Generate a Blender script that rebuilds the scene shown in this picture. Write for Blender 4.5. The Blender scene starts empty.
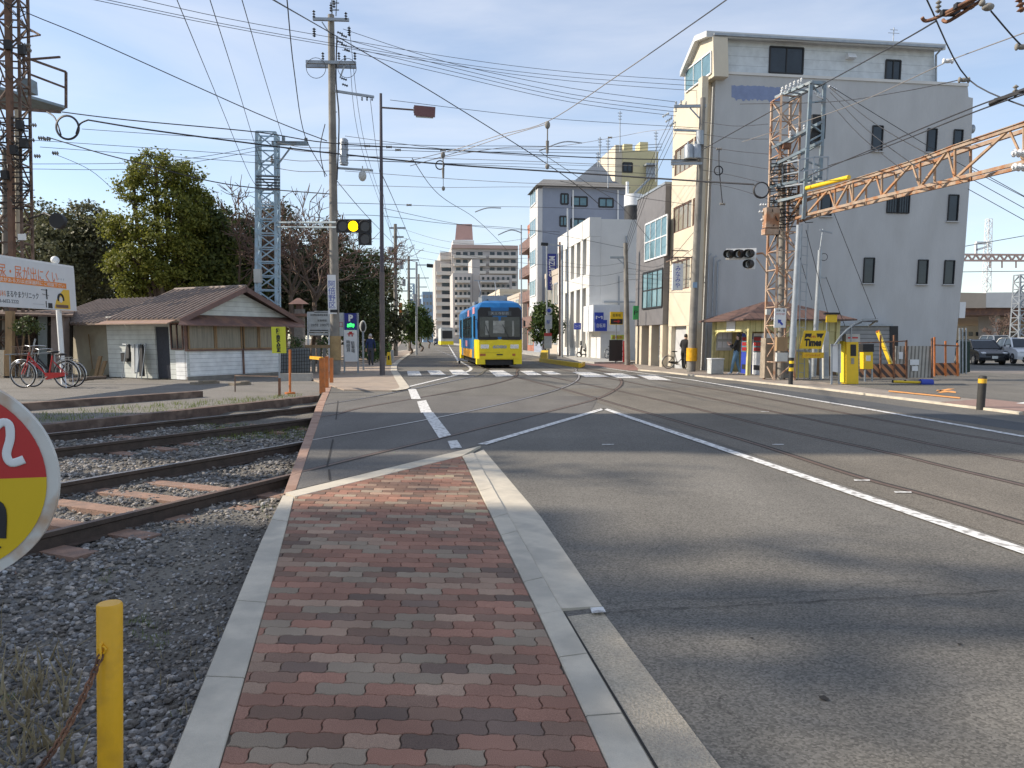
import bpy, math, random
from mathutils import Vector as V, Matrix
R = math.radians
random.seed(7)
SC = bpy.context.scene
COL = SC.collection
# ---------------------------------------------------------------- camera model
F = 770.0; PITCH = R(7.0); H = 1.6; HY = 338.0
YC = HY + F*math.tan(PITCH)
CP, SP = math.cos(PITCH), math.sin(PITCH)
TH = R(7.9)                                    # the street runs this much to the left of the view
SD = V((-math.sin(TH), math.cos(TH), 0)); RD = V((math.cos(TH), math.sin(TH), 0)); UP = V((0, 0, 1))
def ray(px, py):
    x = (px-512)/F; y = (YC-py)/F
    return V((x, CP+y*SP, -SP+y*CP))
def P(px, py, Y):
    d = ray(px, py); return V((0, 0, H)) + d*(Y/d.y)
def G(px, py, z=0.0):
    d = ray(px, py); return V((0, 0, H)) + d*((z-H)/d.z)
def T(px, py, t):
    d = ray(px, py); return V((0, 0, H)) + d*(t/d.dot(SD))
def N(px, py, n):
    d = ray(px, py); return V((0, 0, H)) + d*(n/d.dot(RD))
def W(n, t, z=0.0): return RD*n + SD*t + UP*z
def nt(p): return p.dot(RD), p.dot(SD)

# ---------------------------------------------------------------- materials
def _nt(name):
    m = bpy.data.materials.new(name); m.use_nodes = True
    nd, lk = m.node_tree.nodes, m.node_tree.links
    return m, nd, lk, nd['Principled BSDF']
def pm(name, col, rough=.7, var=.2, scale=4.0, metal=0.0, bump=0.0, bscale=60.0, spec=.5, stain=None, stain_amt=.5, stain_scale=2.0, coat=0.0, alpha=None, stretch=(1,1,1)):
    m, nd, lk, b = _nt(name)
    tc = nd.new('ShaderNodeTexCoord'); mp = nd.new('ShaderNodeMapping'); mp.inputs['Scale'].default_value = stretch
    lk.new(tc.outputs['Object'], mp.inputs['Vector'])
    n1 = nd.new('ShaderNodeTexNoise'); n1.inputs['Scale'].default_value = scale; n1.inputs['Detail'].default_value = 8; n1.inputs['Roughness'].default_value = .65
    lk.new(mp.outputs[0], n1.inputs['Vector'])
    mr = nd.new('ShaderNodeMapRange'); mr.inputs[1].default_value = .25; mr.inputs[2].default_value = .75
    mr.inputs[3].default_value = 1-var; mr.inputs[4].default_value = 1+var
    lk.new(n1.outputs[0], mr.inputs[0])
    vm = nd.new('ShaderNodeVectorMath'); vm.operation = 'SCALE'; vm.inputs[0].default_value = col[:3]
    lk.new(mr.outputs[0], vm.inputs['Scale'])
    src = vm.outputs[0]
    if stain:
        n2 = nd.new('ShaderNodeTexNoise'); n2.inputs['Scale'].default_value = stain_scale; n2.inputs['Detail'].default_value = 6
        lk.new(mp.outputs[0], n2.inputs['Vector'])
        m2 = nd.new('ShaderNodeMapRange'); m2.inputs[1].default_value = .48; m2.inputs[2].default_value = .62; m2.inputs[4].default_value = stain_amt
        lk.new(n2.outputs[0], m2.inputs[0])
        mx = nd.new('ShaderNodeMix'); mx.data_type = 'RGBA'; lk.new(m2.outputs[0], mx.inputs[0]); lk.new(src, mx.inputs[6]); mx.inputs[7].default_value = (*stain, 1)
        src = mx.outputs[2]
    lk.new(src, b.inputs['Base Color'])
    b.inputs['Roughness'].default_value = rough; b.inputs['Metallic'].default_value = metal; b.inputs['Specular IOR Level'].default_value = spec
    b.inputs['Coat Weight'].default_value = coat
    if bump:
        n3 = nd.new('ShaderNodeTexNoise'); n3.inputs['Scale'].default_value = bscale; n3.inputs['Detail'].default_value = 6
        lk.new(mp.outputs[0], n3.inputs['Vector'])
        bp = nd.new('ShaderNodeBump'); bp.inputs['Strength'].default_value = bump; bp.inputs['Distance'].default_value = .02
        lk.new(n3.outputs[0], bp.inputs['Height']); lk.new(bp.outputs[0], b.inputs['Normal'])
    return m
def glass_mat(name, col=(.03, .04, .05), rough=.08):
    m = pm(name, col, rough, .35, 1.3, spec=.45); return m
def asphalt_mat(name, base, agg=.5, warm=(1, .97, .92)):
    m, nd, lk, b = _nt(name)
    tc = nd.new('ShaderNodeTexCoord')
    vo = nd.new('ShaderNodeTexVoronoi'); vo.inputs['Scale'].default_value = 95; lk.new(tc.outputs['Object'], vo.inputs['Vector'])
    n0 = nd.new('ShaderNodeTexNoise'); n0.inputs['Scale'].default_value = 60; n0.inputs['Detail'].default_value = 5; lk.new(tc.outputs['Object'], n0.inputs['Vector'])
    n1 = nd.new('ShaderNodeTexNoise'); n1.inputs['Scale'].default_value = .35; n1.inputs['Detail'].default_value = 7; n1.inputs['Roughness'].default_value = .6
    lk.new(tc.outputs['Object'], n1.inputs['Vector'])
    a = nd.new('ShaderNodeMapRange'); a.inputs[1].default_value = 0; a.inputs[2].default_value = 1; a.inputs[3].default_value = 1-agg; a.inputs[4].default_value = 1+agg
    sep = nd.new('ShaderNodeSeparateColor'); lk.new(vo.outputs['Color'], sep.inputs[0]); 
    ad = nd.new('ShaderNodeMath'); ad.operation = 'ADD'; lk.new(sep.outputs[0], ad.inputs[0]); lk.new(n0.outputs[0], ad.inputs[1])
    hv = nd.new('ShaderNodeMath'); hv.operation = 'MULTIPLY'; hv.inputs[1].default_value = .5; lk.new(ad.outputs[0], hv.inputs[0])
    lk.new(hv.outputs[0], a.inputs[0])
    c = nd.new('ShaderNodeMapRange'); c.inputs[1].default_value = .3; c.inputs[2].default_value = .7; c.inputs[3].default_value = .82; c.inputs[4].default_value = 1.16
    lk.new(n1.outputs[0], c.inputs[0])
    mu = nd.new('ShaderNodeMath'); mu.operation = 'MULTIPLY'; lk.new(a.outputs[0], mu.inputs[0]); lk.new(c.outputs[0], mu.inputs[1])
    mpp = nd.new('ShaderNodeMapping'); mpp.inputs['Rotation'].default_value = (0, 0, -TH); mpp.inputs['Scale'].default_value = (1.3, .07, 1); lk.new(tc.outputs['Object'], mpp.inputs[0])
    nl = nd.new('ShaderNodeTexNoise'); nl.inputs['Scale'].default_value = 1.0; nl.inputs['Detail'].default_value = 6; lk.new(mpp.outputs[0], nl.inputs[0])
    rl = nd.new('ShaderNodeMapRange'); rl.inputs[1].default_value = .3; rl.inputs[2].default_value = .7; rl.inputs[3].default_value = .90; rl.inputs[4].default_value = 1.10; lk.new(nl.outputs[0], rl.inputs[0])
    mu2 = nd.new('ShaderNodeMath'); mu2.operation = 'MULTIPLY'; lk.new(mu.outputs[0], mu2.inputs[0]); lk.new(rl.outputs[0], mu2.inputs[1]); mu = mu2
    # cracks
    vc = nd.new('ShaderNodeTexVoronoi'); vc.feature = 'DISTANCE_TO_EDGE'; vc.inputs['Scale'].default_value = .28
    nw = nd.new('ShaderNodeTexNoise'); nw.inputs['Scale'].default_value = 1.6; nw.inputs['Detail'].default_value = 8; lk.new(tc.outputs['Object'], nw.inputs['Vector'])
    va = nd.new('ShaderNodeVectorMath'); va.operation = 'MULTIPLY_ADD'; va.inputs[1].default_value = (.9, .9, 0); lk.new(nw.outputs['Color'], va.inputs[0]); lk.new(tc.outputs['Object'], va.inputs[2])
    lk.new(va.outputs[0], vc.inputs['Vector'])
    cr = nd.new('ShaderNodeMapRange'); cr.inputs[1].default_value = 0.0; cr.inputs[2].default_value = .0018; cr.inputs[3].default_value = .72; cr.inputs[4].default_value = 1
    lk.new(vc.outputs[0], cr.inputs[0])
    m3 = nd.new('ShaderNodeMath'); m3.operation = 'MULTIPLY'; lk.new(mu.outputs[0], m3.inputs[0]); lk.new(cr.outputs[0], m3.inputs[1])
    vm = nd.new('ShaderNodeVectorMath'); vm.operation = 'SCALE'; vm.inputs[0].default_value = [base*w for w in warm]; lk.new(m3.outputs[0], vm.inputs['Scale'])
    lk.new(vm.outputs[0], b.inputs['Base Color'])
    b.inputs['Roughness'].default_value = .85; b.inputs['Specular IOR Level'].default_value = .3
    bp = nd.new('ShaderNodeBump'); bp.inputs['Strength'].default_value = .5; bp.inputs['Distance'].default_value = .008
    lk.new(hv.outputs[0], bp.inputs['Height']); lk.new(bp.outputs[0], b.inputs['Normal'])
    return m
def stripe_mat(name, c1, c2, scale, axis='X', rough=.6, duty=.5, metal=0.0):
    m, nd, lk, b = _nt(name)
    tc = nd.new('ShaderNodeTexCoord'); sx = nd.new('ShaderNodeSeparateXYZ'); lk.new(tc.outputs['Object'], sx.inputs[0])
    if axis == 'D':
        s = nd.new('ShaderNodeMath'); s.operation = 'ADD'; lk.new(sx.outputs['X'], s.inputs[0]); lk.new(sx.outputs['Z'], s.inputs[1]); o = s.outputs[0]
    else: o = sx.outputs[axis]
    mu = nd.new('ShaderNodeMath'); mu.operation = 'MULTIPLY'; mu.inputs[1].default_value = scale; lk.new(o, mu.inputs[0])
    fr = nd.new('ShaderNodeMath'); fr.operation = 'FRACT'; lk.new(mu.outputs[0], fr.inputs[0])
    gt = nd.new('ShaderNodeMath'); gt.operation = 'GREATER_THAN'; gt.inputs[1].default_value = duty; lk.new(fr.outputs[0], gt.inputs[0])
    mx = nd.new('ShaderNodeMix'); mx.data_type = 'RGBA'; lk.new(gt.outputs[0], mx.inputs[0]); mx.inputs[6].default_value = (*c1, 1); mx.inputs[7].default_value = (*c2, 1)
    n1 = nd.new('ShaderNodeTexNoise'); n1.inputs['Scale'].default_value = 3; n1.inputs['Detail'].default_value = 7; lk.new(tc.outputs['Object'], n1.inputs['Vector'])
    mr = nd.new('ShaderNodeMapRange'); mr.inputs[3].default_value = .7; mr.inputs[4].default_value = 1.3; lk.new(n1.outputs[0], mr.inputs[0])
    vm = nd.new('ShaderNodeVectorMath'); vm.operation = 'SCALE'; lk.new(mx.outputs[2], vm.inputs[0]); lk.new(mr.outputs[0], vm.inputs['Scale'])
    lk.new(vm.outputs[0], b.inputs['Base Color']); b.inputs['Roughness'].default_value = rough; b.inputs['Metallic'].default_value = metal
    return m
def attr_mat(name, rough=.85, bump=.5, bscale=220.0):
    """base colour from the mesh colour attribute 'tint' (each paver or stone its own colour) with fine grain"""
    m, nd, lk, b = _nt(name)
    at = nd.new('ShaderNodeAttribute'); at.attribute_name = 'tint'
    tc = nd.new('ShaderNodeTexCoord')
    n1 = nd.new('ShaderNodeTexNoise'); n1.inputs['Scale'].default_value = bscale; n1.inputs['Detail'].default_value = 4; lk.new(tc.outputs['Object'], n1.inputs['Vector'])
    n2 = nd.new('ShaderNodeTexNoise'); n2.inputs['Scale'].default_value = 1.7; n2.inputs['Detail'].default_value = 6; lk.new(tc.outputs['Object'], n2.inputs['Vector'])
    mr = nd.new('ShaderNodeMapRange'); mr.inputs[1].default_value = .25; mr.inputs[2].default_value = .75; mr.inputs[3].default_value = .6; mr.inputs[4].default_value = 1.4; lk.new(n1.outputs[0], mr.inputs[0])
    m2 = nd.new('ShaderNodeMapRange'); m2.inputs[1].default_value = .3; m2.inputs[2].default_value = .7; m2.inputs[3].default_value = .85; m2.inputs[4].default_value = 1.15; lk.new(n2.outputs[0], m2.inputs[0])
    mu = nd.new('ShaderNodeMath'); mu.operation = 'MULTIPLY'; lk.new(mr.outputs[0], mu.inputs[0]); lk.new(m2.outputs[0], mu.inputs[1])
    vm = nd.new('ShaderNodeVectorMath'); vm.operation = 'SCALE'; lk.new(at.outputs['Color'], vm.inputs[0]); lk.new(mu.outputs[0], vm.inputs['Scale'])
    lk.new(vm.outputs[0], b.inputs['Base Color']); b.inputs['Roughness'].default_value = rough; b.inputs['Specular IOR Level'].default_value = .3
    bp = nd.new('ShaderNodeBump'); bp.inputs['Strength'].default_value = bump; bp.inputs['Distance'].default_value = .004
    lk.new(n1.outputs[0], bp.inputs['Height']); lk.new(bp.outputs[0], b.inputs['Normal'])
    return m
def leaf_mat(name, c1, c2, trans=.35):
    m, nd, lk, b = _nt(name)
    gi = nd.new('ShaderNodeNewGeometry')
    mx = nd.new('ShaderNodeMix'); mx.data_type = 'RGBA'; lk.new(gi.outputs['Random Per Island'], mx.inputs[0]); mx.inputs[6].default_value = (*c1, 1); mx.inputs[7].default_value = (*c2, 1)
    lk.new(mx.outputs[2], b.inputs['Base Color']); b.inputs['Roughness'].default_value = .55; b.inputs['Specular IOR Level'].default_value = .3
    tr = nd.new('ShaderNodeBsdfTranslucent'); lk.new(mx.outputs[2], tr.inputs['Color'])
    ms = nd.new('ShaderNodeMixShader'); ms.inputs[0].default_value = trans
    lk.new(b.outputs[0], ms.inputs[1]); lk.new(tr.outputs[0], ms.inputs[2]); lk.new(ms.outputs[0], nd['Material Output'].inputs['Surface'])
    return m
def emit_mat(name, col, s):
    m, nd, lk, b = _nt(name); b.inputs['Base Color'].default_value = (*col, 1)
    b.inputs['Emission Color'].default_value = (*col, 1); b.inputs['Emission Strength'].default_value = s
    return m
M = {
 'asphalt': asphalt_mat('asphalt', .15, .75, (1.03, .96, .84)), 'asphalt_tram': asphalt_mat('tramway asphalt', .15, .8, (1.07, .95, .78)), 'asphalt_new': asphalt_mat('newer asphalt', .09, .5, (.95, .98, 1.02)),
 'asphalt_patch': asphalt_mat('crossing asphalt', .14, .6, (1.02, .95, .86)), 'paint': pm('white road paint', (.72, .71, .68), .7, .22, 9, bump=.3, stain=(.22, .20, .18), stain_amt=.8, stain_scale=11),
 'paint_orange': pm('orange road paint', (.75, .34, .10), .7, .3, 9), 'concrete': pm('concrete', (.40, .385, .35), .85, .16, 5, bump=.35, bscale=90, stain=(.27, .26, .23), stain_amt=.4, stain_scale=3),
 'kerb': pm('kerb concrete', (.56, .50, .40), .85, .12, 8, bump=.3, bscale=140, stain=(.30, .28, .24), stain_amt=.45, stain_scale=2.2),
 'gutter': pm('gutter concrete', (.48, .41, .31), .9, .45, 70, bump=.8, bscale=90, stain=(.27, .25, .22), stain_amt=.5, stain_scale=2.5),
 'dirt': pm('dirt', (.15, .13, .11), .95, .3, 1.2, bump=.6, bscale=20), 'gravel_lot': pm('gravel lot', (.20, .185, .165), .95, .45, 26, bump=.9, bscale=60, stain=(.15, .14, .12), stain_amt=.5, stain_scale=.7),
 'rust': pm('rusty steel', (.24, .12, .07), .85, .45, 9, bump=.3, stain=(.10, .05, .035), stain_amt=.8, stain_scale=5), 'rust_strip': pm('rust stained kerb', (.36, .23, .17), .85, .25, 6, bump=.3, stain=(.22, .12, .08), stain_amt=.6, stain_scale=3),
 'rail_side': pm('dark rail steel', (.07, .048, .036), .8, .4, 8, bump=.2), 'rail_top': pm('polished rail head', (.42, .38, .36), .35, .2, 20, metal=.9), 'rail_worn': pm('rusty rail head', (.15, .10, .075), .6, .3, 20, metal=.3),
 'groove': pm('groove dirt', (.035, .030, .026), .95, .3, 10), 'sleeper': pm('rust red concrete sleeper', (.29, .18, .13), .9, .3, 7, bump=.5, stain=(.16, .12, .10), stain_amt=.5, stain_scale=6),
 'paver': attr_mat('interlocking paver', .9, .5, 260), 'stone': attr_mat('ballast stone', .85, .5, 60), 'joint': pm('joint sand', (.11, .09, .07), .95, .3, 40),
 'grayrust': pm('painted lattice, rusting', (.42, .31, .23), .75, .35, 3, bump=.2, stain=(.33, .14, .06), stain_amt=.8, stain_scale=2.4), 'galv': pm('galvanised steel', (.34, .37, .40), .5, .2, 4, metal=.5), 'galv_blue': pm('blue grey painted steel', (.22, .28, .32), .55, .2, 5, metal=.2, stain=(.2, .19, .18), stain_amt=.5, stain_scale=4),
 'darkrust': pm('dark rusted steel', (.12, .08, .062), .85, .45, 5, stain=(.24, .17, .13), stain_amt=.7, stain_scale=3), 'conc_pole': pm('weathered pole concrete', (.25, .235, .21), .9, .22, 3, bump=.3, stain=(.15, .14, .13), stain_amt=.6, stain_scale=1.2),
 'white': pm('white paint', (.74, .75, .75), .55, .08, 3), 'dirty_white': pm('dirty white board', (.52, .53, .51), .7, .16, 2, stain=(.36, .35, .31), stain_amt=.5, stain_scale=1.5), 'black': pm('black rubber', (.02, .02, .022), .6, .2, 5), 'wire': pm('wire sheath', (.035, .035, .04), .6, .1, 1),
 'wire_pale': pm('bare wire', (.30, .27, .24), .5, .1, 1, metal=.4), 'glass': glass_mat('window glass'), 'glass_blue': glass_mat('blue window glass', (.12, .22, .26), .1), 'glass_curtain': pm('window with curtain', (.27, .25, .20), .25, .4, 3, stretch=(5, 5, .3)),
 'yellow': pm('yellow paint', (.80, .53, .02), .45, .1, 3), 'yel_post': pm('yellow post paint', (.80, .42, .012), .42, .12, 5, stain=(.5, .25, .02), stain_amt=.4, stain_scale=9, bump=.08), 'orange': pm('orange paint', (.55, .17, .04), .6, .25, 4, stain=(.3, .12, .05), stain_amt=.5, stain_scale=5),
 'red': pm('red paint', (.48, .03, .03), .4, .1, 3), 'green': pm('green paint', (.05, .35, .1), .5, .1, 3), 'blue': pm('sign blue', (.03, .06, .38), .45, .1, 3), 'navy': pm('dark blue', (.02, .03, .22), .45, .1, 3),
 'tram_blue': pm('tram blue', (.006, .125, .36), .4, .12, 2), 'tram_yellow': pm('tram yellow', (.84, .67, .012), .4, .10, 2), 'tram_orange': pm('tram orange', (.80, .38, .03), .4, .15, 6),
 'cream': pm('cream render', (.60, .535, .42), .85, .07, 1.2, bump=.15, stain=(.55, .47, .34), stain_amt=.3, stain_scale=.5), 'gray_render': pm('grey render', (.48, .485, .485), .9, .10, .9, bump=.35, bscale=14, stain=(.43, .43, .42), stain_amt=.35, stain_scale=.8, stretch=(1.1, 1.1, .35)), 'blue_patch': pm('blue paint patch', (.22, .27, .42), .8, .12, 3),
 'gray_tile': pm('dark grey tile', (.16, .155, .16), .7, .14, 2), 'white_render': pm('white render', (.66, .65, .62), .8, .06, .6, stain=(.52, .51, .48), stain_amt=.35, stain_scale=.4), 'bluegray': pm('blue grey cladding', (.26, .29, .36), .8, .1, .7), 'yellow_render': pm('pale yellow render', (.62, .55, .33), .85, .08, .6),
 'brick_red': pm('red brown cladding', (.36, .15, .10), .85, .2, 1), 'beige_far': pm('beige far wall', (.46, .40, .33), .85, .1, .2), 'pinkish': pm('pink beige wall', (.50, .36, .31), .85, .1, .2), 'apt_wall': pm('apartment wall', (.50, .46, .43), .85, .12, .2), 'apt_light': pm('apartment balcony wall', (.66, .61, .54), .85, .08, .3), 'bluefar': pm('far blue building', (.25, .36, .48), .7, .1, .3),
 'pink_dark': pm('dark pink cladding', (.52, .33, .29), .8, .1, .3), 'roof_tile': stripe_mat('brown tile roof', (.10, .075, .065), (.27, .21, .18), 3.6, 'Y', .6, .62), 'brown': pm('brown tin', (.15, .085, .07), .6, .25, 3, stain=(.30, .16, .10), stain_amt=.5, stain_scale=2), 'awning_lit': pm('sunlit brown tin', (.27, .17, .12), .55, .2, 3, stain=(.36, .24, .15), stain_amt=.5, stain_scale=2),  # awning_lit: brown tin, lighter because sunlight is put into its colour
 'siding': stripe_mat('pale siding', (.60, .63, .60), (.30, .31, .30), 5.2, 'Z', .7, .93), 'siding_white': stripe_mat('white siding', (.80, .82, .82), (.38, .40, .42), 6.2, 'Z', .65, .92), 'attic_siding': stripe_mat('attic siding', (.60, .64, .66), (.42, .45, .47), 2.4, 'Z', .65, .95), 'shutter': stripe_mat('grey corrugated shed', (.30, .30, .30), (.15, .15, .15), 5, 'Z', .6, .8, .3), 'fence_zinc': stripe_mat('corrugated sheet', (.42, .40, .36), (.18, .17, .15), 7, 'X', .6, .6, .2), 'stripe_warn': stripe_mat('warning stripes', (.50, .22, .10), (.09, .06, .05), 3.1, 'D', .7, .5),
 'shelter_yellow': stripe_mat('yellow boards', (.60, .54, .26), (.30, .28, .10), 4.0, 'X', .65, .9), 'shelter_roof': stripe_mat('shelter tin roof', (.13, .075, .06), (.08, .05, .04), 3.0, 'X', .55, .85), 'wood': pm('old wood', (.33, .22, .12), .85, .3, 4, stretch=(1, 1, .3)), 'wood_gray': pm('grey wood', (.26, .22, .17), .9, .3, 4), 'stone_gray': pm('grey stone', (.22, .21, .19), .95, .25, 6, bump=.4),
 'skin': pm('skin', (.50, .32, .24), .6, .05, 3), 'hair': pm('dark hair', (.02, .016, .014), .6, .2, 30), 'hair_gray': pm('grey hair', (.45, .43, .42), .7, .2, 30), 'navy_cloth': pm('navy cloth', (.02, .035, .10), .9, .2, 12), 'black_cloth': pm('black cloth', (.018, .018, .02), .9, .2, 12), 'jeans': pm('blue jeans', (.10, .19, .30), .9, .2, 12), 'gray_cloth': pm('grey trousers', (.05, .055, .07), .9, .2, 12), 'shoe_white': pm('white shoe', (.6, .6, .6), .7, .1, 5),
 'car_white': pm('white car paint', (.70, .71, .72), .25, .04, 1, coat=.6), 'car_black': pm('black car paint', (.015, .017, .022), .2, .04, 1, coat=.6), 'light_lens': pm('lamp lens', (.75, .76, .78), .15, .05, 4), 'plate': pm('number plate', (.75, .76, .72), .5, .05, 4), 'chrome': pm('bright metal', (.6, .6, .6), .25, .05, 4, metal=.9),
 'signal_yellow': emit_mat('lit amber lamp', (1.0, .62, .0), 2.6), 'signal_off': pm('unlit lamp lens', (.05, .045, .045), .25, .2, 9), 'signal_amber_off': pm('unlit amber lens', (.20, .08, .01), .3, .2, 9), 'led_green': emit_mat('green display', (.05, 1.0, .15), 1.4),
 'bark': pm('bark', (.12, .09, .07), .95, .3, 6, bump=.5, stretch=(1, 1, .3)), 'twig': pm('bare twig bark', (.15, .10, .08), .95, .2, 6),
 'leaf_lit': leaf_mat('yellow green leaves', (.085, .105, .018), (.27, .27, .05)), 'leaf_dark': leaf_mat('dark evergreen leaves', (.030, .048, .016), (.10, .125, .038), .25), 'leaf_wood': leaf_mat('wood leaves', (.030, .038, .018), (.10, .105, .05), .25), 'leaf_hedge': leaf_mat('hedge leaves', (.02, .05, .015), (.07, .12, .03)), 'leaf_street': leaf_mat('street tree leaves', (.025, .055, .015), (.09, .13, .03)), 'leaf_dull': leaf_mat('dull grey green leaves', (.07, .075, .042), (.18, .18, .09)), 'grass': leaf_mat('weed green', (.08, .12, .02), (.22, .26, .06)), 'straw': leaf_mat('dry straw', (.22, .17, .09), (.40, .33, .20)),  # leaf_lit: sunlight on the big crown is put into its colour
}
# ---------------------------------------------------------------- mesh builder
BASE = {}
class MB:
    def __init__(s): s.v = []; s.f = []; s.m = []; s.sm = []; s.tint = None
    def add(s, vs, fs, mi=0, smooth=False):
        o = len(s.v); s.v += [tuple(v) for v in vs]
        for f in fs: s.f.append(tuple(i+o for i in f)); s.m.append(mi); s.sm.append(smooth)
    def hexa(s, a, b, mi=0):
        """a: four lower/front points, b: the four matching ones"""
        s.add(list(a)+list(b), [(3, 2, 1, 0), (4, 5, 6, 7), (0, 1, 5, 4), (1, 2, 6, 5), (2, 3, 7, 6), (3, 0, 4, 7)], mi)
    def box(s, c, sz, ax=None, mi=0):
        X, Y, Z = ax if ax else (V((1, 0, 0)), V((0, 1, 0)), V((0, 0, 1)))
        c = V(c); X = X*sz[0]/2; Y = Y*sz[1]/2; Z = Z*sz[2]/2
        s.hexa([c-X-Y-Z, c+X-Y-Z, c+X+Y-Z, c-X+Y-Z], [c-X-Y+Z, c+X-Y+Z, c+X+Y+Z, c-X+Y+Z], mi)
    def sbox(s, n0, n1, t0, t1, z0, z1, mi=0):
        s.hexa([W(n0, t0, z0), W(n1, t0, z0), W(n1, t1, z0), W(n0, t1, z0)], [W(n0, t0, z1), W(n1, t0, z1), W(n1, t1, z1), W(n0, t1, z1)], mi)
    def bar(s, a, b, w, h=None, mi=0, up=UP):
        a, b = V(a), V(b); h = h or w; d = (b-a)
        if d.length < 1e-6: return
        d.normalize(); x = d.cross(up)
        if x.length < 1e-3: x = d.cross(V((1, 0, 0)))
        x.normalize(); y = x.cross(d).normalized(); x = x*w/2; y = y*h/2
        s.hexa([a-x-y, a+x-y, a+x+y, a-x+y], [b-x-y, b+x-y, b+x+y, b-x+y], mi)
    def tube(s, pts, r, seg=8, mi=0, cap=True, smooth=True):
        pts = [V(p) for p in pts]; n = len(pts)
        rr = r if isinstance(r, (list, tuple)) else [r]*n
        vs = []; prev = None
        for i, p in enumerate(pts):
            d = (pts[min(i+1, n-1)]-pts[max(i-1, 0)])
            if d.length < 1e-9: d = V((0, 0, 1))
            d.normalize()
            if prev is None:
                x = d.cross(UP)
                if x.length < 1e-2: x = d.cross(V((1, 0, 0)))
            else: x = prev - d*prev.dot(d)
            x.normalize(); prev = x; y = d.cross(x)
            for k in range(seg):
                a = 2*math.pi*k/seg; vs.append(p+(x*math.cos(a)+y*math.sin(a))*rr[i])
        fs = [(i*seg+k, i*seg+(k+1) % seg, (i+1)*seg+(k+1) % seg, (i+1)*seg+k) for i in range(n-1) for k in range(seg)]
        s.add(vs, fs, mi, smooth)
        if cap: s.add(vs[:seg], [tuple(range(seg))[::-1]], mi); s.add(vs[-seg:], [tuple(range(seg))], mi)
    def ball(s, c, r, seg=10, rings=6, mi=0):
        c = V(c); r = V(r) if not isinstance(r, (int, float)) else V((r, r, r)); vs = [c+V((0, 0, r.z))]
        for i in range(1, rings):
            a = math.pi*i/rings
            for k in range(seg):
                b = 2*math.pi*k/seg; vs.append(c+V((r.x*math.sin(a)*math.cos(b), r.y*math.sin(a)*math.sin(b), r.z*math.cos(a))))
        vs.append(c-V((0, 0, r.z))); fs = [(0, 1+k, 1+(k+1) % seg) for k in range(seg)]
        for i in range(rings-2):
            for k in range(seg): fs.append((1+i*seg+k, 1+(i+1)*seg+k, 1+(i+1)*seg+(k+1) % seg, 1+i*seg+(k+1) % seg))
        L = len(vs)-1; o = 1+(rings-2)*seg; fs += [(L, o+(k+1) % seg, o+k) for k in range(seg)]
        s.add(vs, fs, mi, True)
    def prism(s, pts, ext, mi=0):
        pts = [V(p) for p in pts]; n = len(pts); ext = V(ext); q = [p+ext for p in pts]
        s.add(pts+q, [tuple(range(n))[::-1], tuple(range(n, 2*n))]+[(i, (i+1) % n, n+(i+1) % n, n+i) for i in range(n)], mi)
    def sheet(s, pts, mi=0):
        s.add(pts, [tuple(range(len(pts)))], mi)
    def ring(s, c, ax, ay, r, rt, seg=20, sec=6, mi=0):
        pts = [V(c)+(V(ax)*math.cos(2*math.pi*i/seg)+V(ay)*math.sin(2*math.pi*i/seg))*r for i in range(seg+1)]
        s.tube(pts, rt, sec, mi, cap=False)
    def disc(s, c, ax, ay, r, thick, seg=28, mi=0):
        c = V(c); ax = V(ax); ay = V(ay); pts = [c+(ax*math.cos(2*math.pi*i/seg)+ay*math.sin(2*math.pi*i/seg))*r for i in range(seg)]
        s.prism(pts, ax.cross(ay)*thick, mi)
    def build(s, name, mat, parent=None, base=None, hide=False):
        if not s.v: return None
        if parent is not None: b = BASE[parent.name]
        else:
            if base is None:
                n = len(s.v); b = V((sum(v[0] for v in s.v)/n, sum(v[1] for v in s.v)/n, min(v[2] for v in s.v)))
            else: b = V(base)
        me = bpy.data.meshes.new(name); me.from_pydata([(v[0]-b[0], v[1]-b[1], v[2]-b[2]) for v in s.v], [], s.f)
        mats = mat if isinstance(mat, (list, tuple)) else [mat]
        for x in mats: me.materials.append(M[x] if isinstance(x, str) else x)
        me.polygons.foreach_set('material_index', s.m); me.polygons.foreach_set('use_smooth', s.sm)
        if s.tint is not None:
            at = me.color_attributes.new('tint', 'FLOAT_COLOR', 'CORNER'); buf = []
            for p, t in zip(me.polygons, s.tint): buf += [t[0], t[1], t[2], 1.0]*p.loop_total
            at.data.foreach_set('color', buf)
        me.update(); o = bpy.data.objects.new(name, me); COL.objects.link(o)
        if parent is not None: o.parent = parent
        else: o.location = b
        BASE[o.name] = b
        return o
def tag(o, label=None, cat=None, group=None, kind=None):
    if label: o['label'] = label
    if cat: o['category'] = cat
    if group: o['group'] = group
    if kind: o['kind'] = kind
    return o
def thing(name, label, cat, loc=(0, 0, 0), group=None):
    o = bpy.data.objects.new(name, None); COL.objects.link(o); o.location = loc; o.empty_display_size = .3
    BASE[o.name] = V(loc); return tag(o, label, cat, group)
def place(o, loc, rz=0, rx=0, ry=0, s=1):
    o.location = loc; o.rotation_euler = (rx, ry, rz); o.scale = (s, s, s)
def struct(name, mb, mat, base=None): return tag(mb.build(name, mat, base=base), kind='structure')
def solo(name, mb, mat, label, cat, group=None, base=None): return tag(mb.build(name, mat, base=base), label, cat, group)
def quick(name, mat, parent, fn):
    m = MB(); fn(m); return m.build(name, mat, parent)
def kids(o): return [c for c in bpy.data.objects if c.parent == o]
def copy_tree(o, parent=None):
    c = o.copy(); COL.objects.link(c); c.parent = parent; BASE[c.name] = BASE[o.name]
    for ch in kids(o): copy_tree(ch, c)
    return c
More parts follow.
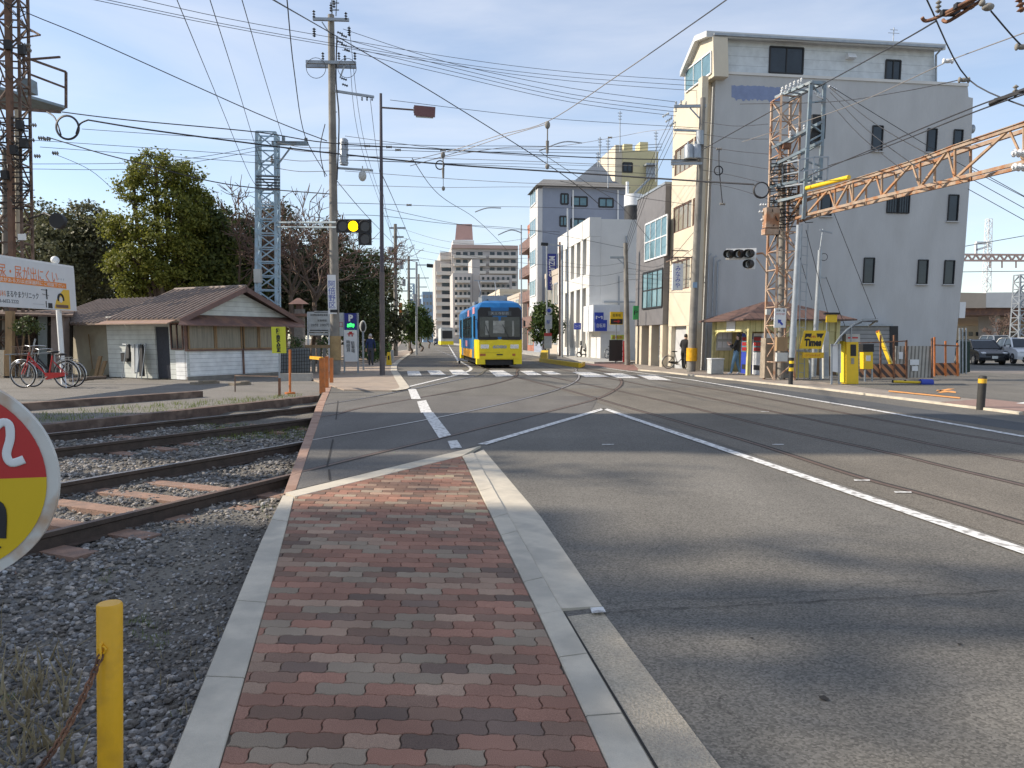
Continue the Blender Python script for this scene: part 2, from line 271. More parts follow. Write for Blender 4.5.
def text(body, size, c, ax, ay, mat, parent, name='lettering', w=None, align='CENTER', ext=.002, bold=0.0, vertical=False):
    """flat letters centred on c, ax = reading direction, ay = up; w squeezes the line to that width"""
    cu = bpy.data.curves.new(name, 'FONT'); cu.body = '\n'.join(body) if vertical else body; cu.size = size; cu.align_x = align; cu.align_y = 'CENTER'
    cu.extrude = ext; cu.offset = bold; cu.resolution_u = 2; cu.space_line = .95
    o = bpy.data.objects.new(name+'_tmp', cu); COL.objects.link(o)
    dg = bpy.context.evaluated_depsgraph_get(); dg.update(); src = o.evaluated_get(dg).to_mesh()
    ax = V(ax).normalized(); ay = V(ay).normalized(); az = ax.cross(ay); c = V(c)
    xs = [v.co.x for v in src.vertices] or [0, 1]; ys = [v.co.y for v in src.vertices] or [0, 1]
    sx = 1.0 if w is None else w/max(1e-6, max(xs)-min(xs)); cx = (max(xs)+min(xs))/2; cy = (max(ys)+min(ys))/2
    m = MB(); m.add([c+ax*(v.co.x-cx)*sx+ay*(v.co.y-cy)+az*v.co.z for v in src.vertices], [tuple(p.vertices) for p in src.polygons])
    o.evaluated_get(dg).to_mesh_clear(); bpy.data.objects.remove(o); bpy.data.curves.remove(cu)
    return m.build(name, mat, parent)
def lattice(m, b, t, nseg, leg, brace, mi=0, mj=0, xcross=False):
    """four-legged lattice: b, t lists of four corner points"""
    for i in range(4): m.bar(b[i], t[i], leg, mi=mi)
    L = lambda i, k: b[i].lerp(t[i], k/nseg)
    for k in range(nseg+1):
        for i in range(4):
            j = (i+1) % 4
            if k > 0: m.bar(L(i, k), L(j, k), brace, mi=mj)
            if k < nseg:
                if (k+i) % 2 == 0 or xcross: m.bar(L(i, k), L(j, k+1), brace, mi=mj)
                if (k+i) % 2 == 1 or xcross: m.bar(L(j, k), L(i, k+1), brace, mi=mj)
def square(c, w, d=None, ax=RD, ay=SD):
    d = d or w; c = V(c); return [c-ax*w/2-ay*d/2, c+ax*w/2-ay*d/2, c+ax*w/2+ay*d/2, c-ax*w/2+ay*d/2]
def crom(pts, k=6):
    out = []; n = len(pts)
    for i in range(n-1):
        p0, p1, p2, p3 = pts[max(i-1, 0)], pts[i], pts[i+1], pts[min(i+2, n-1)]
        for j in range(k):
            t = j/k; out.append(.5*((2*p1)+(p2-p0)*t+(2*p0-5*p1+4*p2-p3)*t*t+(3*p1-p0-3*p2+p3)*t**3))
    out.append(pts[-1]); return out
def strip(m, pts, w, z, mi=0, off=0.0):
    """ribbon along a ground path, w wide, shifted sideways by off"""
    L = []; n = len(pts)
    for i, p in enumerate(pts):
        d = pts[min(i+1, n-1)]-pts[max(i-1, 0)]; d.z = 0; d.normalize(); s = V((d.y, -d.x, 0))
        L += [V((p.x, p.y, z))+s*(off-w/2), V((p.x, p.y, z))+s*(off+w/2)]
    m.add(L, [(2*i, 2*i+1, 2*i+3, 2*i+2) for i in range(n-1)], mi)
def window(parent, q, nrm, fm='black', gm='glass', nx=2, ny=1, fw=.05, label=None, depth=.05):
    """q: bottom-left, bottom-right, top-right, top-left; frame stands proud of the wall, pane inside it"""
    q = [V(p) for p in q]; nrm = V(nrm).normalized(); m = MB()
    o = nrm*(depth/2)
    for a, b in ((0, 1), (1, 2), (2, 3), (3, 0)): m.bar(q[a]+o, q[b]+o, fw, depth, up=nrm)
    for i in range(1, nx): m.bar(q[0].lerp(q[1], i/nx)+o*.9, q[3].lerp(q[2], i/nx)+o*.9, fw*.7, depth*.8, up=nrm)
    for i in range(1, ny): m.bar(q[0].lerp(q[3], i/ny)+o*.8, q[1].lerp(q[2], i/ny)+o*.8, fw*.7, depth*.8, up=nrm)
    f = m.build('window', fm, parent)
    if label: f['label'] = label
    p = MB(); p.prism([x+nrm*.004 for x in q], nrm*.008); p.build('pane', gm, f)
    return f
def rect(fn, k, x0, y0, x1, y1):
    """upright rectangle from pixel extents on plane function fn (T or N)"""
    c = fn((x0+x1)/2, (y0+y1)/2, k); a = fn(x0, (y0+y1)/2, k); b = fn(x1, (y0+y1)/2, k); zt = fn((x0+x1)/2, y0, k).z; zb = fn((x0+x1)/2, y1, k).z
    return [V((a.x, a.y, zb)), V((b.x, b.y, zb)), V((b.x, b.y, zt)), V((a.x, a.y, zt))]
EXPO = 0.5
# ================================================================ GROUND
def ext(a, b, L): d = (a-b).normalized(); return a+d*L
def g2(x, y, z=0.0): return G(x, y, z)
m = MB(); m.sheet([V((-900, -60, -.22)), V((900, -60, -.22)), V((900, 1500, -.22)), V((-900, 1500, -.22))]); struct('ground', m, 'dirt')
# road: one wide sheet with a skirt, the rails and the side street run over it
lk = [V((-.15, -6, 0)), g2(168, 768), g2(214, 655), g2(244, 582), g2(283, 495), g2(317, 404), g2(326, 384)]
# far left boundary of the paved area
lk += [W(-3.0, 40), W(-3.0, 420)]
m = MB(); poly = lk+[W(14.5, 420), W(14.5, 60), V((140, 60, 0)), V((140, -6, 0))]
m.prism(poly[::-1], V((0, 0, -.3))); struct('road', m, 'asphalt')
# gravel yard by the hut
yard = [ext(g2(45, 425), g2(319, 396.2), 60), g2(45, 425), g2(318, 396.2), g2(325, 384.5), W(-3.05, 40, 0), W(-3.05, 60), V((-70, 60, 0))]
m = MB(); m.sheet([V((p.x, p.y, -.03)) for p in yard]); struct('gravel_yard', m, 'gravel_lot')
# tramway band in browner asphalt and the newer asphalt right of it
def band(n0, n1, t0, t1, z, mat, name, seg=1):
    m = MB()
    for i in range(seg):
        a = t0+(t1-t0)*i/seg; b = t0+(t1-t0)*(i+1)/seg
        m.sheet([W(n0, a, z), W(n1, a, z), W(n1, b, z), W(n0, b, z)])
    return struct(name, m, mat)
band(4.75, 10.55, -6, 24, .004, 'asphalt_tram', 'tramway_asphalt')
band(10.55, 11.6, -6, 26, .005, 'asphalt_new', 'asphalt_strip')
m = MB(); m.sheet([g2(285, 492, .005), g2(455, 452, .005), g2(590, 412, .005), g2(600, 396, .005), g2(398, 396, .005), g2(330, 399, .005), g2(319, 404, .005)]); struct('crossing_asphalt', m, 'asphalt_patch')
# repair seams in the crossing
m = MB(); 
for a, b in (((318, 404), (300, 452)), ((338, 401), (336, 420)), ((333, 440), (327, 468)), ((329, 470), (330, 481))): strip(m, [g2(*a), g2(*b)], .025, .010)
struct('road_seam', m, 'groove')

# right-hand pavement (far side) and forecourt
def kline(): return [g2(x, y) for x, y in ((1100, 427), (1024, 414.5), (960, 406.5), (900, 399), (827, 390), (757, 382.6), (700, 376.6), (665, 372.6), (640, 370.5))]
KL = kline(); KL = [V((30, 11.5, 0))]+KL
back = [W(13.9, 46), W(13.9, 38.2), V((13.5, 38, 0)), V((24, 38, 0)), V((40, 24, 0)), V((40, 12.5, 0))]
m = MB(); m.prism([V((p.x, p.y, .05)) for p in (KL+back)], V((0, 0, -.35))); struct('far_pavement', m, pm('pale pavement', (.27, .235, .20), .9, .2, 3, bump=.3, stain=(.22, .17, .14), stain_amt=.5, stain_scale=1.2))
m = MB()
for a, b in zip(KL[:-1], KL[1:]):
    d = (b-a).normalized(); s = V((-d.y, d.x, 0)); s = -s if s.dot(V((0, -1, 0))) < 0 else s
    m.hexa([a+s*.004, b+s*.004, b+s*.12, a+s*.12], [V((q.x, q.y, .056)) for q in (a+s*.004, b+s*.004, b+s*.12, a+s*.12)])
struct('far_kerb', m, 'kerb')
# forecourt and side street asphalt over the pavement
m = MB(); m.sheet([V((p.x, p.y, .056)) for p in (g2(822, 380.5, .1), g2(872, 386.5, .1), g2(1024, 402, .1), V((30, 16, 0)), V((32, 30, 0)), V((17, 36, 0)), V((10.2, 31.5, 0)))]); struct('forecourt', m, 'asphalt')
m = MB(); m.sheet([V((p.x, p.y, .060)) for p in (g2(940, 400.5, .1), g2(1024, 409.5, .1), g2(1060, 413, .1), g2(1060, 404.5, .1), g2(1024, 401, .1), g2(985, 397, .1))]); struct('red_paving', m, pm('red brown paving', (.26, .17, .14), .9, .25, 9))
m = MB(); m.sheet([W(10.9, 37, .006), W(13.6, 37, .006), W(13.6, 47, .006), W(10.9, 47, .006)]); struct('red_road_surface', m, pm('red brown road surface', (.22, .12, .10), .9, .25, 3))
m = MB()
for q in (((888, 391.5), (960, 398.5), (960, 397.2), (889, 390.3)), ((936, 391), (956, 393), (956, 391.6), (937, 389.8)), ((936, 391), (948, 388.6), (955, 388.8), (941, 391.2)), ((955, 391.2), (941, 392.8), (937, 392.3), (949, 390.6))):
    m.sheet([g2(x, y, .064) for x, y in q])
struct('orange_marking', m, 'paint_orange')
m = MB(); m.sheet([g2(1016, 403.2, .064), g2(1060, 407, .064), g2(1060, 403, .064), g2(1030, 401, .064)]); struct('road_marking', m, 'paint')

# far pavement on both sides of the street
m = MB(); m.sbox(11.7, 14.4, 47, 400, -.1, .12); struct('street_pavement', m, 'concrete')
LKERB = [g2(326, 384.5), g2(344, 390.5, .0), g2(392, 391.5), g2(404, 389), g2(402, 384), g2(397, 376), g2(394, 369), g2(399, 361), g2(415, 349.5)]
lp = [V((p.x, p.y, .03)) for p in LKERB]+[W(-1.1, 90, .03), W(-1.1, 400, .03), W(-5.5, 400, .03), W(-5.5, 38, .03)]
m = MB(); m.prism(lp, V((0, 0, -.1))); struct('left_pavement', m, pm('warm block pavement', (.34, .27, .21), .9, .2, 3, bump=.3, stain=(.26, .22, .19), stain_amt=.5, stain_scale=.9))
m = MB(); strip(m, crom([V((p.x, p.y, 0)) for p in LKERB[2:]]+[W(-1.1, 90)], 4), .32, .036); struct('left_kerb', m, 'kerb')

# ---------------------------------------------------------------- foreground pavement
ZS = .03
in_l = [(205, 800), (219, 768), (252, 653), (294.5, 497)]
in_r = [(627, 800), (609, 768), (535.5, 607.5), (462, 456)]
PL = [g2(x, y, ZS) for x, y in in_l]; PR = [g2(x, y, ZS) for x, y in in_r]
def edge_x(L, y):
    for a, b in zip(L[:-1], L[1:]):
        if a.y <= y <= b.y: return a.x+(b.x-a.x)*(y-a.y)/(b.y-a.y)
    a, b = (L[0], L[1]) if y < L[0].y else (L[-2], L[-1]); return a.x+(b.x-a.x)*(y-a.y)/(b.y-a.y)
A0 = PL[-1]; A1 = PR[-1]
def top_y(x): return A0.y+(A1.y-A0.y)*(x-A0.x)/(A1.x-A0.x)
bed = [V((PL[0].x, PL[0].y, ZS-.012))]+[V((p.x, p.y, ZS-.012)) for p in PR]+[V((p.x, p.y, ZS-.012)) for p in PL[::-1][:-1]]
m = MB(); m.sheet(bed); struct('paving_bed', m, 'joint')
PAL = [((.28, .155, .12), 4.5), ((.245, .14, .11), 4.5), ((.19, .125, .10), 5), ((.15, .11, .095), 2.6), ((.30, .215, .17), 3), ((.26, .215, .175), 3.5), ((.36, .31, .22), .15)]
rp = random.Random(3)
def pal():
    x = rp.uniform(0, sum(w for _, w in PAL))
    for c, w in PAL:
        x -= w
        if x <= 0: break
    k = rp.uniform(.92, 1.26); return (c[0]*k*1.05, c[1]*k*.98, c[2]*k*.88)
m = MB(); m.tint = []
LP, WP = .225, .1125
A_, B_ = .009, .007
def wv(x):
    u = (x/LP) % 1.0
    pts = [(0, .0), (.10, -1), (.40, -.2), (.5, 1.0), (.60, .9), (.9, .3), (1.0, .0)]
    for (a, p), (b, q) in zip(pts[:-1], pts[1:]):
        if a <= u <= b: return A_*(p+(q-p)*(u-a)/(b-a))
    return 0
def wv(x):
    return A_*(.75*math.sin(4*math.pi*x/LP)+.22*math.sin(12*math.pi*x/LP))
def clip(poly, f):
    out = []; n = len(poly)
    for i in range(n):
        a, b = poly[i], poly[(i+1) % n]; fa, fb = f(a), f(b)
        if fa >= 0: out.append(a)
        if (fa >= 0) != (fb >= 0):
            t = fa/(fa-fb); out.append((a[0]+(b[0]-a[0])*t, a[1]+(b[1]-a[1])*t))
    return out
g = .0022
skew = -.02
for r in range(0, 84):
    y0 = 2.45+r*WP
    for c in range(-14, 14):
        x0 = .35+c*LP+(r % 2)*LP/2
        if x0+LP < edge_x(PL, y0)-.05 or x0 > edge_x(PR, y0)+.05: continue
        NS = 14; bot = []; top = []
        for k in range(NS+1):
            x = g+(LP-2*g)*k/NS; bot.append((x0+x, y0+g+wv(x+(r % 2)*LP/2)))
            top.append((x0+x, y0+WP-g+wv(x+(r % 2)*LP/2)))
        sw = lambda s, y: (B_*math.sin(math.pi*2*s))
        right = [(x0+LP-g+sw(j/5, 0), y0+WP*j/5+wv(LP-g+(r % 2)*LP/2)) for j in range(1, 5)]
        left = [(x0+g+sw(j/5, 0), y0+WP*j/5+wv(g+(r % 2)*LP/2)) for j in range(4, 0, -1)]
        poly = bot+right+top[::-1]+left
        poly = [(a, b+skew*a) for a, b in poly]
        def fl(p): return p[0]-edge_x(PL, p[1])-.003
        def fr(p): return edge_x(PR, p[1])-p[0]-.003
        def ft(p): return top_y(p[0])-p[1]-.003
        for f in (fl, fr, ft):
            if poly: poly = clip(poly, f)
        if len(poly) < 3: continue
        cx = sum(p[0] for p in poly)/len(poly); cy = sum(p[1] for p in poly)/len(poly)
        ar = abs(sum(poly[i][0]*poly[(i+1) % len(poly)][1]-poly[(i+1) % len(poly)][0]*poly[i][1] for i in range(len(poly))))/2
        if ar < .0006: continue
        dz = rp.uniform(-.0012, .0012); n = len(poly)
        lo = [V((p[0], p[1], ZS-.011)) for p in poly]; mid = [V((p[0], p[1], ZS-.0035+dz)) for p in poly]
        hi = [V((cx+(p[0]-cx)*(1-.0035/max(.02, abs(p[0]-cx)+abs(p[1]-cy))), cy+(p[1]-cy)*(1-.0045/max(.02, abs(p[0]-cx)+abs(p[1]-cy))), ZS+dz)) for p in poly]
        fs = [(i, (i+1) % n, n+(i+1) % n, n+i) for i in range(n)]+[(n+i, n+(i+1) % n, 2*n+(i+1) % n, 2*n+i) for i in range(n)]+[tuple(range(2*n, 3*n))]
        m.add(lo+mid+hi, fs); t = pal(); m.tint += [t]*len(fs)
struct('brick_paving', m, 'paver')
# kerb slabs: real blocks with joints
def slabs(name, La, Lb, z, th, mat, length=.6, gap=.008, t0=0.0):
    """quads between two polylines cut into slabs"""
    m = MB()
    def samp(L, s):
        d = [0]
        for a, b in zip(L[:-1], L[1:]): d.append(d[-1]+(b-a).length)
        s = s*d[-1]
        for i in range(len(L)-1):
            if s <= d[i+1]+1e-9: return L[i].lerp(L[i+1], (s-d[i])/(d[i+1]-d[i]))
        return L[-1]
    tot = sum((b-a).length for a, b in zip(La[:-1], La[1:])); n = max(1, round(tot/length))
    for k in range(n):
        sub = 3
        for j in range(sub):
            s0 = (k+j/sub)/n+(gap/tot/2 if j == 0 else 0); s1 = (k+(j+1)/sub)/n-(gap/tot/2 if j == sub-1 else 0)
            q = [samp(La, s0), samp(Lb, s0), samp(Lb, s1), samp(La, s1)]; dz = (k*37 % 5-2)*.0008
            e = .006
            c = (q[0]+q[1]+q[2]+q[3])/4
            m.hexa([V((p.x, p.y, z-th)) for p in q], [V((p.x, p.y, z-e+dz)) for p in q])
            q2 = []
            ax = (q[1]-q[0]).normalized()*e
            q2 = [q[0]+ax, q[1]-ax, q[2]-ax, q[3]+ax]
            m.add([V((p.x, p.y, z-e+dz+.0002)) for p in q]+[V((p.x, p.y, z+dz)) for p in q2], [(4, 5, 6, 7), (0, 1, 5, 4), (1, 2, 6, 5), (2, 3, 7, 6), (3, 0, 4, 7)])
    return struct(name, m, mat)
zk = .034
slabs('sidewalk_kerb', [g2(x, y, zk) for x, y in ((150, 812), (168, 768), (214, 655), (244, 582), (262.5, 537), (283, 495))], [g2(x, y, zk) for x, y in ((204, 812), (219-.8, 768), (251.3, 653), (273, 577), (281.5, 545), (294, 497))], zk, .25, 'kerb', .98)
# right kerb and gutter
slabs('road_kerb', [g2(x, y, zk) for x, y in ((628, 800), (610, 768), (536.3, 607.5), (462.5, 456))], [g2(x, y, zk) for x, y in ((676, 800), (655, 768), (561, 607.5), (473.5, 452.5))], zk, .2, 'kerb', .6)
m = MB(); La = [g2(x, y, .034)+V((.006, 0, 0)) for x, y in ((676, 800), (655, 768), (563.6, 612))]; La = [V((p.x, p.y, .006)) for p in La]; Lb = [g2(x, y, .006) for x, y in ((742, 800), (721, 768), (603, 612))]
for i in range(2): m.prism([La[i], Lb[i], Lb[i+1], La[i+1]], V((0, 0, -.01)))
struct('gutter_strip', m, 'gutter')
m = MB(); La = [V((p.x+.005, p.y, .02)) for p in (g2(560.2, 606, .034), g2(473.5, 452.5, .034))]; Lb = [g2(x, y, .008) for x, y in ((602, 606), (541, 517), (483.5, 449.5))]
La = [La[0], La[0].lerp(La[1], .45), La[1]]
for i in range(2): m.prism([La[i], Lb[i], Lb[i+1], La[i+1]], V((0, 0, -.03)))
struct('gutter_slab', m, 'kerb')
m = MB(); strip(m, [g2(655, 768, .034)+V((.022, 0, 0)), g2(562, 609, .034)+V((.016, 0, 0))], .012, .0085); struct('gutter_joint', m, 'groove')
# diagonal edging strip at the end of the paving
slabs('paving_edge', [g2(x, y, zk) for x, y in ((294.5, 496.6), (462.5, 455.6))], [g2(x, y, zk) for x, y in ((285, 492.5), (481, 445.5))], zk+.0006, .2, 'kerb', 1.4)
# rust stained edging beside the track crossing
slabs('track_edge', [g2(x, y, .012) for x, y in ((283, 494.5), (317, 404), (328, 383))], [g2(x, y, .012) for x, y in ((296, 489), (325, 403), (333, 383))], .012, .3, 'rust_strip', 1.1)
# crack filler spot, small white reflective tile
m = MB(); m.sheet([g2(590, 607.5, .024), g2(603, 606.5, .024), g2(606, 612, .024), g2(592, 613, .024)]); struct('white_marker_tile', m, 'paint')

# ---------------------------------------------------------------- white lines
def line(pts, w, z=.011, mat='paint', name='road_marking'):
    m = MB(); strip(m, pts, w, z); return struct(name, m, mat)
n1 = nt(g2(1024, 552))[0]; n2 = nt(g2(604, 409))[0]
apex = g2(604, 409)
line([g2(482, 445), apex], .15); line([apex, g2(1024, 552), W(n1+.12, -3)], .15)
line([W(11.55, -4), g2(1024, 437), g2(860, 408), g2(691, 380), W(10.6, 41)], .15)
line(crom([g2(x, y) for x, y in ((447, 342.4), (455, 356), (459.5, 361), (468, 366), (471, 368.7), (467.5, 371.8), (452, 376.4), (425, 383), (398, 389.5))], 5), .16)
for q in (((408, 389), (416, 389), (421, 399), (411.5, 399)), ((417, 401.5), (426, 400), (432, 412), (421, 413)), ((423, 413), (433, 412), (451, 435), (439, 438)), ((447.5, 441), (457, 440), (462, 447.5), (451, 448.5))):
    m = MB(); m.sheet([g2(x, y, .013) for x, y in q][::-1]); struct('road_marking', m, 'paint')
cwb = [((408, 375.5), (422, 375.5), (419, 371), (407, 371)), ((431, 375), (446, 375), (440, 370.5), (427, 370.5)), ((453, 374.5), (470, 375), (462, 369.7), (449, 370)), ((496, 376.5), (514, 376), (503, 370.3), (489, 370.5)), ((528, 375.3), (542, 375), (532, 370.7), (520, 370.8)), ((549, 374.5), (562, 374.3), (552, 371), (541, 371)),
 ((586, 377), (610, 376.8), (590, 372), (572, 372)), ((618, 378), (640, 378.2), (622, 373.2), (603, 373)), ((649, 379.6), (672, 380.5), (655, 375.3), (637, 374.8))]
m = MB()
for q in cwb: m.sheet([g2(x, y, .014) for x, y in q])
struct('zebra_crossing', m, 'paint')
m = MB()
for x, y in ((608, 445), (778, 445), (862, 481), (765, 412), (903, 493)):
    p = g2(x, y); m.sheet([V((p.x+a, p.y+b, .011)) for a, b in ((-.10, -.035), (.07, -.04), (.10, .03), (-.08, .035))])
struct('worn_marking', m, 'paint')

# ---------------------------------------------------------------- rails
def rail(path, label, top='rail_top', tall_to=None, group='tram rails set in the road'):
    m = MB(); z = .008; n = len(path)
    def off(d): return V((d.y, -d.x, 0))
    prof = [(-.033, z), (.033, z), (.033, -.03), (.012, -.045), (.012, -.125), (.065, -.14), (.065, -.15), (-.065, -.15), (-.065, -.14), (-.012, -.125), (-.012, -.045), (-.033, -.03)]
    vs = []; k = len(prof)
    for i, p in enumerate(path):
        d = path[min(i+1, n-1)]-path[max(i-1, 0)]; d.z = 0; d.normalize(); o = off(d)
        for a, b in prof: q = p+o*a; vs.append((q.x, q.y, b))
    fs = []; mi = []
    for i in range(n-1):
        for j in range(k):
            fs.append((i*k+j, (i+1)*k+j, (i+1)*k+(j+1) % k, i*k+(j+1) % k)); mi.append(1 if j == 0 else 0)
    fs += [tuple(range(k)), tuple(range((n-1)*k, n*k))[::-1]]; mi += [0, 0]
    m.add(vs, fs); m.m = mi
    b = path[n//2]; o = tag(m.build('rail', ['rail_side', top], base=(b.x, b.y, 0)), label, 'tram rail', group)
    return o
def groove(path, w=.05, off=.06, z=.0072):
    m = MB(); strip(m, path, w, z, off=off); strip(m, path, .02, z, off=-.043); return struct('rail_groove', m, 'groove')
def ext(a, b, L): d = (a-b).normalized(); return a+d*L
Lb_ = [g2(58, 484), g2(190, 461)]
rb_pts = [g2(x, y) for x, y in ((290, 444.2), (434.5, 418.4), (514, 401.3), (557, 389.7), (575, 381.7), (579, 376), (576, 371.2), (566, 366.5))]
ra_pts = [g2(x, y) for x, y in ((287, 475.6), (376.7, 453.5), (456, 434.5), (543, 413), (597, 398.8), (617, 388.6), (621.5, 382), (617, 376.5), (604, 371.3))]
rc_pts = [g2(x, y) for x, y in ((317, 405.5), (410, 389.5), (452.6, 380.9), (478, 375.3), (484, 371.2), (486.5, 367.3))]
rd_pts = [g2(x, y) for x, y in ((313, 418), (362, 407.8), (434.5, 395), (492, 384.2), (514.5, 377.2), (516.5, 372), (514, 368))]
nb = nt(rb_pts[-1])[0]; na = nt(ra_pts[-1])[0]
A_path = crom([ext(g2(42, 534), g2(287, 476), 9), g2(42, 534)]+ra_pts+[W(9.35, 60), W(9.35, 110)], 6)
B_path = crom([ext(g2(58, 484), g2(287, 444.6), 12), g2(58, 484)]+rb_pts+[W(7.9, 60), W(7.9, 110)], 6)
C_path = crom([ext(g2(48, 434), g2(290, 408), 16), g2(48, 434)]+rc_pts+[W(4.25, 55), W(4.25, 110)], 6)
D_path = crom([ext(g2(55, 449), g2(290, 420), 16), g2(55, 449)]+rd_pts+[W(5.69, 55), W(5.69, 110)], 6)
rail(A_path, 'nearest rail of the near curving track, from the gravel across the paved crossing', 'rail_worn')
rail(B_path, 'shiny second rail of the near curving track, crossing the dashed white line', 'rail_top')
rail(D_path, 'nearer rail of the curved track leading under the blue and yellow tram', 'rail_worn')
rail(C_path, 'farther shiny rail of the curved track leading under the blue and yellow tram', 'rail_top')
for p in (A_path, B_path, C_path, D_path):
    q = [x for x in p if (x.x > -.10*x.y-1.0 if True else 0) and x.y < 110 and x.x > -9]
    px = [x for x in p if ((x-(g2(283, 495))).cross(g2(317, 404)-g2(283, 495)).z > 0)]
    groove([x for x in px if x.y < 60])
def nline(pts):
    return [g2(*p) for p in pts]
r1 = [W(5.35, -4)]+nline([(1024, 524), (857, 477), (738, 439), (620, 405.6)])+[W(4.9, 24), W(4.4, 34), W(4.25, 44)]
r2 = [W(6.8, -4)]+nline([(1024, 486), (896, 455), (778, 429), (675, 404)])+[W(6.34, 24), W(5.84, 34), W(5.69, 44)]
r3 = [W(8.75, -4)]+nline([(1024, 462.5), (896, 437), (797, 417)])+[W(8.1, 24), W(7.9, 38), W(7.9, 46)]
r4 = [W(10.2, -4)]+nline([(1024, 445), (896, 423)])+[W(9.6, 24), W(9.35, 38), W(9.35, 46)]
for r, l, t in ((r1, 'leftmost straight rail beside the long white line, dull brown', 'rail_worn'), (r2, 'second straight rail from the white line, rust orange in places', 'rail_worn'), (r3, 'third straight rail, dark, in the middle of the brown road band', 'rail_worn'), (r4, 'fourth straight rail, next to the newer dark asphalt strip', 'rail_worn')):
    p = crom(r, 5); rail(p, l, t); groove(p)

# long crack across the carriageway, two tar spots
m = MB(); rk = random.Random(6); cp_ = [g2(604+i*14, 613-i*.75+rk.uniform(-1.2, 1.2)) for i in range(32)]; [strip(m, [cp_[i], cp_[i].lerp(cp_[i+1], .5)+V((0, rk.uniform(-.012, .012), 0)), cp_[i+1]], rk.choice((.003, .005, .008, .006)), .0062) for i in range(31)]
for x, y, r_ in ((824, 699, .022), (752, 639, .010), (960, 645, .014)):
    p = g2(x, y); m.add([V((p.x+math.cos(a)*r_*rk.uniform(.6, 1.3), p.y+math.sin(a)*r_*rk.uniform(.6, 1.3), .0063)) for a in [k*math.pi/5 for k in range(10)]], [tuple(range(10))])
struct('road_crack', m, 'groove')
# sleepers under the near track
dA = (g2(287, 476)-g2(42, 534)).normalized(); nA = V((-dA.y, dA.x, 0))
k = 0; grp = 'rust coloured sleepers of the near track'
sl_lab = ['first sleeper from the pavement edge', 'second sleeper from the pavement edge', 'third sleeper from the pavement edge', 'fourth sleeper from the pavement edge', 'fifth sleeper from the pavement edge', 'sixth sleeper from the pavement edge', 'seventh sleeper from the pavement edge', 'eighth sleeper, beside the round sign']
for i in range(15):
    p = g2(287, 476)-dA*(.42+.62*i)
    m = MB(); c = p+nA*.72+V((0, 0, -.165)); m.box((c.x, c.y, -.20), (2.35, .22, .14), (nA, dA, UP))
    lab = sl_lab[i]+' under the near track, rusty brown' if i < 8 else 'rusty brown sleeper under the near track, hidden behind the round sign'
    solo('railway_sleeper', m, 'sleeper', lab, 'sleeper', grp)
dC = (g2(290, 408)-g2(48, 434)).normalized(); nC = V((-dC.y, dC.x, 0))
for i in range(24):
    p = g2(313, 418)-dC*(.5+.62*i)
    m = MB(); c = p+nC*.75; m.box((c.x, c.y, -.22), (2.35, .22, .14), (nC, dC, UP)); solo('railway_sleeper', m, 'sleeper', 'half buried sleeper under the far track beyond the weeds', 'sleeper', 'half buried sleepers of the far track')

# ballast surface + stones
bx = MB(); rs = random.Random(11)
def bz(x, y):
    return -.155+.03*math.sin(x*1.7+.4*y)*math.cos(y*1.3)+.012*math.sin(x*7.1+y*3)+.010*math.sin(y*9-x*4)
KEL = [g2(x, y) for x, y in ((150, 812), (168, 768), (214, 655), (244, 582), (283, 495), (317, 404))]
def kx(y):
    if y < KEL[0].y: return KEL[0].x
    return edge_x(KEL, y)
n0 = 90; nx_ = 110; vs = []
for j in range(n0+1):
    y = 1.2+(21.5-1.2)*(j/n0)**1.4
    for i in range(nx_+1):
        x1 = kx(min(y, 18.4))-.01; x = x1-(16.0*(i/nx_)**1.6)
        z = bz(x, y)
        if i < 3: z = -.11+.03*(-i/3)
        vs.append(V((x, y, z)))
bx.add(vs, [(j*(nx_+1)+i, j*(nx_+1)+i+1, (j+1)*(nx_+1)+i+1, (j+1)*(nx_+1)+i) for j in range(n0) for i in range(nx_)], smooth=True)
tag(bx.build('ballast_bed', pm('ballast grit', (.13, .118, .10), .95, .5, 30, bump=1.0, bscale=55, stain=(.24, .22, .18), stain_amt=.5, stain_scale=.9)), kind='structure')
phi = (1+5**.5)/2
ICO = [V(p).normalized() for p in ((-1, phi, 0), (1, phi, 0), (-1, -phi, 0), (1, -phi, 0), (0, -1, phi), (0, 1, phi), (0, -1, -phi), (0, 1, -phi), (phi, 0, -1), (phi, 0, 1), (-phi, 0, -1), (-phi, 0, 1))]
ICF = [(0, 11, 5), (0, 5, 1), (0, 1, 7), (0, 7, 10), (0, 10, 11), (1, 5, 9), (5, 11, 4), (11, 10, 2), (10, 7, 6), (7, 1, 8), (3, 9, 4), (3, 4, 2), (3, 2, 6), (3, 6, 8), (3, 8, 9), (4, 9, 5), (2, 4, 11), (6, 2, 10), (8, 6, 7), (9, 8, 1)]
sm_ = MB(); sm_.tint = []
def stone(x, y, r, z=None):
    a = rs.uniform(0, 6.28); ca, sa = math.cos(a), math.sin(a); sx, sy, sz = rs.uniform(.7, 1.35), rs.uniform(.6, 1.1), rs.uniform(.45, .8); tz = rs.uniform(-.3, .3)
    z = (bz(x, y) if z is None else z)+r*rs.uniform(.0, .55); vs = []
    for p in ICO:
        k = rs.uniform(.82, 1.15); px, py, pz = p.x*sx*k*r, p.y*sy*k*r, p.z*sz*k*r
        vs.append((x+px*ca-py*sa, y+px*sa+py*ca, z+pz+px*tz))
    sm_.add(vs, ICF); b = rs.choice((.09, .13, .16, .20, .25, .30, .16, .12)); w = rs.uniform(.0, .16)
    if rs.random() < .06: b = .38
    sm_.tint += [(b*(1+w), b, b*(1-w*1.1))]*20
cnt = 0
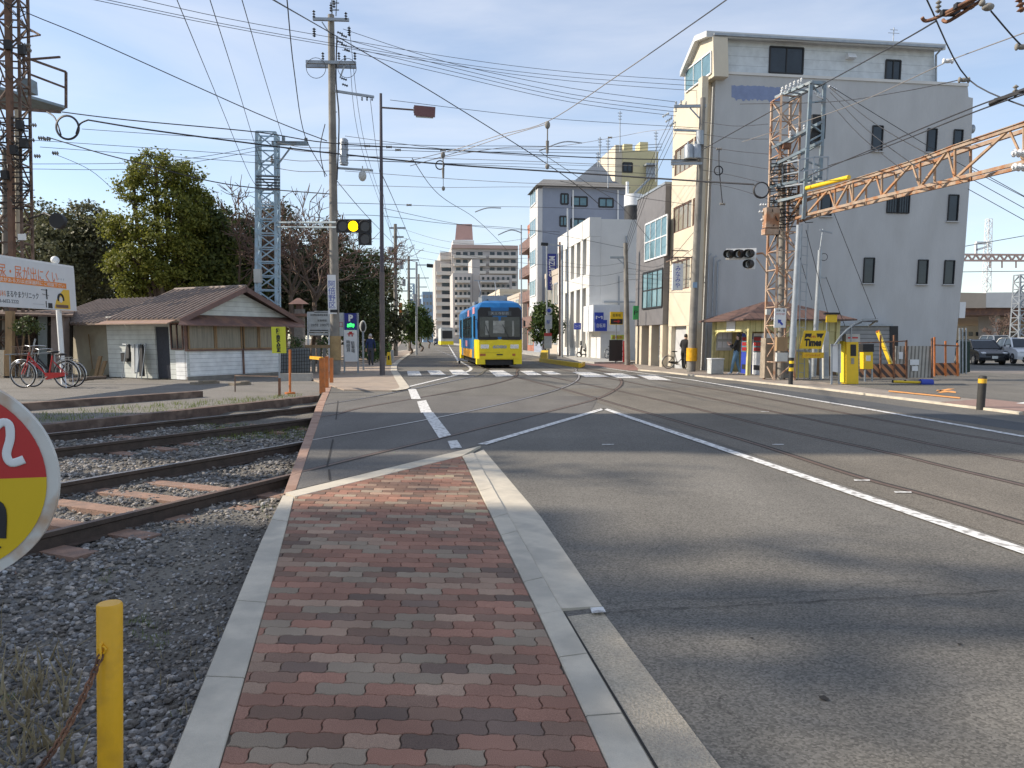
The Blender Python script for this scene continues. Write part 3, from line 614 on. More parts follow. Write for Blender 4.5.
while cnt < 21000:
    y = 1.9+(15.5-1.9)*rs.random()**1.35; xr = kx(y); xl = -.70*y-.2
    x = xr-.02-(xr-xl)*rs.random()
    near = max(0, min(1, (9-y)/7)); r = rs.uniform(.009, .021)*(1.0+.06*y)
    if xr-x < .9 and y < 7.5 and y > 4.0: r *= .65
    stone(x, y, r); cnt += 1
tag(sm_.build('ballast_gravel', 'stone', base=(0, 0, 0)), 'loose grey ballast stones beside the paved footway', 'gravel', kind='stuff')

# retaining beams of the yard
def beam(a, b, w, z0, z1, mat, label):
    m = MB(); d = (b-a).normalized(); s = V((-d.y, d.x, 0))*w
    m.hexa([V((q.x, q.y, z0)) for q in (a, b, b+s, a+s)], [V((q.x, q.y, z1)) for q in (a, b, b+s, a+s)]); return solo('retaining_beam', m, mat, label, 'beam')
a, b = g2(45, 426), g2(319, 396.3); beam(ext(a, b, 14), b, .25, -.25, .02, 'darkrust', 'long dark retaining beam between the far track and the gravel yard')
a, b = g2(29, 407, .05), g2(203, 394.3, .05); beam(ext(a, b, 14), b, .3, -.1, .14, 'darkrust', 'short rusty beam ending in the middle of the gravel yard')

# weeds
def tuft(m, c, n, h, r, rr):
    for _ in range(n):
        a = rr.uniform(0, 6.28); d = rr.random()**.5*r; b = V((c.x+math.cos(a)*d, c.y+math.sin(a)*d, c.z)); hh = h*rr.uniform(.4, 1.1)
        le = V((rr.uniform(-.5, .5), rr.uniform(-.5, .5), 1))*hh; w = V((rr.uniform(-1, 1), rr.uniform(-1, 1), 0)).normalized()*hh*.05
        m.add([b-w, b+w, b+le*.6+w*.7, b+le*.6-w*.7+V((0, 0, .001)), b+le], [(0, 1, 2, 3), (3, 2, 4)])
rg = random.Random(5); mg = MB(); ms = MB()
for i in range(420):
    y = rg.uniform(7.5, 11.5); t = rg.random(); p = g2(rg.uniform(190, 312), rg.uniform(425, 440), -.14); tuft(mg, p, 5, .07, .06, rg)
for i in range(230):
    xx = rg.uniform(40, 300); p = g2(xx, 425-(xx-45)*.105-rg.uniform(1, 13)*(1-xx/420), -.03); tuft(mg, p, 7, .10, .12, rg)
for x, y, n in ((140, 622, 22), (150, 640, 14), (105, 577, 8), (182, 717, 5), (130, 765, 8), (25, 735, 14), (8, 700, 10), (262, 508, 16), (275, 500, 10), (215, 445, 25), (230, 440, 25), (300, 428, 20), (120, 400, 14)):
    for _ in range(n): tuft(mg, g2(x+rg.gauss(0, 9), y+rg.gauss(0, 5), -.14), 5, .035, .03, rg)
tag(mg.build('weeds', 'grass', base=(0, 0, 0)), 'small green weeds growing through the ballast', 'weeds', kind='stuff')
for i in range(75):
    p = g2(rg.uniform(-10, 75) if i < 60 else rg.uniform(140, 235), rg.uniform(660, 775) if i < 60 else rg.uniform(600, 720), -.15); tuft(ms, p, 3, .16 if i < 60 else .07, .04, rg)
for i in range(26):
    p = g2(rg.uniform(-10, 80), rg.uniform(640, 790), -.13); q = p+V((rg.uniform(-.2, .2), rg.uniform(-.15, .15), rg.uniform(.03, .2))); r = q+V((rg.uniform(-.1, .1), rg.uniform(-.1, .1), rg.uniform(-.04, .1)))
    ms.tube([p, q, r], [.0022, .0018, .0008], 4)
tag(ms.build('dry_weeds', 'straw', base=(0, 0, 0)), 'dry straw coloured weed stalks in the ballast at the near left', 'dry weeds', kind='stuff')
# scattered grit by kerb
# ---------------------------------------------------------------- near yellow post with chain
c = P(110.3, 768, 2.47); tpp = P(109.5, 603, 2.47); c = tpp+(c-tpp)*1.45
t = thing('yellow_post', 'yellow steel post with a rusty chain in the near left gravel', 'post', c)
m = MB(); rt = P(109.5, 603, 2.47); hp = rt.z
m.tube([c, (rt.x, c.y, hp-.006), (rt.x, c.y, hp)], [.040, .040, .036], 32); m.build('post_body', 'yel_post', t)
m = MB(); kx0 = P(104, 648, 2.44); cx_ = rt.x; m.ring((cx_-.01, c.y-.045, kx0.z), (1, 0, 0), (0, 0, 1), .012, .004, 14, 6); m.tube([(cx_-.012, c.y-.03, kx0.z+.022), (cx_-.012, c.y-.052, kx0.z+.018), (cx_-.012, c.y-.052, kx0.z-.012)], .005, 8); m.build('chain_hook', 'yel_post', t)
m = MB(); e = P(20, 790, 2.2); s = kx0+V((0, -.02, -.015)); nL = 26
for i in range(nL):
    u = i/nL; p = s.lerp(e, u)-UP*(.05*4*u*(1-u)); q = s.lerp(e, (i+1)/nL)-UP*(.05*4*((i+1)/nL)*(1-(i+1)/nL)); d = (q-p).normalized()
    sd = d.cross(UP).normalized(); ay = sd if i % 2 else d.cross(sd).normalized(); cc = (p+q)/2; pts = []
    for k in range(11):
        a = 2*math.pi*k/10; pts.append(cc+d*math.cos(a)*.0175+ay*math.sin(a)*.0095)
    m.tube(pts, .0034, 5, cap=False)
tag(m.build('chain', 'rust', t), 'rusty chain sagging to the ground')
# ---------------------------------------------------------------- round sign at the left edge
SY = 2.1; cs = P(-61, 481, SY); rS = 109/F*SY
t = thing('round_sign', 'round sign with red upper half and yellow lower half, cut by the left edge', 'road sign', (cs.x, cs.y, -.12))
nx = V((math.cos(R(14)), math.sin(R(14)), 0)); ny = UP; nz = nx.cross(ny)    # facing the camera side
quick('rim', pm('sign rim', (.60, .59, .55), .6, .12, 6, stain=(.42, .22, .08), stain_amt=.75, stain_scale=7), t, lambda m: m.disc(cs-nz*.02, nx, ny, rS, .02, 64))
def half(m, up, r, dz):
    pts = [cs+(nx*math.cos(a)+ny*math.sin(a)*1)*r+nz*dz for a in [math.pi*i/30*(1 if up else -1) for i in range(31)]]
    m.prism(pts if up else pts[::-1], nz*.003)
quick('red_half', 'red', t, lambda m: half(m, True, rS*.90, .001)); quick('yellow_half', pm('sign yellow', (.66, .45, .01), .45, .06, 3), t, lambda m: half(m, False, rS*.90, .001))
k = SY/F
def sp(x, y): p = P(x, y, SY); return V((cs.x, cs.y, 0))+nx*((p.x-cs.x)/nx.x)+UP*p.z+nz*.006
m = MB(); pts = crom([sp(-20, 440), sp(-9, 425), sp(-1, 426), sp(0.5, 440), sp(-2.5, 456), sp(2, 465), sp(13, 462)], 5); m.tube(pts, [.012]*(len(pts)-6)+[.0125]*6, 10)
for p in m.v[:]: pass
m.v = [tuple(V(v)-nz*(V(v)-cs-nz*.006).dot(nz)*.85) for v in m.v]; m.build('lettering', 'white', t)
m = MB(); pts = crom([sp(-40, 541), sp(-40, 515), sp(-30, 504), sp(-16, 504), sp(-6, 512), sp(-5.5, 541)], 4); m.tube(pts, .011, 8); m.tube([sp(-26, 550), sp(-6, 550)], .003, 6)
m.v = [tuple(V(v)-nz*(V(v)-cs-nz*.006).dot(nz)*.85) for v in m.v]; m.build('lettering', 'black', t)
quick('sign_post', 'galv', t, lambda m: m.tube([(cs.x, cs.y+.06, -.2), (cs.x, cs.y+.06, cs.z+.3)], .03, 16))
# ================================================================ RIGHT SIDE BUILDINGS
FN = 14.0                                                     # facade line of the right side
TC = nt(N(699, 371, FN))[1]                                   # near corner of the tall building
NF = -RD                                                      # normals: facade faces the street, side walls face back down it
NT = -SD
def bodyT(name, parent, mat, pts, t, depth):                  # outline in the plane across the street, given depth along it
    m = MB(); m.prism([T(x, y, t) for x, y in pts], SD*depth); return m.build(name, mat, parent)
# ---- tall grey building
b0 = T(699, 371, TC); tall = thing('apartment_building', 'tall grey rendered building with a cream front and a white attic storey', 'building', (b0.x, b0.y, 0))
TF = nt(N(667, 368, FN))[1]; dep = TF-TC
bodyT('wall', tall, 'gray_render', [(703.5, 374), (716, 72.5), (967.5, 85), (968.6, 97), (973, 98), (970, 180), (964.5, 257), (958, 320), (953, 374)], TC, dep)
# cream front: slab with openings, a little proud of the grey body
zt = N(712, 76, FN).z; tcr = nt(N(708, 200, FN))[1]
def fz(px, py): return N(px, py, FN).z
def ft_(px): return nt(N(px, 338, FN))[1]
def front_slab(m, t0, t1, z0, z1, n0=FN-.22, n1=FN+.02, mi=0): m.sbox(n0, n1, t0, t1, z0, z1, mi)
FB = FN+.55; nA0, nA1 = FN, FN+.6
bands = [(690, 73.5+26.0), ]
# horizontal bands of cream wall between window rows (z from pixels measured at x=690)
Z = lambda y: N(690, y, FN-.5).z
rows = [(Z(92), Z(134)), (Z(160), Z(196)), (Z(222.5), Z(254)), (Z(285.5), Z(324))]
rows[0] = (zt-.1, rows[0][1])
tA, tB = TC+.45, TF-.05
zrows = [(N(712, 76, FN).z, Z(133)), (Z(161), Z(195)), (Z(223), Z(254)), (Z(286), Z(325))]
m = MB()
for z1, z0 in zrows: m.sbox(nA0, FB-.01, tA, tB, z0, z1)
for z1, z0 in zip([r[1] for r in zrows[:-1]], [r[0] for r in zrows[1:]]): m.sbox(FB-.25, FB-.02, tA, tB, z0-.02, z1+.02); m.sbox(nA0+.003, FB-.03, tB-.35, tB-.003, z0-.02, z1+.02); m.sbox(nA0+.003, FB-.03, tA+.003, tA+.12, z0-.02, z1+.02); m.sbox(nA0+.002, FB-.03, tA+1.0, tA+1.15, z0-.02, z1+.02)
m.build('front_wall', 'cream', tall)
zb = zrows[-1][1]
m = MB(); m.sbox(FN-.30, FN-.004, TC-.12, TC+.36, 0, zt+.12); m.build('corner_pilaster', 'cream', tall)
m = MB()
for a, b in ((tB-.45, tB), (tA+1.1, tA+1.45), (tA, tA+.25)): quick('pillar', 'cream', tall, lambda m: m.sbox(nA0+.02, nA0+.4, a, b, .1, zb-.004))

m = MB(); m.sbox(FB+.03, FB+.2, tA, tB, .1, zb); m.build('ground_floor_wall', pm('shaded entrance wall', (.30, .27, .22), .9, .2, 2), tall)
for i in range(3):
    z1 = zrows[i][1]; z0 = zrows[i+1][0]
    def q(t0, t1, n): return [W(n, t1, z0+.03), W(n, t0, z0+.03), W(n, t0, z1-.03), W(n, t1, z1-.03)]
    window(tall, q(tA+1.16, tB-.36, FB-.46), NF, 'brown', 'glass_curtain', 4, 1, .07)
    window(tall, q(tA+.13, tA+.99, FB-.46), NF, 'brown', 'glass_curtain', 2, 1, .07)
# side windows
wl = [(872, 126, 882, 151), (927, 129, 936, 152), (953.5, 130, 962, 147), (821, 194, 831, 216), (810.5, 122, 820.5, 145), (948, 195, 957.5, 221), (863.5, 258, 873.5, 283), (917.6, 260, 927, 284), (944, 260.6, 953.5, 284)]
for i, (x0, y0, x1, y1) in enumerate(wl):
    q = rect(T, TC, x0, y0, x1, y1); window(tall, q, NT, 'black', 'glass', 1, 1, .04, depth=.07)
    mm = MB(); mm.box(((q[0]+q[1])/2-SD*.05)-UP*.04, ((q[1]-q[0]).length+.16, .14, .05), (RD, SD, UP)); mm.build('sill', 'gray_render', tall)
q = rect(T, TC, 887, 194.5, 909, 213); window(tall, q, NT, 'black', 'glass', 2, 1, .05, label='wide window with a barred grille')
m = MB()
for i in range(9): p = q[0].lerp(q[1], (i+.5)/9)-SD*.12; m.bar(p, p+UP*(q[3].z-q[0].z), .02)
m.build('grille', 'black', tall)
# attic
NAT = .3
am = MB(); ap = [T(x, y, TC+.25) for x, y in ((722.5, 74), (722.5, 37), (934, 48), (935.5, 84))]; am.prism(ap, SD*(dep-.2)); am.build('attic_wall', 'attic_siding', tall)
# attic front under the gable, facing the street
nf = nt(ap[0])[0]; a1 = [N(714, 76, FN+.1), N(713, 36.5, FN+.1), N(697, 39.5, FN+.1), N(684.5, 72, FN+.1), N(684.5, 100, FN+.1)]
m = MB(); m.prism(a1, RD*(.7)); m.build('attic_front', 'cream', tall)
window(tall, [N(686, 92.5, FN+.08), N(711.5, 73, FN+.08), N(711.5, 51, FN+.08), N(686, 71, FN+.08)], NF, 'white', 'glass_blue', 3, 1, .06)
window(tall, rect(T, TC+.25, 769.5, 47.6, 802.8, 73.6), NT, 'black', 'glass', 2, 1, .07); window(tall, rect(T, TC+.25, 885.5, 60.5, 900, 80), NT, 'black', 'glass', 2, 1, .07)
m = MB(); q = rect(T, TC+.2, 846, 54, 854, 59.5); m.hexa([q[0]-SD*.3, q[1]-SD*.3, q[1]+SD*.05, q[0]+SD*.05], [q[3]-SD*.1, q[2]-SD*.1, q[2]+SD*.05, q[3]+SD*.05]); m.build('vent_hood', 'white', tall)
# roof slab: ridge near the grey side, sloping down along the street; thick white fascia
r0 = T(714, 31, TC-.15); r1 = T(944, 44, TC-.15); ridge = [r0, r1]
e0 = N(691, 35.5, FN-.35); e1 = N(676.5, 71, FN-.35)
n0 = nt(r0)[0]-.35; n1_ = nt(r1)[0]+.1
t0 = nt(r0)[1]; te = nt(e0)[1]; tf = nt(e1)[1]
prof = [(t0, r0.z), (te, e0.z+.0), (tf, e1.z)]; th = .26
m = MB()
for (ta, za), (tb, zb_) in zip(prof[:-1], prof[1:]):
    zr = lambda z, n: z-(.75*(n-n0)/(n1_-n0))*0
    A = [W(n0, ta, za-th), W(n1_, ta, r1.z-th+(za-r0.z)), W(n1_, tb, r1.z-th+(zb_-r0.z)), W(n0, tb, zb_-th)]
    m.hexa(A, [p+UP*th for p in A])
m.build('roof', pm('attic roof metal', (.55, .56, .55), .6, .08, 2), tall)
m = MB(); m.bar(T(714, 34, TC-.25), T(944, 47, TC-.25), .10, .10); m.tube([T(944, 46, TC-.25), T(936, 55, TC+.1), T(936, 82, TC+.1)], .05, 8); m.build('gutter_pipe', 'galv', tall)
m = MB(); c = T(893, 44, TC+1); m.tube([c, c+UP*.75], .025, 6); m.bar(c+UP*.5-RD*.3, c+UP*.5+RD*.3, .02); m.bar(c+UP*.65-RD*.2, c+UP*.65+RD*.2, .02); m.build('rooftop_antenna', 'galv', tall)
m = MB(); m.prism([T(x, y, TC-.004) for x, y in ((713, 73.5), (713, 71), (968, 83.5), (968, 86.5))], -SD*.05); m.build('parapet_coping', 'white_render', tall)
# irregular blue paint patch
rb = random.Random(4); top = []; bot = []
for i in range(31):
    x = 731.5+i*1.62; top.append((x, 85.5+rb.uniform(-.6, .8)+(1.5 if i > 20 else 0))); bot.append((x, 100+rb.uniform(-1.5, 1.5)+(2.5 if i > 22 else 0)+(-1.5 if i < 3 else 0)))
m = MB(); m.prism([T(x, y, TC-.005) for x, y in bot+top[::-1]], SD*.004); m.build('paint_patch', 'blue_patch', tall)
# drain pipes at the corner and small wall fittings
m = MB()
for x, y0 in ((709, 256), (714, 258), (718, 262)):
    a = T(x, y0, TC-.12); m.tube([(a.x, a.y, 0), a, a+RD*.12+UP*.1], .04, 8)
m.build('drain_pipe', 'galv', tall)
m = MB()
c = T(972, 129, TC+.6); m.ball(c+RD*.02, (.14, .14, .22))
m.build('wall_lamp', 'galv', tall)
m = MB(); q = rect(T, TC+.2, 959.5, 302, 965.5, 318); m.prism(q, SD*.3); m.build('air_vent_box', 'white', tall)
# vertical shop sign on the cream front
c = P(677.5, 277, 36.5); t = thing('hanging_shop_sign', 'narrow white sign with blue characters hanging from the cream front', 'sign', (c.x, c.y, c.z-1))
h = .98; quick('sign_panel', 'white', t, lambda m: m.box(c, (.5, .10, 1.22), (RD, SD, UP))); text('なみやー', .24, c-SD*.056, RD, UP, 'blue', t) if 0 else text(['み', 'な', 'み', 'や'], .27, c-SD*.056, RD, UP, 'blue', t, vertical=True)
quick('bracket', 'darkrust', t, lambda m: (m.bar(c+UP*.9-RD*.7, c+UP*.9+RD*.8, .05), m.bar(c+UP*.6, c+UP*.9, .04), m.bar(c+UP*.9+SD*.01, c+UP*.9+SD*2.2+RD*.2, .05), m.bar(c+UP*.6-RD*.3, c+UP*1.2-RD*.3, .04), m.bar(c+UP*1.2-RD*.3, c+UP*1.2+RD*.5, .04)))

# ---- dark grey tiled building
t0, t1 = TF+.02, ft_(639.5); tg = t1-t0
dg = thing('tiled_building', 'dark grey tiled three storey building on cream pillars', 'building', W(FN, t0))
z1 = N(642, 201, FN).z; zb = N(637, 326, FN).z
quick('wall', 'gray_tile', dg, lambda m: m.sbox(FN-.3, FN+11, t0, t1, zb, z1))
quick('ground_floor_wall', pm('pale shop wall', (.35, .31, .33), .8, .2, 2), dg, lambda m: m.sbox(FN+1.6, FN+11, t0+.01, t1-.01, 0, zb))
for a in (t0+.1, (t0+t1)/2-.5, t1-1.2, t1-.4): quick('pillar', 'cream', dg, lambda m: m.sbox(FN-.25, FN+.2, a, a+.42, 0, zb-.003))
def nq(n, x0, x1, y0, y1):
    """upright rectangle on a facade plane; y measured at x0"""
    zt = N(x0, y0, n).z; zb = N(x0, y1, n).z; a = nt(N(x0, 338, n))[1]; b = nt(N(x1, 338, n))[1]
    return [W(n, a, zb), W(n, b, zb), W(n, b, zt), W(n, a, zt)]
window(dg, nq(FN-.31, 643.5, 665, 226, 262), NF, 'white', 'glass_blue', 4, 2, .08); window(dg, nq(FN-.31, 642, 661.5, 274, 309), NF, 'black', 'glass_blue', 4, 2, .09)
quick('coping', 'galv', dg, lambda m: m.sbox(FN-.34, FN+11, t0, t1+.05, z1+.002, z1+.12))
quick('shop_lamp', pm('violet sign', (.2, .1, .5), .5, .1, 2), dg, lambda m: m.ball(W(FN+1.3, t0+2, 3.0), (.3, .3, .28)))

# ---- white building with fins
tw0 = nt(N(588, 358, FN))[1]; tw1 = nt(N(557, 356, FN))[1]
zt = N(584.5, 222, FN).z
wb = thing('office_building', 'white office building with tall vertical window recesses', 'building', W(FN, tw0))
quick('wall', 'white_render', wb, lambda m: m.sbox(FN+.9, FN+11, tw0, tw1, 0, zt))
m = MB(); nfin = 5; L = tw1-tw0
m.sbox(FN, FN+.896, tw0+.002, tw1, zt-1.3, zt+.12); m.sbox(FN+.02, FN+.894, tw0+.05, tw1, zt*.52, zt*.52+1.0)
for i in range(nfin+1):
    a = tw0+.01+(L-1.0)*i/nfin; m.sbox(FN+.04, FN+.892, a, a+(1.1 if i == 0 else .9), 0, zt-1.31)
m.sbox(FN+.03, FN+.891, tw0+.05, tw1-.02, 0, .8); m.build('facade_fin', 'white_render', wb)
for i in range(nfin):
    a = tw0+.01+(L-1.0)*i/nfin+1.0; b = tw0+.01+(L-1.0)*(i+1)/nfin-.1
    for zz in ((1.0, zt*.5), (zt*.52+1.1, zt-1.4)):
        window(wb, [W(FN+.88, b, zz[0]), W(FN+.88, a, zz[0]), W(FN+.88, a, zz[1]), W(FN+.88, b, zz[1])], NF, 'galv', 'glass_curtain', 2, 3, .06)
quick('downpipe', 'galv', wb, lambda m: (m.tube([T(619, y, tw0-.08) for y in (276, 335)], .05, 6), m.tube([T(626.5, y, tw0-.08) for y in (236, 335)], .06, 6), m.bar(T(604, 302, tw0-.05), T(652, 302, tw0-.05), .1)))
# annex
ta0 = tw0-3.0; an = thing('annex_building', 'small white single storey annex with blue signs', 'building', W(FN, ta0))
za = T(604, 305, ta0).z
quick('wall', 'white_render', an, lambda m: m.sbox(FN+.2, FN+7, ta0, tw0-.01, 0, za-.003)); quick('canopy', 'white', an, lambda m: m.sbox(FN-.4, FN+1.6, ta0-.1, tw0-.02, za-1.9, za))
for i, (x, y, w_, h_, tx) in enumerate(((599, 317.5, 9, 10, 'M'), (601, 325.5, 12, 11, '自転車'))):
    c = P(x, y, W(FN, ta0-.5).y); s_ = c.y/F
    t = thing('wall_sign', ['upper small blue sign on the white annex corner', 'lower larger blue sign on the white annex corner'][i], 'sign', (c.x, c.y, c.z-.4))
    quick('sign_panel', 'blue', t, lambda m: m.box(c, (w_*s_, .08, h_*s_), (RD, SD, UP))); text(tx, .33, c-SD*.045, RD, UP, 'white', t, w=w_*s_*.75)
# rooftop tank tower on white building
c = T(633, 222, tw0+2); hz = T(633, 195, tw0+2).z; rr = 8.5/F*c.y
t = thing('rooftop_tank', 'round metal rooftop tank tower behind the white building roof', 'tank', (c.x, c.y, zt))
quick('drum', 'galv', t, lambda m: m.tube([(c.x, c.y, zt), (c.x, c.y, hz-1.6), (c.x, c.y, hz-.8)], rr, 24)); 
quick('dark_band', 'black', t, lambda m: m.tube([(c.x, c.y, hz-2.4), (c.x, c.y, hz-.9)], rr*1.03, 24)); quick('lid', 'white', t, lambda m: (m.tube([(c.x, c.y, hz-.85), (c.x, c.y, hz)], rr*1.06, 24), m.tube([(c.x-.5, c.y, hz), (c.x-.5, c.y, hz+1)], .12, 8)))

# ---- blue grey building
tb0 = nt(N(542, 338, FN))[1]; tb1 = nt(N(534, 338, FN))[1]; zt = T(585, 187.5, tb0).z
bb = thing('apartment_building', 'blue grey building with small black framed windows and a dark roof edge', 'building', W(FN, tb0))
quick('wall', 'bluegray', bb, lambda m: m.sbox(FN, nt(T(625, 300, tb0))[0], tb0, tb1, 0, zt)); quick('front_wall', pm('light front cladding', (.55, .55, .55), .7, .1, 1), bb, lambda m: m.sbox(FN-.5, FN-.01, tb0+.01, tb1, 4, zt-.2))
quick('roof', pm('dark slate roof', (.17, .165, .155), .8, .2, 2), bb, lambda m: m.hexa([W(FN-.8, tb0-.6, zt), W(nt(T(627, 300, tb0))[0], tb0-.6, zt), W(nt(T(627, 300, tb0))[0], tb1, zt), W(FN-.8, tb1, zt)], [W(FN+.6, tb0+3, zt+1.3), W(nt(T(620, 300, tb0))[0], tb0+3, zt+1.3), W(nt(T(620, 300, tb0))[0], tb1, zt+1.3), W(FN+.6, tb1, zt+1.3)]))
quick('gable', pm('pale gable', (.42, .43, .45), .8, .1, 1), bb, lambda m: m.prism([T(568, 186, tb0+2.2), T(615, 186, tb0+2.2), T(609, 174, tb0+2.2), T(598, 161, tb0+2.2)], SD*5))
for x0, y0, x1, y1 in ((561, 194, 568, 204), (572, 197, 587, 206), (599, 198.5, 613, 207), (560, 216.5, 567, 226), (571, 219, 585, 227.5), (561, 240, 568, 250)): window(bb, rect(T, tb0, x0, y0, x1, y1), NT, 'black', 'glass_blue', 2, 1, .16)
for k in range(4):
    window(bb, [W(FN-.52, tb1-.5, 6+k*3.1), W(FN-.52, tb0+1, 6+k*3.1), W(FN-.52, tb0+1, 7.6+k*3.1), W(FN-.52, tb1-.5, 7.6+k*3.1)], NF, 'white', 'glass_blue', 3, 1, .1)
quick('downpipe', 'white', bb, lambda m: [m.tube([T(x, 190, tb0-.1), T(x, 300, tb0-.1)], .09, 6) for x in (618, 573)])
c = P(551.5, 272, W(FN, tb0-4).y); s_ = c.y/F; t = thing('banner_sign', 'tall blue vertical banner sign with white letters beside the blue grey building', 'sign', (c.x, c.y, c.z-17*s_))
quick('sign_panel', 'navy', t, lambda m: m.box(c, (9*s_, .3, 35*s_), (RD, SD, UP))); text('MIZUHO', 8.2*s_, c-SD*.16+UP*5*s_, -UP, RD, 'white', t, w=20*s_, bold=.02); text(['み', 'ず'], 4.5*s_, c-SD*.16-UP*12*s_, RD, UP, 'white', t, vertical=True)
quick('bracket', 'galv', t, lambda m: [m.bar(c+UP*k*s_, c+UP*k*s_+RD*1.5*0-SD*-3.5+RD*.4, .12) for k in (-14, 14)])

# ---- pale yellow building beyond
ty = 96; yb = thing('apartment_building', 'pale yellow tower building with small rooftop boxes', 'building', T(635, 338, ty).xy.to_3d())
n0 = nt(T(613, 300, ty))[0]; n1_ = nt(T(655, 300, ty))[0]; zt = T(635, 150.5, ty).z
quick('wall', 'yellow_render', yb, lambda m: m.sbox(n0+.9, n1_, ty, ty+9, 0, zt)); quick('front_wall', 'cream', yb, lambda m: m.sbox(n0, n0+.88, ty+.01, ty+9, 0, zt+.6))
window(yb, rect(T, ty, 623, 163, 632, 172), NT, 'black', 'glass', 2, 1, .2)
quick('rooftop_box', 'yellow_render', yb, lambda m: (m.prism(rect(T, ty+1, 624, 144, 632.5, 151), SD*2), m.prism(rect(T, ty+1, 640, 142, 648, 151), SD*2)))
quick('fire_stair', 'galv', yb, lambda m: (m.bar(T(652, 176, ty-.8), T(634, 194, ty-.8), .5, .25), m.bar(T(645, 165, ty-.8), T(656, 165, ty-.8), 1.2, .2), m.prism(rect(T, ty-.6, 646, 163, 655, 179), -SD*.05)))

# ---- red brown building and the ones beyond
def far_bldg(label, n0, n1, t0, t1, z, mat, rows=0, cols=0, fcols=0, grp=None, balc=False, side='R', wm='glass_curtain', name='building'):
    b = thing(name, label, 'building', W(n0, t0), grp); quick('wall', mat, b, lambda m: m.sbox(n0, n1, t0, t1, -.1, z))
    quick('roof_parapet', mat, b, lambda m: (m.sbox(n0-.05, n1+.05, t0-.05, t0+.3, z+.003, z+.5), m.sbox(n0-.05, n0+.25, t0+.31, t1, z+.003, z+.5)))
    fh = z/max(1, rows)
    for r in range(rows):
        for c_ in range(cols):
            w = (n1-n0)/cols; a = n0+w*(c_+.2); z0 = fh*r+fh*.3; window(b, [W(a, t0, z0), W(a+w*.6, t0, z0), W(a+w*.6, t0, z0+fh*.45), W(a, t0, z0+fh*.45)], NT, 'galv', wm, 2, 1, .12)
        for c_ in range(fcols):
            w = (t1-t0)/fcols; a = t0+w*(c_+.15); z0 = fh*r+fh*.28; nn = n0 if side == 'R' else n1; ff = NF if side == 'R' else RD
            window(b, [W(nn, a+w*.7, z0), W(nn, a, z0), W(nn, a, z0+fh*.5), W(nn, a+w*.7, z0+fh*.5)], ff, 'galv', wm, 2, 1, .12)
        if balc and r > 0:
            nn = n0 if side == 'R' else n1; d = -1.1 if side == 'R' else 1.1
            quick('balcony', balc if isinstance(balc, str) else mat, b, lambda m: (m.sbox(min(nn, nn+d), max(nn, nn+d), t0+.3, t1-.3, fh*r-.1, fh*r+.1), m.sbox(min(nn+d, nn+d*.9), max(nn+d, nn+d*.9), t0+.3, t1-.3, fh*r+.12, fh*r+1.1), m.sbox(min(nn, nn+d*.88), max(nn, nn+d*.88), t0+.3, t0+.45, fh*r+.12, fh*r+1.1)))
    return b
tr = nt(N(533, 338, FN))[1]
zr_ = N(530, 212, FN).z
far_bldg('red brown building with dark balconies, left of the blue grey one', FN+1.3, FN+5, tr+2, tr+12, zr_*.96, 'brick_red', 5, 1, 2, balc='brown')
far_bldg('beige building beyond the red brown balconies', FN+1.6, FN+9, tr+18, tr+40, N(524, 300, FN).z*1.2, 'beige_far', 4, 2, 3)
far_bldg('low shop house beyond the street tree on the right', FN+.2, FN+9, tw1+.5, tb0-.5, 7.5, 'beige_far', 2, 2, 3)
# ---- big apartment tower far away
def TF_(x, y, t): return T(x, y, t)
ta = 235; ab = thing('apartment_tower', 'large beige apartment tower with stacked balconies and a pink water tank house', 'building', T(476, 338, ta).xy.to_3d())
n = lambda x: nt(T(x, 300, ta))[0]; z = lambda y: T(476, y, ta).z
quick('wall', 'apt_wall', ab, lambda m: (m.sbox(n(452), n(518), ta, ta+22, 0, z(247)), m.sbox(n(436), n(452)-.01, ta+3, ta+25, 0, z(260)), m.sbox(n(441), n(452)-.02, ta+2, ta+24, 0, z(252))))
quick('penthouse', 'pink_dark', ab, lambda m: m.hexa([T(455, 240, ta+4), T(473, 240, ta+4), T(473, 240, ta+10), T(455, 240, ta+10)], [T(456.5, 224, ta+4), T(472, 224, ta+4), T(472, 224, ta+10), T(456.5, 224, ta+10)])); quick('penthouse_base', 'white_render', ab, lambda m: m.prism(rect(T, ta+3.5, 453, 240.2, 474, 248), SD*8))
quick('top_band', 'pinkish', ab, lambda m: m.prism(rect(T, ta-.8, 452, 245, 518, 248.5), SD*2))
for r in range(11):
    y = 252+r*7.7
    quick('balcony', 'apt_light', ab, lambda m: (m.prism(rect(T, ta-1.4, 454, y+3.3, 486, y+6.2), SD*1.3), m.prism(rect(T, ta-1.4, 489, y+3.3, 517, y+6.2), SD*1.3)))
    quick('balcony', 'apt_light', ab, lambda m: (m.prism(rect(T, ta+1.4, 436.5 if r > 1 else 441, y+4, 452, y+7.6), SD*1.3)))
    for x in (456, 463, 470, 478, 490, 497, 504, 511): quick('window', 'glass', ab, lambda m: m.prism(rect(T, ta-.06, x, y, x+4.6, y+3.4), SD*.05))
    if r > 1: quick('side_window', 'glass', ab, lambda m: m.prism(rect(T, ta+1.9, 442, y, 451, y+3.6), SD*.05))
ta2 = 190; b2 = thing('apartment_building', 'lower pale apartment block with stepped stair tower in front of the big tower', 'building', T(480, 338, ta2).xy.to_3d())
quick('wall', 'apt_wall', b2, lambda m: (m.prism(rect(T, ta2, 453, 273, 472, 338), SD*12), m.prism(rect(T, ta2+1, 472.2, 259, 480, 338), SD*11), m.prism(rect(T, ta2+.5, 480.2, 275, 512, 338), SD*11)))
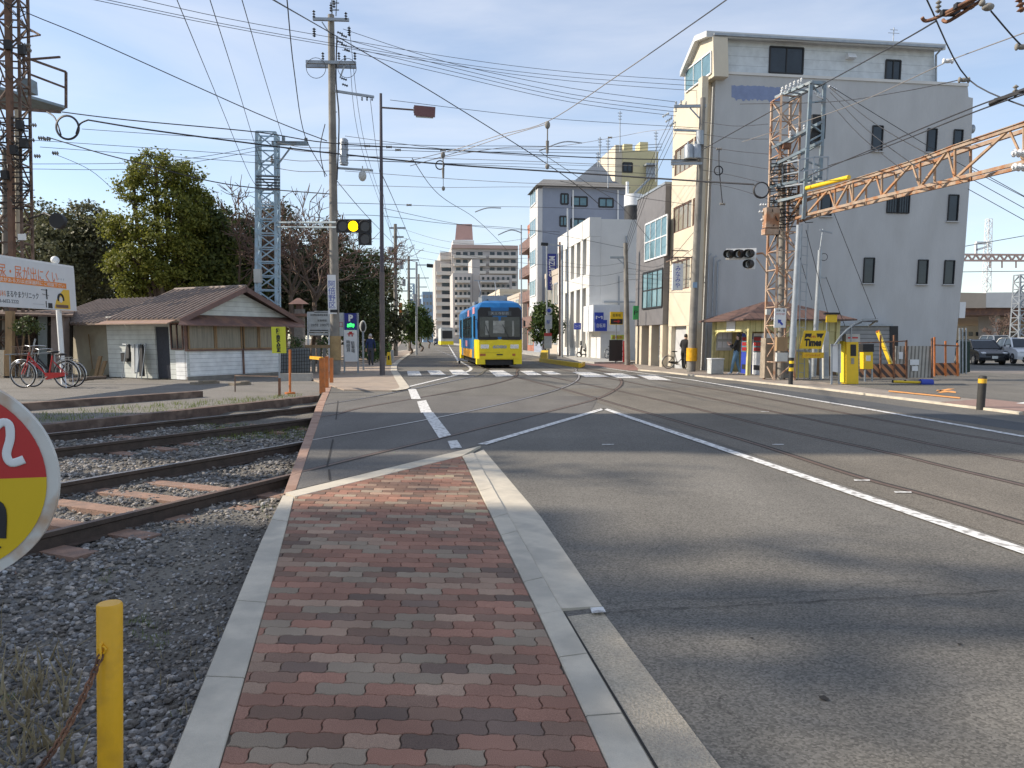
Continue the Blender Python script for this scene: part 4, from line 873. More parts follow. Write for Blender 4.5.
for r in range(8):
    y = 277+r*7.5
    quick('balcony', 'apt_light', b2, lambda m: (m.prism(rect(T, ta2-1.2, 456, y+3, 470, y+5.6), SD*1.1), m.prism(rect(T, ta2-1.0, 481, y+3, 509, y+5.4), SD*1.2)))
    for x in (455, 459.5, 464, 468, 482, 487, 492, 497, 502, 507): quick('window', 'glass', b2, lambda m: m.prism(rect(T, ta2-.06, x, y, x+2.4, y+3), SD*.05))
far_bldg('pale blue far office block left of the street end', nt(T(423, 330, 300))[0], nt(T(436, 330, 300))[0], 300, 320, T(430, 293, 300).z, 'bluefar', 7, 4, 0)
far_bldg('far grey block seen left of the tall apartment tower', nt(T(411, 330, 330))[0], nt(T(424, 330, 330))[0], 330, 350, T(430, 300, 330).z, 'bluegray', 6, 4, 0)
0 and far_bldg('low pale shops at the far end of the street', nt(T(440, 330, 170))[0], nt(T(470, 330, 170))[0], 170, 180, T(450, 320, 170).z, 'beige_far', 2, 5, 0)
0 and far_bldg('white house between tram roof and apartment blocks', nt(T(482, 330, 150))[0], nt(T(520, 330, 150))[0], 150, 165, T(450, 300, 150).z, 'bluefar', 4, 5, 0)
far_bldg('beige house behind the tram on its right', FN+1.5, FN+8, tr+42, tr+60, 9, 'cream', 5, 2, 3)

# ---- low buildings behind the forecourt (right)
ts = TC-.6
sh = thing('storage_shed', 'low grey corrugated shed against the tall grey wall', 'shed', T(870, 372, ts).xy.to_3d())
zt = T(870, 326, ts).z
quick('wall', 'shutter', sh, lambda m: m.prism([T(x, y, ts) for x, y in ((830, 378), (898, 378), (898, 326), (830, 326))], SD*.45)); quick('roof', 'galv', sh, lambda m: m.prism([T(x, y, ts-.2) for x, y in ((826, 325.8), (893, 326), (893, 324), (826, 323.8))], SD*.7)); quick('doorway', 'black', sh, lambda m: m.prism([T(x, y, ts-.03) for x, y in ((890, 378), (898.2, 378), (898.2, 326), (890, 326))], SD*.02))
quick('wall_mount', 'black', sh, lambda m: m.prism([T(x, y, ts-.25) for x, y in ((833, 327), (840, 327), (840, 318), (826, 318))], SD*.03)) if 0 else None
# ================================================================ STREET THINGS, RIGHT SIDE
def skin_mesh(verts, edges, radii, sub=2):
    me = bpy.data.meshes.new('sk'); me.from_pydata([tuple(v) for v in verts], edges, []); o = bpy.data.objects.new('sk', me); COL.objects.link(o)
    o.modifiers.new('s', 'SKIN'); o.modifiers.new('u', 'SUBSURF').levels = sub
    for i, r in enumerate(radii):
        sv = me.skin_vertices[0].data[i]; sv.radius = (r, r) if isinstance(r, (int, float)) else r; sv.use_root = (i == 0)
    dg = bpy.context.evaluated_depsgraph_get(); dg.update(); e = o.evaluated_get(dg).to_mesh()
    V_ = [v.co.copy() for v in e.vertices]; F_ = [tuple(p.vertices) for p in e.polygons]
    o.evaluated_get(dg).to_mesh_clear(); bpy.data.objects.remove(o); return V_, F_
def person(label, J, mats, group=None, hair='hair', hairlong=False, cap=None):
    """J: joints in local coordinates, facing +X; mats: head, torso, legs, shoes"""
    t = thing('person', label, 'person', (0, 0, 0), group)
    names = ['pelvis', 'waist', 'chest', 'neck', 'head0', 'head1', 'shL', 'elL', 'wrL', 'shR', 'elR', 'wrR', 'hipL', 'knL', 'anL', 'toL', 'hipR', 'knR', 'anR', 'toR']
    ix = {n: i for i, n in enumerate(names)}; vs = [V(J[n]) for n in names]
    ed = [(0, 1), (1, 2), (2, 3), (3, 4), (4, 5), (2, 6), (6, 7), (7, 8), (2, 9), (9, 10), (10, 11), (0, 12), (12, 13), (13, 14), (14, 15), (0, 16), (16, 17), (17, 18), (18, 19)]
    rd = [.13, .125, .15, .06, .085, .088, .075, .055, .042, .075, .055, .042, .105, .075, .055, .04, .105, .075, .055, .04]
    # palm and five fingers from each wrist
    for s in ('L', 'R'):
        w = V(J['wr'+s]); d = (w-V(J['el'+s])).normalized(); sd = d.cross(V((1, 0, 0)));
        if sd.length < .1: sd = d.cross(UP)
        sd.normalize(); o = len(vs); vs.append(w+d*.08); rd.append(.032); ed.append((ix['wr'+s], o))
        for k, (off, L) in enumerate(((-.03, .07), (-.01, .08), (.01, .075), (.028, .06))):
            q = len(vs); vs += [w+d*(.09+L*.5)+sd*off, w+d*(.09+L)+sd*off+V((.015, 0, 0))]; rd += [.010, .008]; ed += [(o, q), (q, q+1)]
        q = len(vs); vs += [w+d*.06-sd*.05, w+d*.10-sd*.06]; rd += [.011, .009]; ed += [(o, q), (q, q+1)]
    v, f = skin_mesh(vs, ed, rd, 1)
    segs = [((0, 1), 1), ((1, 2), 1), ((2, 3), 1), ((3, 4), 0), ((4, 5), 0), ((2, 6), 1), ((6, 7), 1), ((7, 8), 1), ((2, 9), 1), ((9, 10), 1), ((10, 11), 1), ((0, 12), 2), ((12, 13), 2), ((13, 14), 2), ((14, 15), 3), ((0, 16), 2), ((16, 17), 2), ((17, 18), 2), ((18, 19), 3), ((8, 20), 0), ((11, 30), 0)]
    def dist(p, a, b):
        ab = b-a; u = max(0, min(1, (p-a).dot(ab)/max(1e-9, ab.length_squared))); return (p-a-ab*u).length
    m = MB(); m.add(v, f, 0, True)
    for k, q in enumerate(f):
        c = sum((v[i] for i in q), V())/len(q); best = min(segs, key=lambda s: dist(c, vs[s[0][0]], vs[s[0][1]])); m.m[k] = best[1]
        for s in ('L', 'R'):
            if dist(c, V(J['wr'+s]), V(J['wr'+s])+(V(J['wr'+s])-V(J['el'+s])).normalized()*.2) < .055: m.m[k] = 0
    m.build('body', mats, t)
    h = (V(J['head0'])+V(J['head1']))/2; up = (V(J['head1'])-V(J['head0'])).normalized()
    m = MB(); m.ball(h+up*.055+V((-.022, 0, 0)), (.108, .093, .105), 14, 10); (m.ball(h+V((-.06, 0, -.06)), (.06, .08, .14), 10, 8) if hairlong else 0); m.build('hair', cap or hair, t)
    m = MB(); m.ball(h+V((.095, 0, -.01)), (.018, .014, .022), 8, 6); [m.ball(h+V((.01, s*.088, 0)), (.018, .012, .03), 8, 6) for s in (1, -1)]; m.build('face_features', 'skin', t)
    m = MB(); [m.ball(h+V((.084, s*.032, .015)), (.009, .012, .008), 6, 5) for s in (1, -1)]; m.box(h+V((.088, 0, -.045)), (.008, .045, .008)); m.build('eyes_and_mouth', 'black', t)
    return t
def walkJ(step=.25, arm=.2, lean=.03):
    return dict(pelvis=(0, 0, .93), waist=(lean*.4, 0, 1.08), chest=(lean, 0, 1.32), neck=(lean*1.3, 0, 1.48), head0=(lean*1.5+.01, 0, 1.56), head1=(lean*1.6+.01, 0, 1.65),
     shL=(lean, .17, 1.40), elL=(-arm*.5+lean, .23, 1.14), wrL=(-arm*.4+lean, .24, .92), shR=(lean, -.17, 1.40), elR=(arm*.3+lean, -.23, 1.14), wrR=(arm+lean, -.23, .93),
     hipL=(0, .09, .90), knL=(step*.6, .10, .50), anL=(step, .10, .09), toL=(step+.16, .11, .04), hipR=(0, -.09, .90), knR=(-step*.25, -.10, .50), anR=(-step, -.10, .12), toR=(-step+.15, -.11, .04))
def bicycle(label, col='red', group=None, rider=False, basket=True):
    t = thing('bicycle', label, 'bicycle', (0, 0, 0), group); Rw = .33
    for x in (0, 1.10):
        w = quick('wheel', 'black', t, lambda m: m.ring((x, 0, Rw), (1, 0, 0), (0, 0, 1), Rw-.015, .017, 36, 6))
        quick('rim', 'chrome', w, lambda m: m.ring((x, 0, Rw), (1, 0, 0), (0, 0, 1), Rw-.035, .008, 36, 5)); quick('spokes', 'chrome', w, lambda m: [m.bar((x, .0, Rw), (x+math.cos(a)*(Rw-.03), 0, Rw+math.sin(a)*(Rw-.03)), .003) for a in [i*math.pi/9 for i in range(18)]])
        quick('mudguard', 'chrome', t, lambda m: m.tube([(x+math.cos(a)*(Rw+.025), 0, Rw+math.sin(a)*(Rw+.025)) for a in [R(d) for d in range(40, 200, 12)]], .012, 6))
    quick('frame', col, t, lambda m: (m.tube([(.92, 0, .78), (.55, 0, .36), (.45, 0, .28)], .018, 8), m.tube([(.93, 0, .68), (.62, 0, .42)], .014, 8), m.tube([(.45, 0, .28), (.32, 0, .78)], .016, 8), m.tube([(.45, 0, .28), (0, .04, Rw)], .010, 6), m.tube([(.45, 0, .28), (0, -.04, Rw)], .010, 6), m.tube([(.33, 0, .66), (0, .04, Rw)], .009, 6), m.tube([(.33, 0, .66), (0, -.04, Rw)], .009, 6), m.tube([(.90, 0, .86), (.97, 0, .6)], .018, 8), m.tube([(.97, .04, .6), (1.10, .045, Rw)], .011, 6), m.tube([(.97, -.04, .6), (1.10, -.045, Rw)], .011, 6)))
    quick('handlebar', 'chrome', t, lambda m: (m.tube([(.90, 0, .84), (.87, 0, 1.0)], .012, 6), m.tube([(.66, .27, 1.0), (.80, .25, 1.02), (.90, 0, 1.0), (.80, -.25, 1.02), (.66, -.27, 1.0)], .012, 6)))
    quick('saddle', 'black', t, lambda m: (m.ball((.27, 0, .87), (.13, .09, .035), 12, 6), m.ball((.37, 0, .87), (.09, .04, .025), 10, 6), m.tube([(.32, 0, .76), (.30, 0, .86)], .013, 6)))
    quick('crank', 'chrome', t, lambda m: (m.disc((.45, .03, .28), (1, 0, 0), (0, 0, 1), .09, .006, 20), m.bar((.45, .05, .28), (.58, .05, .20), .02), m.bar((.45, -.05, .28), (.32, -.05, .36), .02), m.box((.58, .10, .20), (.09, .08, .02)), m.box((.32, -.10, .36), (.09, .08, .02))))
    quick('carrier', 'chrome', t, lambda m: (m.box((0, 0, .74), (.36, .12, .012)), m.bar((-.05, .06, .74), (0, .05, Rw), .01), m.bar((-.05, -.06, .74), (0, -.05, Rw), .01)))
    quick('chain_guard', col, t, lambda m: m.prism([(.0, .045, .30), (.50, .045, .20), (.52, .045, .37), (.0, .045, .38)], V((0, .008, 0))))
    if basket:
        quick('basket', 'darkrust', t, lambda m: ([m.bar((1.0+a*.15, b*.16, .78), (1.0+a*.19, b*.19, 1.0), .008) for a in (-1, -.5, 0, .5, 1) for b in (-1, 1)], [m.bar((1.0+a*.15, b*.16, .78), (1.0+a*.19, b*.19, 1.0), .008) for b in (-.6, -.2, .2, .6) for a in (-1, 1)], [m.tube([(1.0-s, -s, z), (1.0+s, -s, z), (1.0+s, s, z), (1.0-s, s, z), (1.0-s, -s, z)], .008, 4) for s, z in ((.15, .78), (.17, .89), (.19, 1.0))]))
    quick('kickstand', 'chrome', t, lambda m: m.bar((.0, .05, Rw), (-.05, .12, .01), .015)); quick('lamp', 'light_lens', t, lambda m: m.ball((1.17, .05, .62), (.05, .035, .035), 8, 6))
    return t
def car(label, mat, group=None, van=False):
    """local: nose towards +X, 4.2 m long"""
    t = thing('parked_car', label, 'car', (0, 0, 0), group); L, Wd = 4.2, .84; hb = .95; ht = 1.50 if not van else 1.8
    prof = [(-2.1, .32), (-2.08, .75), (-2.0, hb), (-1.2, 1.0), (.85, .98), (1.75, .84), (2.05, .70), (2.1, .45), (2.06, .26), (-2.0, .24)]
    def loft(m, pr, fw):
        n = len(pr); rows = []
        for y, k in ((-1, .94), (-.86, 1.0), (.86, 1.0), (1, .94)):
            rows.append([V((x*(1 if abs(y) < 1 else .985), y*Wd, .62+(z-.62)*k)) for x, z in pr])
        vs = [p for r in rows for p in r]; m.add(vs, [(r*n+i, r*n+(i+1) % n, (r+1)*n+(i+1) % n, (r+1)*n+i) for r in range(3) for i in range(n)]+[tuple(range(n))[::-1], tuple(range(3*n, 4*n))])
    quick('body', mat, t, lambda m: loft(m, prof, 1))
    cab = [(-1.95, .96), (-1.55, ht-.06), (-1.2, ht), (.1, ht), (.35, ht-.05), (1.05, .97)]
    def cabf(m, ins, mi=0):
        n = len(cab); a = []
        for y, k in ((-1, 0), (1, 0)):
            a.append([V((x, y*(Wd-.05-(z-.95)*.28)+(-y*ins), z)) for x, z in cab])
        vs = a[0]+a[1]; m.add(vs, [(i, (i+1) % n, n+(i+1) % n, n+i) for i in range(n)]+[tuple(range(n))[::-1], tuple(range(n, 2*n))], mi)
    quick('windows', 'glass', t, lambda m: cabf(m, 0))
    def pil(m):
        for s in (-1, 1):
            y = lambda z: s*(Wd-.045-(z-.95)*.28)
            for (x0, z0), (x1, z1) in (((-1.95, .96), (-1.55, ht-.06)), ((-.45, .96), (-.45, ht)), ((1.05, .97), (.35, ht-.05)), ((-1.2, ht), (.1, ht)), ((-1.55, ht-.06), (-1.2, ht)), ((.1, ht), (.35, ht-.05))): m.bar((x0, y(z0), z0), (x1, y(z1), z1), .08, .05)
        m.hexa([V((-1.25, -Wd+.22, ht-.015)), V((.15, -Wd+.22, ht-.015)), V((.15, Wd-.22, ht-.015)), V((-1.25, Wd-.22, ht-.015))], [V((-1.2, -Wd+.25, ht+.025)), V((.1, -Wd+.25, ht+.025)), V((.1, Wd-.25, ht+.025)), V((-1.2, Wd-.25, ht+.025))])
    quick('roof_and_pillars', mat, t, pil)
    for x in (-1.28, 1.30):
        for s in (-1, 1):
            w = quick('wheel', 'black', t, lambda m: m.tube([(x, s*.68, .31), (x, s*.86, .31)], .31, 20)); quick('rim', 'chrome', w, lambda m: m.tube([(x, s*.85, .31), (x, s*.868, .31)], .19, 14))
    for s in (-1, 1): quick('headlight', 'light_lens', t, lambda m: m.ball((1.98, s*.60, .70), (.11, .17, .075), 10, 6)); quick('mirror', mat, t, lambda m: m.box((.75, s*.95, 1.02), (.1, .18, .12))); quick('tail_light', 'red', t, lambda m: m.box((-2.06, s*.66, .78), (.05, .2, .14)))
    quick('grille', 'black', t, lambda m: (m.box((2.09, 0, .60), (.05, .9, .12)), m.box((2.095, 0, .34), (.05, 1.1, .12)))); quick('number_plate', 'plate', t, lambda m: m.box((2.125, 0, .46), (.015, .33, .165)))
    return t

# ---- tram shelter
c0 = G(748, 376.5); ns, ts0 = nt(c0); zs = .05
ts1 = nt(N(713, 372, ns))[1]; ze = T(748, 319.5, ts0).z; nR = ns+3.9
shl = thing('tram_shelter', 'yellow boarded tram stop shelter with a red brown hipped roof', 'shelter', (c0.x, c0.y, zs))
for (n_, t_) in ((ns, ts0), (ns, ts1), (nR, ts0), (nR, ts1)): quick('post', 'shelter_yellow', shl, lambda m: (m.sbox(n_-.08, n_+.08, t_-.08, t_+.08, zs, ze)))
m = MB()
for s in (1, -1):
    for k in range(5): a0, a1_ = R(k*18), R(k*18+18); b_ = W(ns, (ts0 if s > 0 else ts1)); m.bar(b_+SD*s*(.08+.45*(1-math.cos(a0)))+UP*(ze-.95+.45*math.sin(a0)), b_+SD*s*(.08+.45*(1-math.cos(a1_)))+UP*(ze-.95+.45*math.sin(a1_)), .07)
m.build('bracket', 'shelter_yellow', shl)
quick('fascia_boards', 'shelter_yellow', shl, lambda m: (m.sbox(ns-.04, ns+.04, ts0+.09, ts1-.09, ze-.5, ze-.02), m.sbox(ns+.09, nR-.09, ts0-.04, ts0+.04, ze-.5, ze-.02)))
quick('back_wall', 'shelter_yellow', shl, lambda m: (m.sbox(nR-.03, nR+.03, ts0+.09, ts1-.09, zs, ze-.03), m.sbox(ns+.1, nR-.09, ts1-.03, ts1+.03, zs, ze-.03), m.sbox(ns+1.5, nR-.1, ts0-.03, ts0+.03, zs+.75, ze-.51)))
quick('base_wall', pm('brown base wall', (.22, .14, .07), .9, .3, 3), shl, lambda m: m.sbox(ns+1.5, nR+.0, ts0-.1, ts0-.035, zs, zs+.78))
o = .55; zr = T(765, 301.5, (ts0+ts1)/2).z
A = [W(ns-o, ts0-o, ze+.02), W(nR+o, ts0-o, ze+.02), W(nR+o, ts1+o, ze+.02), W(ns-o, ts1+o, ze+.02)]; hA = W(ns+1.5, (ts0+ts1)/2, zr); hB = W(nR-1.5, (ts0+ts1)/2, zr)
m = MB(); m.add([p-UP*.06 for p in A]+A+[hA, hB], [(3, 2, 1, 0), (0, 1, 5, 4), (1, 2, 6, 5), (2, 3, 7, 6), (3, 0, 4, 7), (4, 5, 9, 8), (5, 6, 9), (6, 7, 8, 9), (7, 4, 8)]); m.build('roof', 'shelter_roof', shl)
q = nq(ns-.05, 726.5, 735, 321, 331); quick('name_plate', 'white', shl, lambda m: m.prism(q, -RD*.02))
c = T(724, 348, ts1-.1); t = thing('notice_board', 'pale notice board with papers on the shelter back wall', 'notice board', (c.x, c.y, zs))
quick('board', 'dirty_white', t, lambda m: m.box((c.x, c.y, 1.5), (.75, .04, .95), (RD, SD, UP))); quick('papers', 'white', t, lambda m: [m.box(V((c.x, c.y, 1.5))+RD*a-SD*.025+UP*b, (.2, .005, .28), (RD, SD, UP)) for a in (-.22, .02, .24) for b in (-.2, .2)])
for i, (n_, t_, mt, lab) in enumerate(((ns+.55, ts0+1.1, 'blue', 'blue vending machine inside the shelter'), (ns+.62, ts0+.1, 'white', 'white vending machine with red panels by the corner post'))):
    v = thing('vending_machine', lab, 'vending machine', W(n_, t_, zs))
    quick('body', mt, v, lambda m: m.sbox(n_, n_+.7, t_, t_+.85, zs, zs+1.75)); quick('display', 'glass_blue', v, lambda m: m.sbox(n_-.02, n_-.003, t_+.08, t_+.77, zs+.95, zs+1.62)); quick('bottles', 'red', v, lambda m: [m.sbox(n_-.04, n_-.022, t_+.1+k*.11, t_+.16+k*.11, zs+1.0+j*.22, zs+1.15+j*.22) for k in range(6) for j in range(3)]); quick('slot', 'black', v, lambda m: m.sbox(n_-.02, n_-.003, t_+.15, t_+.7, zs+.2, zs+.4)); quick('side_poster', 'red' if i else 'white', v, lambda m: m.sbox(n_+.1, n_+.6, t_-.02, t_-.003, zs+.4, zs+1.5))
    quick('base', 'black', v, lambda m: m.sbox(n_+.02, n_+.68, t_+.02, t_+.83, 0, zs))
c = G(715, 374, .05); t = thing('white_cabinet', 'plain white cabinet standing beside the left end of the shelter', 'cabinet', c)
quick('body', 'dirty_white', t, lambda m: m.box(c+UP*.33, (.55, .5, .62), (RD, SD, UP))); quick('lid', 'white', t, lambda m: m.box(c+UP*.66, (.6, .55, .04), (RD, SD, UP)))
# person waiting in the shelter
J = walkJ(.16, .12, -.05); J.update(wrR=(.28, -.10, 1.30), elR=(.10, -.24, 1.14), wrL=(.26, .12, 1.26), elL=(.08, .23, 1.12))
p = person('person in black jacket and pale jeans leaning inside the yellow shelter', J, ['skin', 'black_cloth', 'jeans', 'shoe_white'], hairlong=True); g0 = G(735.5, 375, .05); place(p, g0, rz=R(150))
# ---- cyclist and bicycles
g0 = G(679.5, 369, .05); bk = bicycle('dark bicycle held by the person in black', 'black'); place(bk, g0+V((-.5, .3, 0)), rz=R(8))
J = walkJ(.2, .1, .16); J.update(wrL=(.42, .22, 1.02), elL=(.24, .26, 1.16), wrR=(.42, -.2, 1.02), elR=(.24, -.25, 1.16)); p = person('person in black clothes leaning over a bicycle at the cream pillars', J, ['skin', 'black_cloth', 'black_cloth', 'black']); place(p, g0+V((.15, -.25, 0)), rz=R(60))
for (x, y, rz, lab) in ((660, 364.5, 70, 'parked bicycle between the cream pillars of the grey tiled building'), (613, 359, 30, 'parked bicycle in front of the white annex'), (607, 358.5, 50, 'second bicycle leaning behind the parked one at the annex')):
    bk2 = bicycle(lab, 'galv', 'bicycles parked on the far pavement'); place(bk2, G(x, y, .12), rz=R(rz))
# scooter
g0 = G(588, 358, .05); sc = thing('scooter', 'black motor scooter parked at the white building', 'scooter', (0, 0, 0))
quick('body', 'black', sc, lambda m: (m.ball((0, 0, .62), (.42, .17, .17)), m.box((.35, 0, .28), (.5, .3, .08)), m.hexa([V((.55, -.2, .3)), V((.62, -.2, .3)), V((.62, .2, .3)), V((.55, .2, .3))], [V((.48, -.15, .95)), V((.56, -.15, .95)), V((.56, .15, .95)), V((.48, .15, .95))])))
for x in (-.45, .72): quick('wheel', 'black', sc, lambda m: m.ring((x, 0, .24), (1, 0, 0), (0, 0, 1), .19, .055, 20, 8))
quick('handlebar', 'chrome', sc, lambda m: m.tube([(.42, .3, 1.02), (.5, 0, 1.0), (.42, -.3, 1.02)], .018)); quick('windscreen', 'glass', sc, lambda m: m.box((.58, 0, 1.15), (.03, .4, .35))); quick('top_box', 'black', sc, lambda m: m.box((-.5, 0, .95), (.36, .4, .3))); place(sc, g0, rz=R(160))

# ---- rusty lattice tower with the gantry
tc_ = G(779, 381); zb0 = .05
tw = thing('lattice_tower', 'rusty lattice mast with grey steel platforms in front of the tall grey wall', 'pylon', (tc_.x, tc_.y, zb0))
top = P(786, 99, tc_.y)
bs = square(V((tc_.x, tc_.y, .05)), .80, .80); tp = square(top, .72, .72)
quick('mast', 'grayrust', tw, lambda m: lattice(m, bs, tp, 15, .075, .035, xcross=False))
quick('inner_pole', 'conc_pole', tw, lambda m: m.tube([(tc_.x+.05, tc_.y, .05), P(783, 160, tc_.y)], .11, 12))
for i, (x, w_) in enumerate(((766, .34), (780, .5))): cc = G(x, 380.5); quick('footing', pm('mossy footing concrete', (.30, .25, .19), .9, .3, 4, bump=.4) if i == 0 else 'conc_pole', tw, lambda m: m.box((cc.x, cc.y, .85 if i == 0 else .65), (w_, .4, 1.5 if i == 0 else 1.1), (RD, SD, UP)))
Yg = tc_.y-1.3
def pg(x, y, dy=0): return P(x, y, Yg+dy)
m = MB(); 
m.bar(pg(803.5, 219), pg(811, 82.5), .11); m.bar(pg(820, 183, .3), pg(824.5, 83, .3), .11)
m.bar(pg(811, 82.5), pg(825, 83, .3), .10); m.bar(P(775.5, 97.5, tc_.y), pg(811, 82.5), .09); m.bar(P(790, 97.5, tc_.y+.5), pg(825, 83, .3), .09)
for k in range(6): u = k/6; m.bar(pg(811, 83).lerp(pg(804.5, 200), u), pg(824.5, 84, .3).lerp(pg(820.4, 183, .3), (u+.16) if k % 2 == 0 else u), .05)
for k in range(5): u = (k+.5)/5; m.bar(P(776, 98, tc_.y).lerp(pg(811, 83), u)-V((0, .25, 0)), P(790, 98, tc_.y+.5).lerp(pg(825, 84, .3), u), .05)
for (xa, ya, xb, yb_) in ((772, 148, 822, 122), (772, 166, 822, 141), (770, 187, 822, 176), (771, 203, 803, 195)):
    m.bar(P(xa, ya, tc_.y-.35), pg(xb, yb_), .09); m.bar(P(xa+6, ya+1, tc_.y+.35), pg(xb, yb_+1, .5), .09)
m.build('platform_frame', 'galv_blue', tw)
quick('platform', 'galv', tw, lambda m: m.hexa([P(778, 188, tc_.y-.5), pg(826, 181, -.3), pg(828, 181, .6), P(785, 188, tc_.y+.5)], [p+UP*.05 for p in (P(778, 188, tc_.y-.5), pg(826, 181, -.3), pg(828, 181, .6), P(785, 188, tc_.y+.5))]))
m = MB(); rr_ = [P(782, 186, tc_.y-.5), pg(799, 183.5, -.35), pg(813, 181.5, -.3), pg(827, 180, -.3)]; hh = [P(782.5, 164, tc_.y-.5), pg(799.5, 160, -.35), pg(814, 157, -.3), pg(828.5, 157, -.3)]
for a, b in zip(rr_, hh): m.bar(a, b, .045)
for k in range(3):
    m.bar(hh[k], hh[k+1], .045); m.bar(rr_[k].lerp(hh[k], .5), rr_[k+1].lerp(hh[k+1], .5), .04)
m.build('railing', 'galv', tw)
def insulator(m, c, d=UP, n=3, r=.055, L=.28):
    if isinstance(m, tuple):
        q = MB(); insulator(q, c, d, n, r, L); return q.build('insulator', m[1], m[0])
    d = V(d).normalized(); c = V(c)
    m.tube([c, c+d*L], r*.35, 6)
    for k in range(n): p = c+d*L*(k+.5)/n; m.tube([p-d*.02, p, p+d*.025], [r*.5, r, r*.4], 8)
m = (tw, 'white')
for x, y in ((781, 92), (785, 90), (789, 88), (793, 86), (797, 85), (800, 83)): insulator(m, P(x, y+3, tc_.y-.6), UP+RD*.2)
for x, y in ((828, 86), (830, 87), (816, 95), (814, 92)): insulator(m, pg(x, y), RD*.8-UP*.3)
for x, y in ((790, 137), (797, 134), (804, 131), (812, 128)): insulator(m, P(x, y+2, tc_.y-.8), UP)
for x, y in ((767, 205), (766, 212), (768, 220), (770, 226)): insulator(m, P(x, y, tc_.y-.4), -RD)
quick('switch_box', 'black', tw, lambda m: (m.box(pg(816, 128, .5), (.5, .4, .8), (RD, SD, UP)))); [quick('equipment_box', mt_, tw, lambda m: m.box(P(x, y, tc_.y-.5), sz, (RD, SD, UP))) for x, y, sz, mt_ in ((771, 218, (.50, .3, .70), 'grayrust'), (771, 232, (.6, .3, .2), 'grayrust'), (786, 146, (.3, .2, .2), 'rust'))]; [quick('meter_box', 'dirty_white', tw, lambda m: m.box(P(x, y, tc_.y-.5), sz, (RD, SD, UP))) for x, y, sz in ((793, 332, (.22, .18, .34)), (781, 357, (.42, .2, .32)), (768, 312, (.16, .12, .2)))]; quick('brown_box', 'wood', tw, lambda m: m.box(P(781, 344, tc_.y-.5), (.42, .2, .5), (RD, SD, UP)))
rc = random.Random(8)
m = MB()
for k in range(34):
    x0, y0 = rc.uniform(770, 800), rc.uniform(150, 236); x1, y1 = x0+rc.uniform(-6, 14), y0+rc.uniform(-3, 14); m.tube([P(x0, y0, tc_.y-.5), P((x0+x1)/2, (y0+y1)/2+4, tc_.y-.7), P(x1, y1, tc_.y-.4)], .016, 5)
for k in range(20): y = 160+k*3.6+rc.uniform(-1, 1); m.bar(P(770, y, tc_.y-.48), P(790+rc.uniform(0, 10), y-2, tc_.y-.48), .035)
m.build('cable_tangle', 'black', tw)
m = MB(); cc = P(761.5, 190, tc_.y-.5); [m.ring(cc+V((0, k*.02, 0)), (1, 0, 0), (0, 0, 1), 7.2/F*28*(1+k*.03), .022, 24, 6) for k in range(3)]; m.build('cable_coil', 'wire', tw)
# steel pole and ladder beside the mast
gp = G(790.5, 386); t = thing('steel_pole', 'smooth grey steel pole with a black and yellow foot beside the rusty mast', 'pole', (gp.x, gp.y, .05))
quick('shaft', 'galv', t, lambda m: m.tube([V((gp.x, gp.y, .95)), P(799, 225, gp.y)], [.10, .085], 14)); quick('foot', 'black', t, lambda m: m.tube([V((gp.x, gp.y, .05)), V((gp.x, gp.y, .95))], .075, 14)); quick('yellow_band', 'yellow', t, lambda m: (m.tube([V((gp.x, gp.y, .5)), V((gp.x, gp.y, .62))], .079, 14), m.tube([V((gp.x, gp.y, .75)), V((gp.x, gp.y, .84))], .079, 14)))
t = thing('cable_ladder', 'thin pole with step irons between the steel pole and the antenna pole', 'pole', G(801, 381)); gy = G(801, 381).y+.3
quick('rails', 'galv', t, lambda m: [m.bar((P(x, 381, gy).x, gy, .05), P(x+4, 224, gy), .03) for x in (798, 804)]); quick('rungs', 'galv', t, lambda m: [m.bar(P(798.5+k*.25, 372-k*9, gy), P(805+k*.25, 373-k*9, gy), .025) for k in range(16)])
gy = G(813.5, 381).y+2.2; t = thing('antenna_pole', 'slim galvanised pole with small cross bars behind the yellow parking sign', 'pole', G(813.5, 381)); quick('shaft', 'galv', t, lambda m: (m.tube([(P(813, 381, gy).x, gy, .05), P(820, 250, gy)], [.11, .08], 12), m.tube([P(820, 250, gy), P(823, 229, gy)], .03, 8))); quick('crossbars', 'galv', t, lambda m: (m.bar(P(820, 230, gy), P(832, 233, gy), .05), m.bar(P(818, 277, gy), P(826, 278, gy), .05), m.bar(P(816, 322, gy), P(822, 322, gy), .05))); quick('wire_loop', 'wire', t, lambda m: m.ring(P(824, 257, gy), (1, 0, 0), (0, 0, 1), .14, .012, 14, 5))

# gantry truss
Ga, Gb = tc_.y-.3, 18.6
def gl(x, yt, yb_, Y): return P(x, yt, Y), P(x, yb_, Y)
st = [(788, 203, 221, Ga), (806, 195, 215, Ga-.9), (835, 187.5, 208, Ga-2.4), (853, 181.5, 203.5, Ga-3.4), (882, 172.5, 196.5, Ga-4.8), (920, 160.5, 187.5, Ga-6.4), (955, 147.5, 179, Ga-7.8), (1024, 124.5, 162, 18.8), (1100, 98, 142, 17.0)]
gt = thing('signal_gantry', 'rusty lattice gantry beam reaching right from the mast in front of the grey wall', 'gantry', (st[0][0]*0+tc_.x, tc_.y, 5.5))
m = MB(); wd = V((0, .55, 0))
T_ = [P(x, a, Y) for x, a, b, Y in st]; B_2 = [P(x, b, Y) for x, a, b, Y in st]
for a, b in zip(T_[:-1], T_[1:]): m.bar(a, b, .10, .09); m.bar(a+RD*.45, b+RD*.45, .10, .09); m.bar(a+UP*.05, b+UP*.05, .16, .02)
for a, b in zip(B_2[:-1], B_2[1:]): m.bar(a, b, .085); m.bar(a+RD*.45, b+RD*.45, .085)
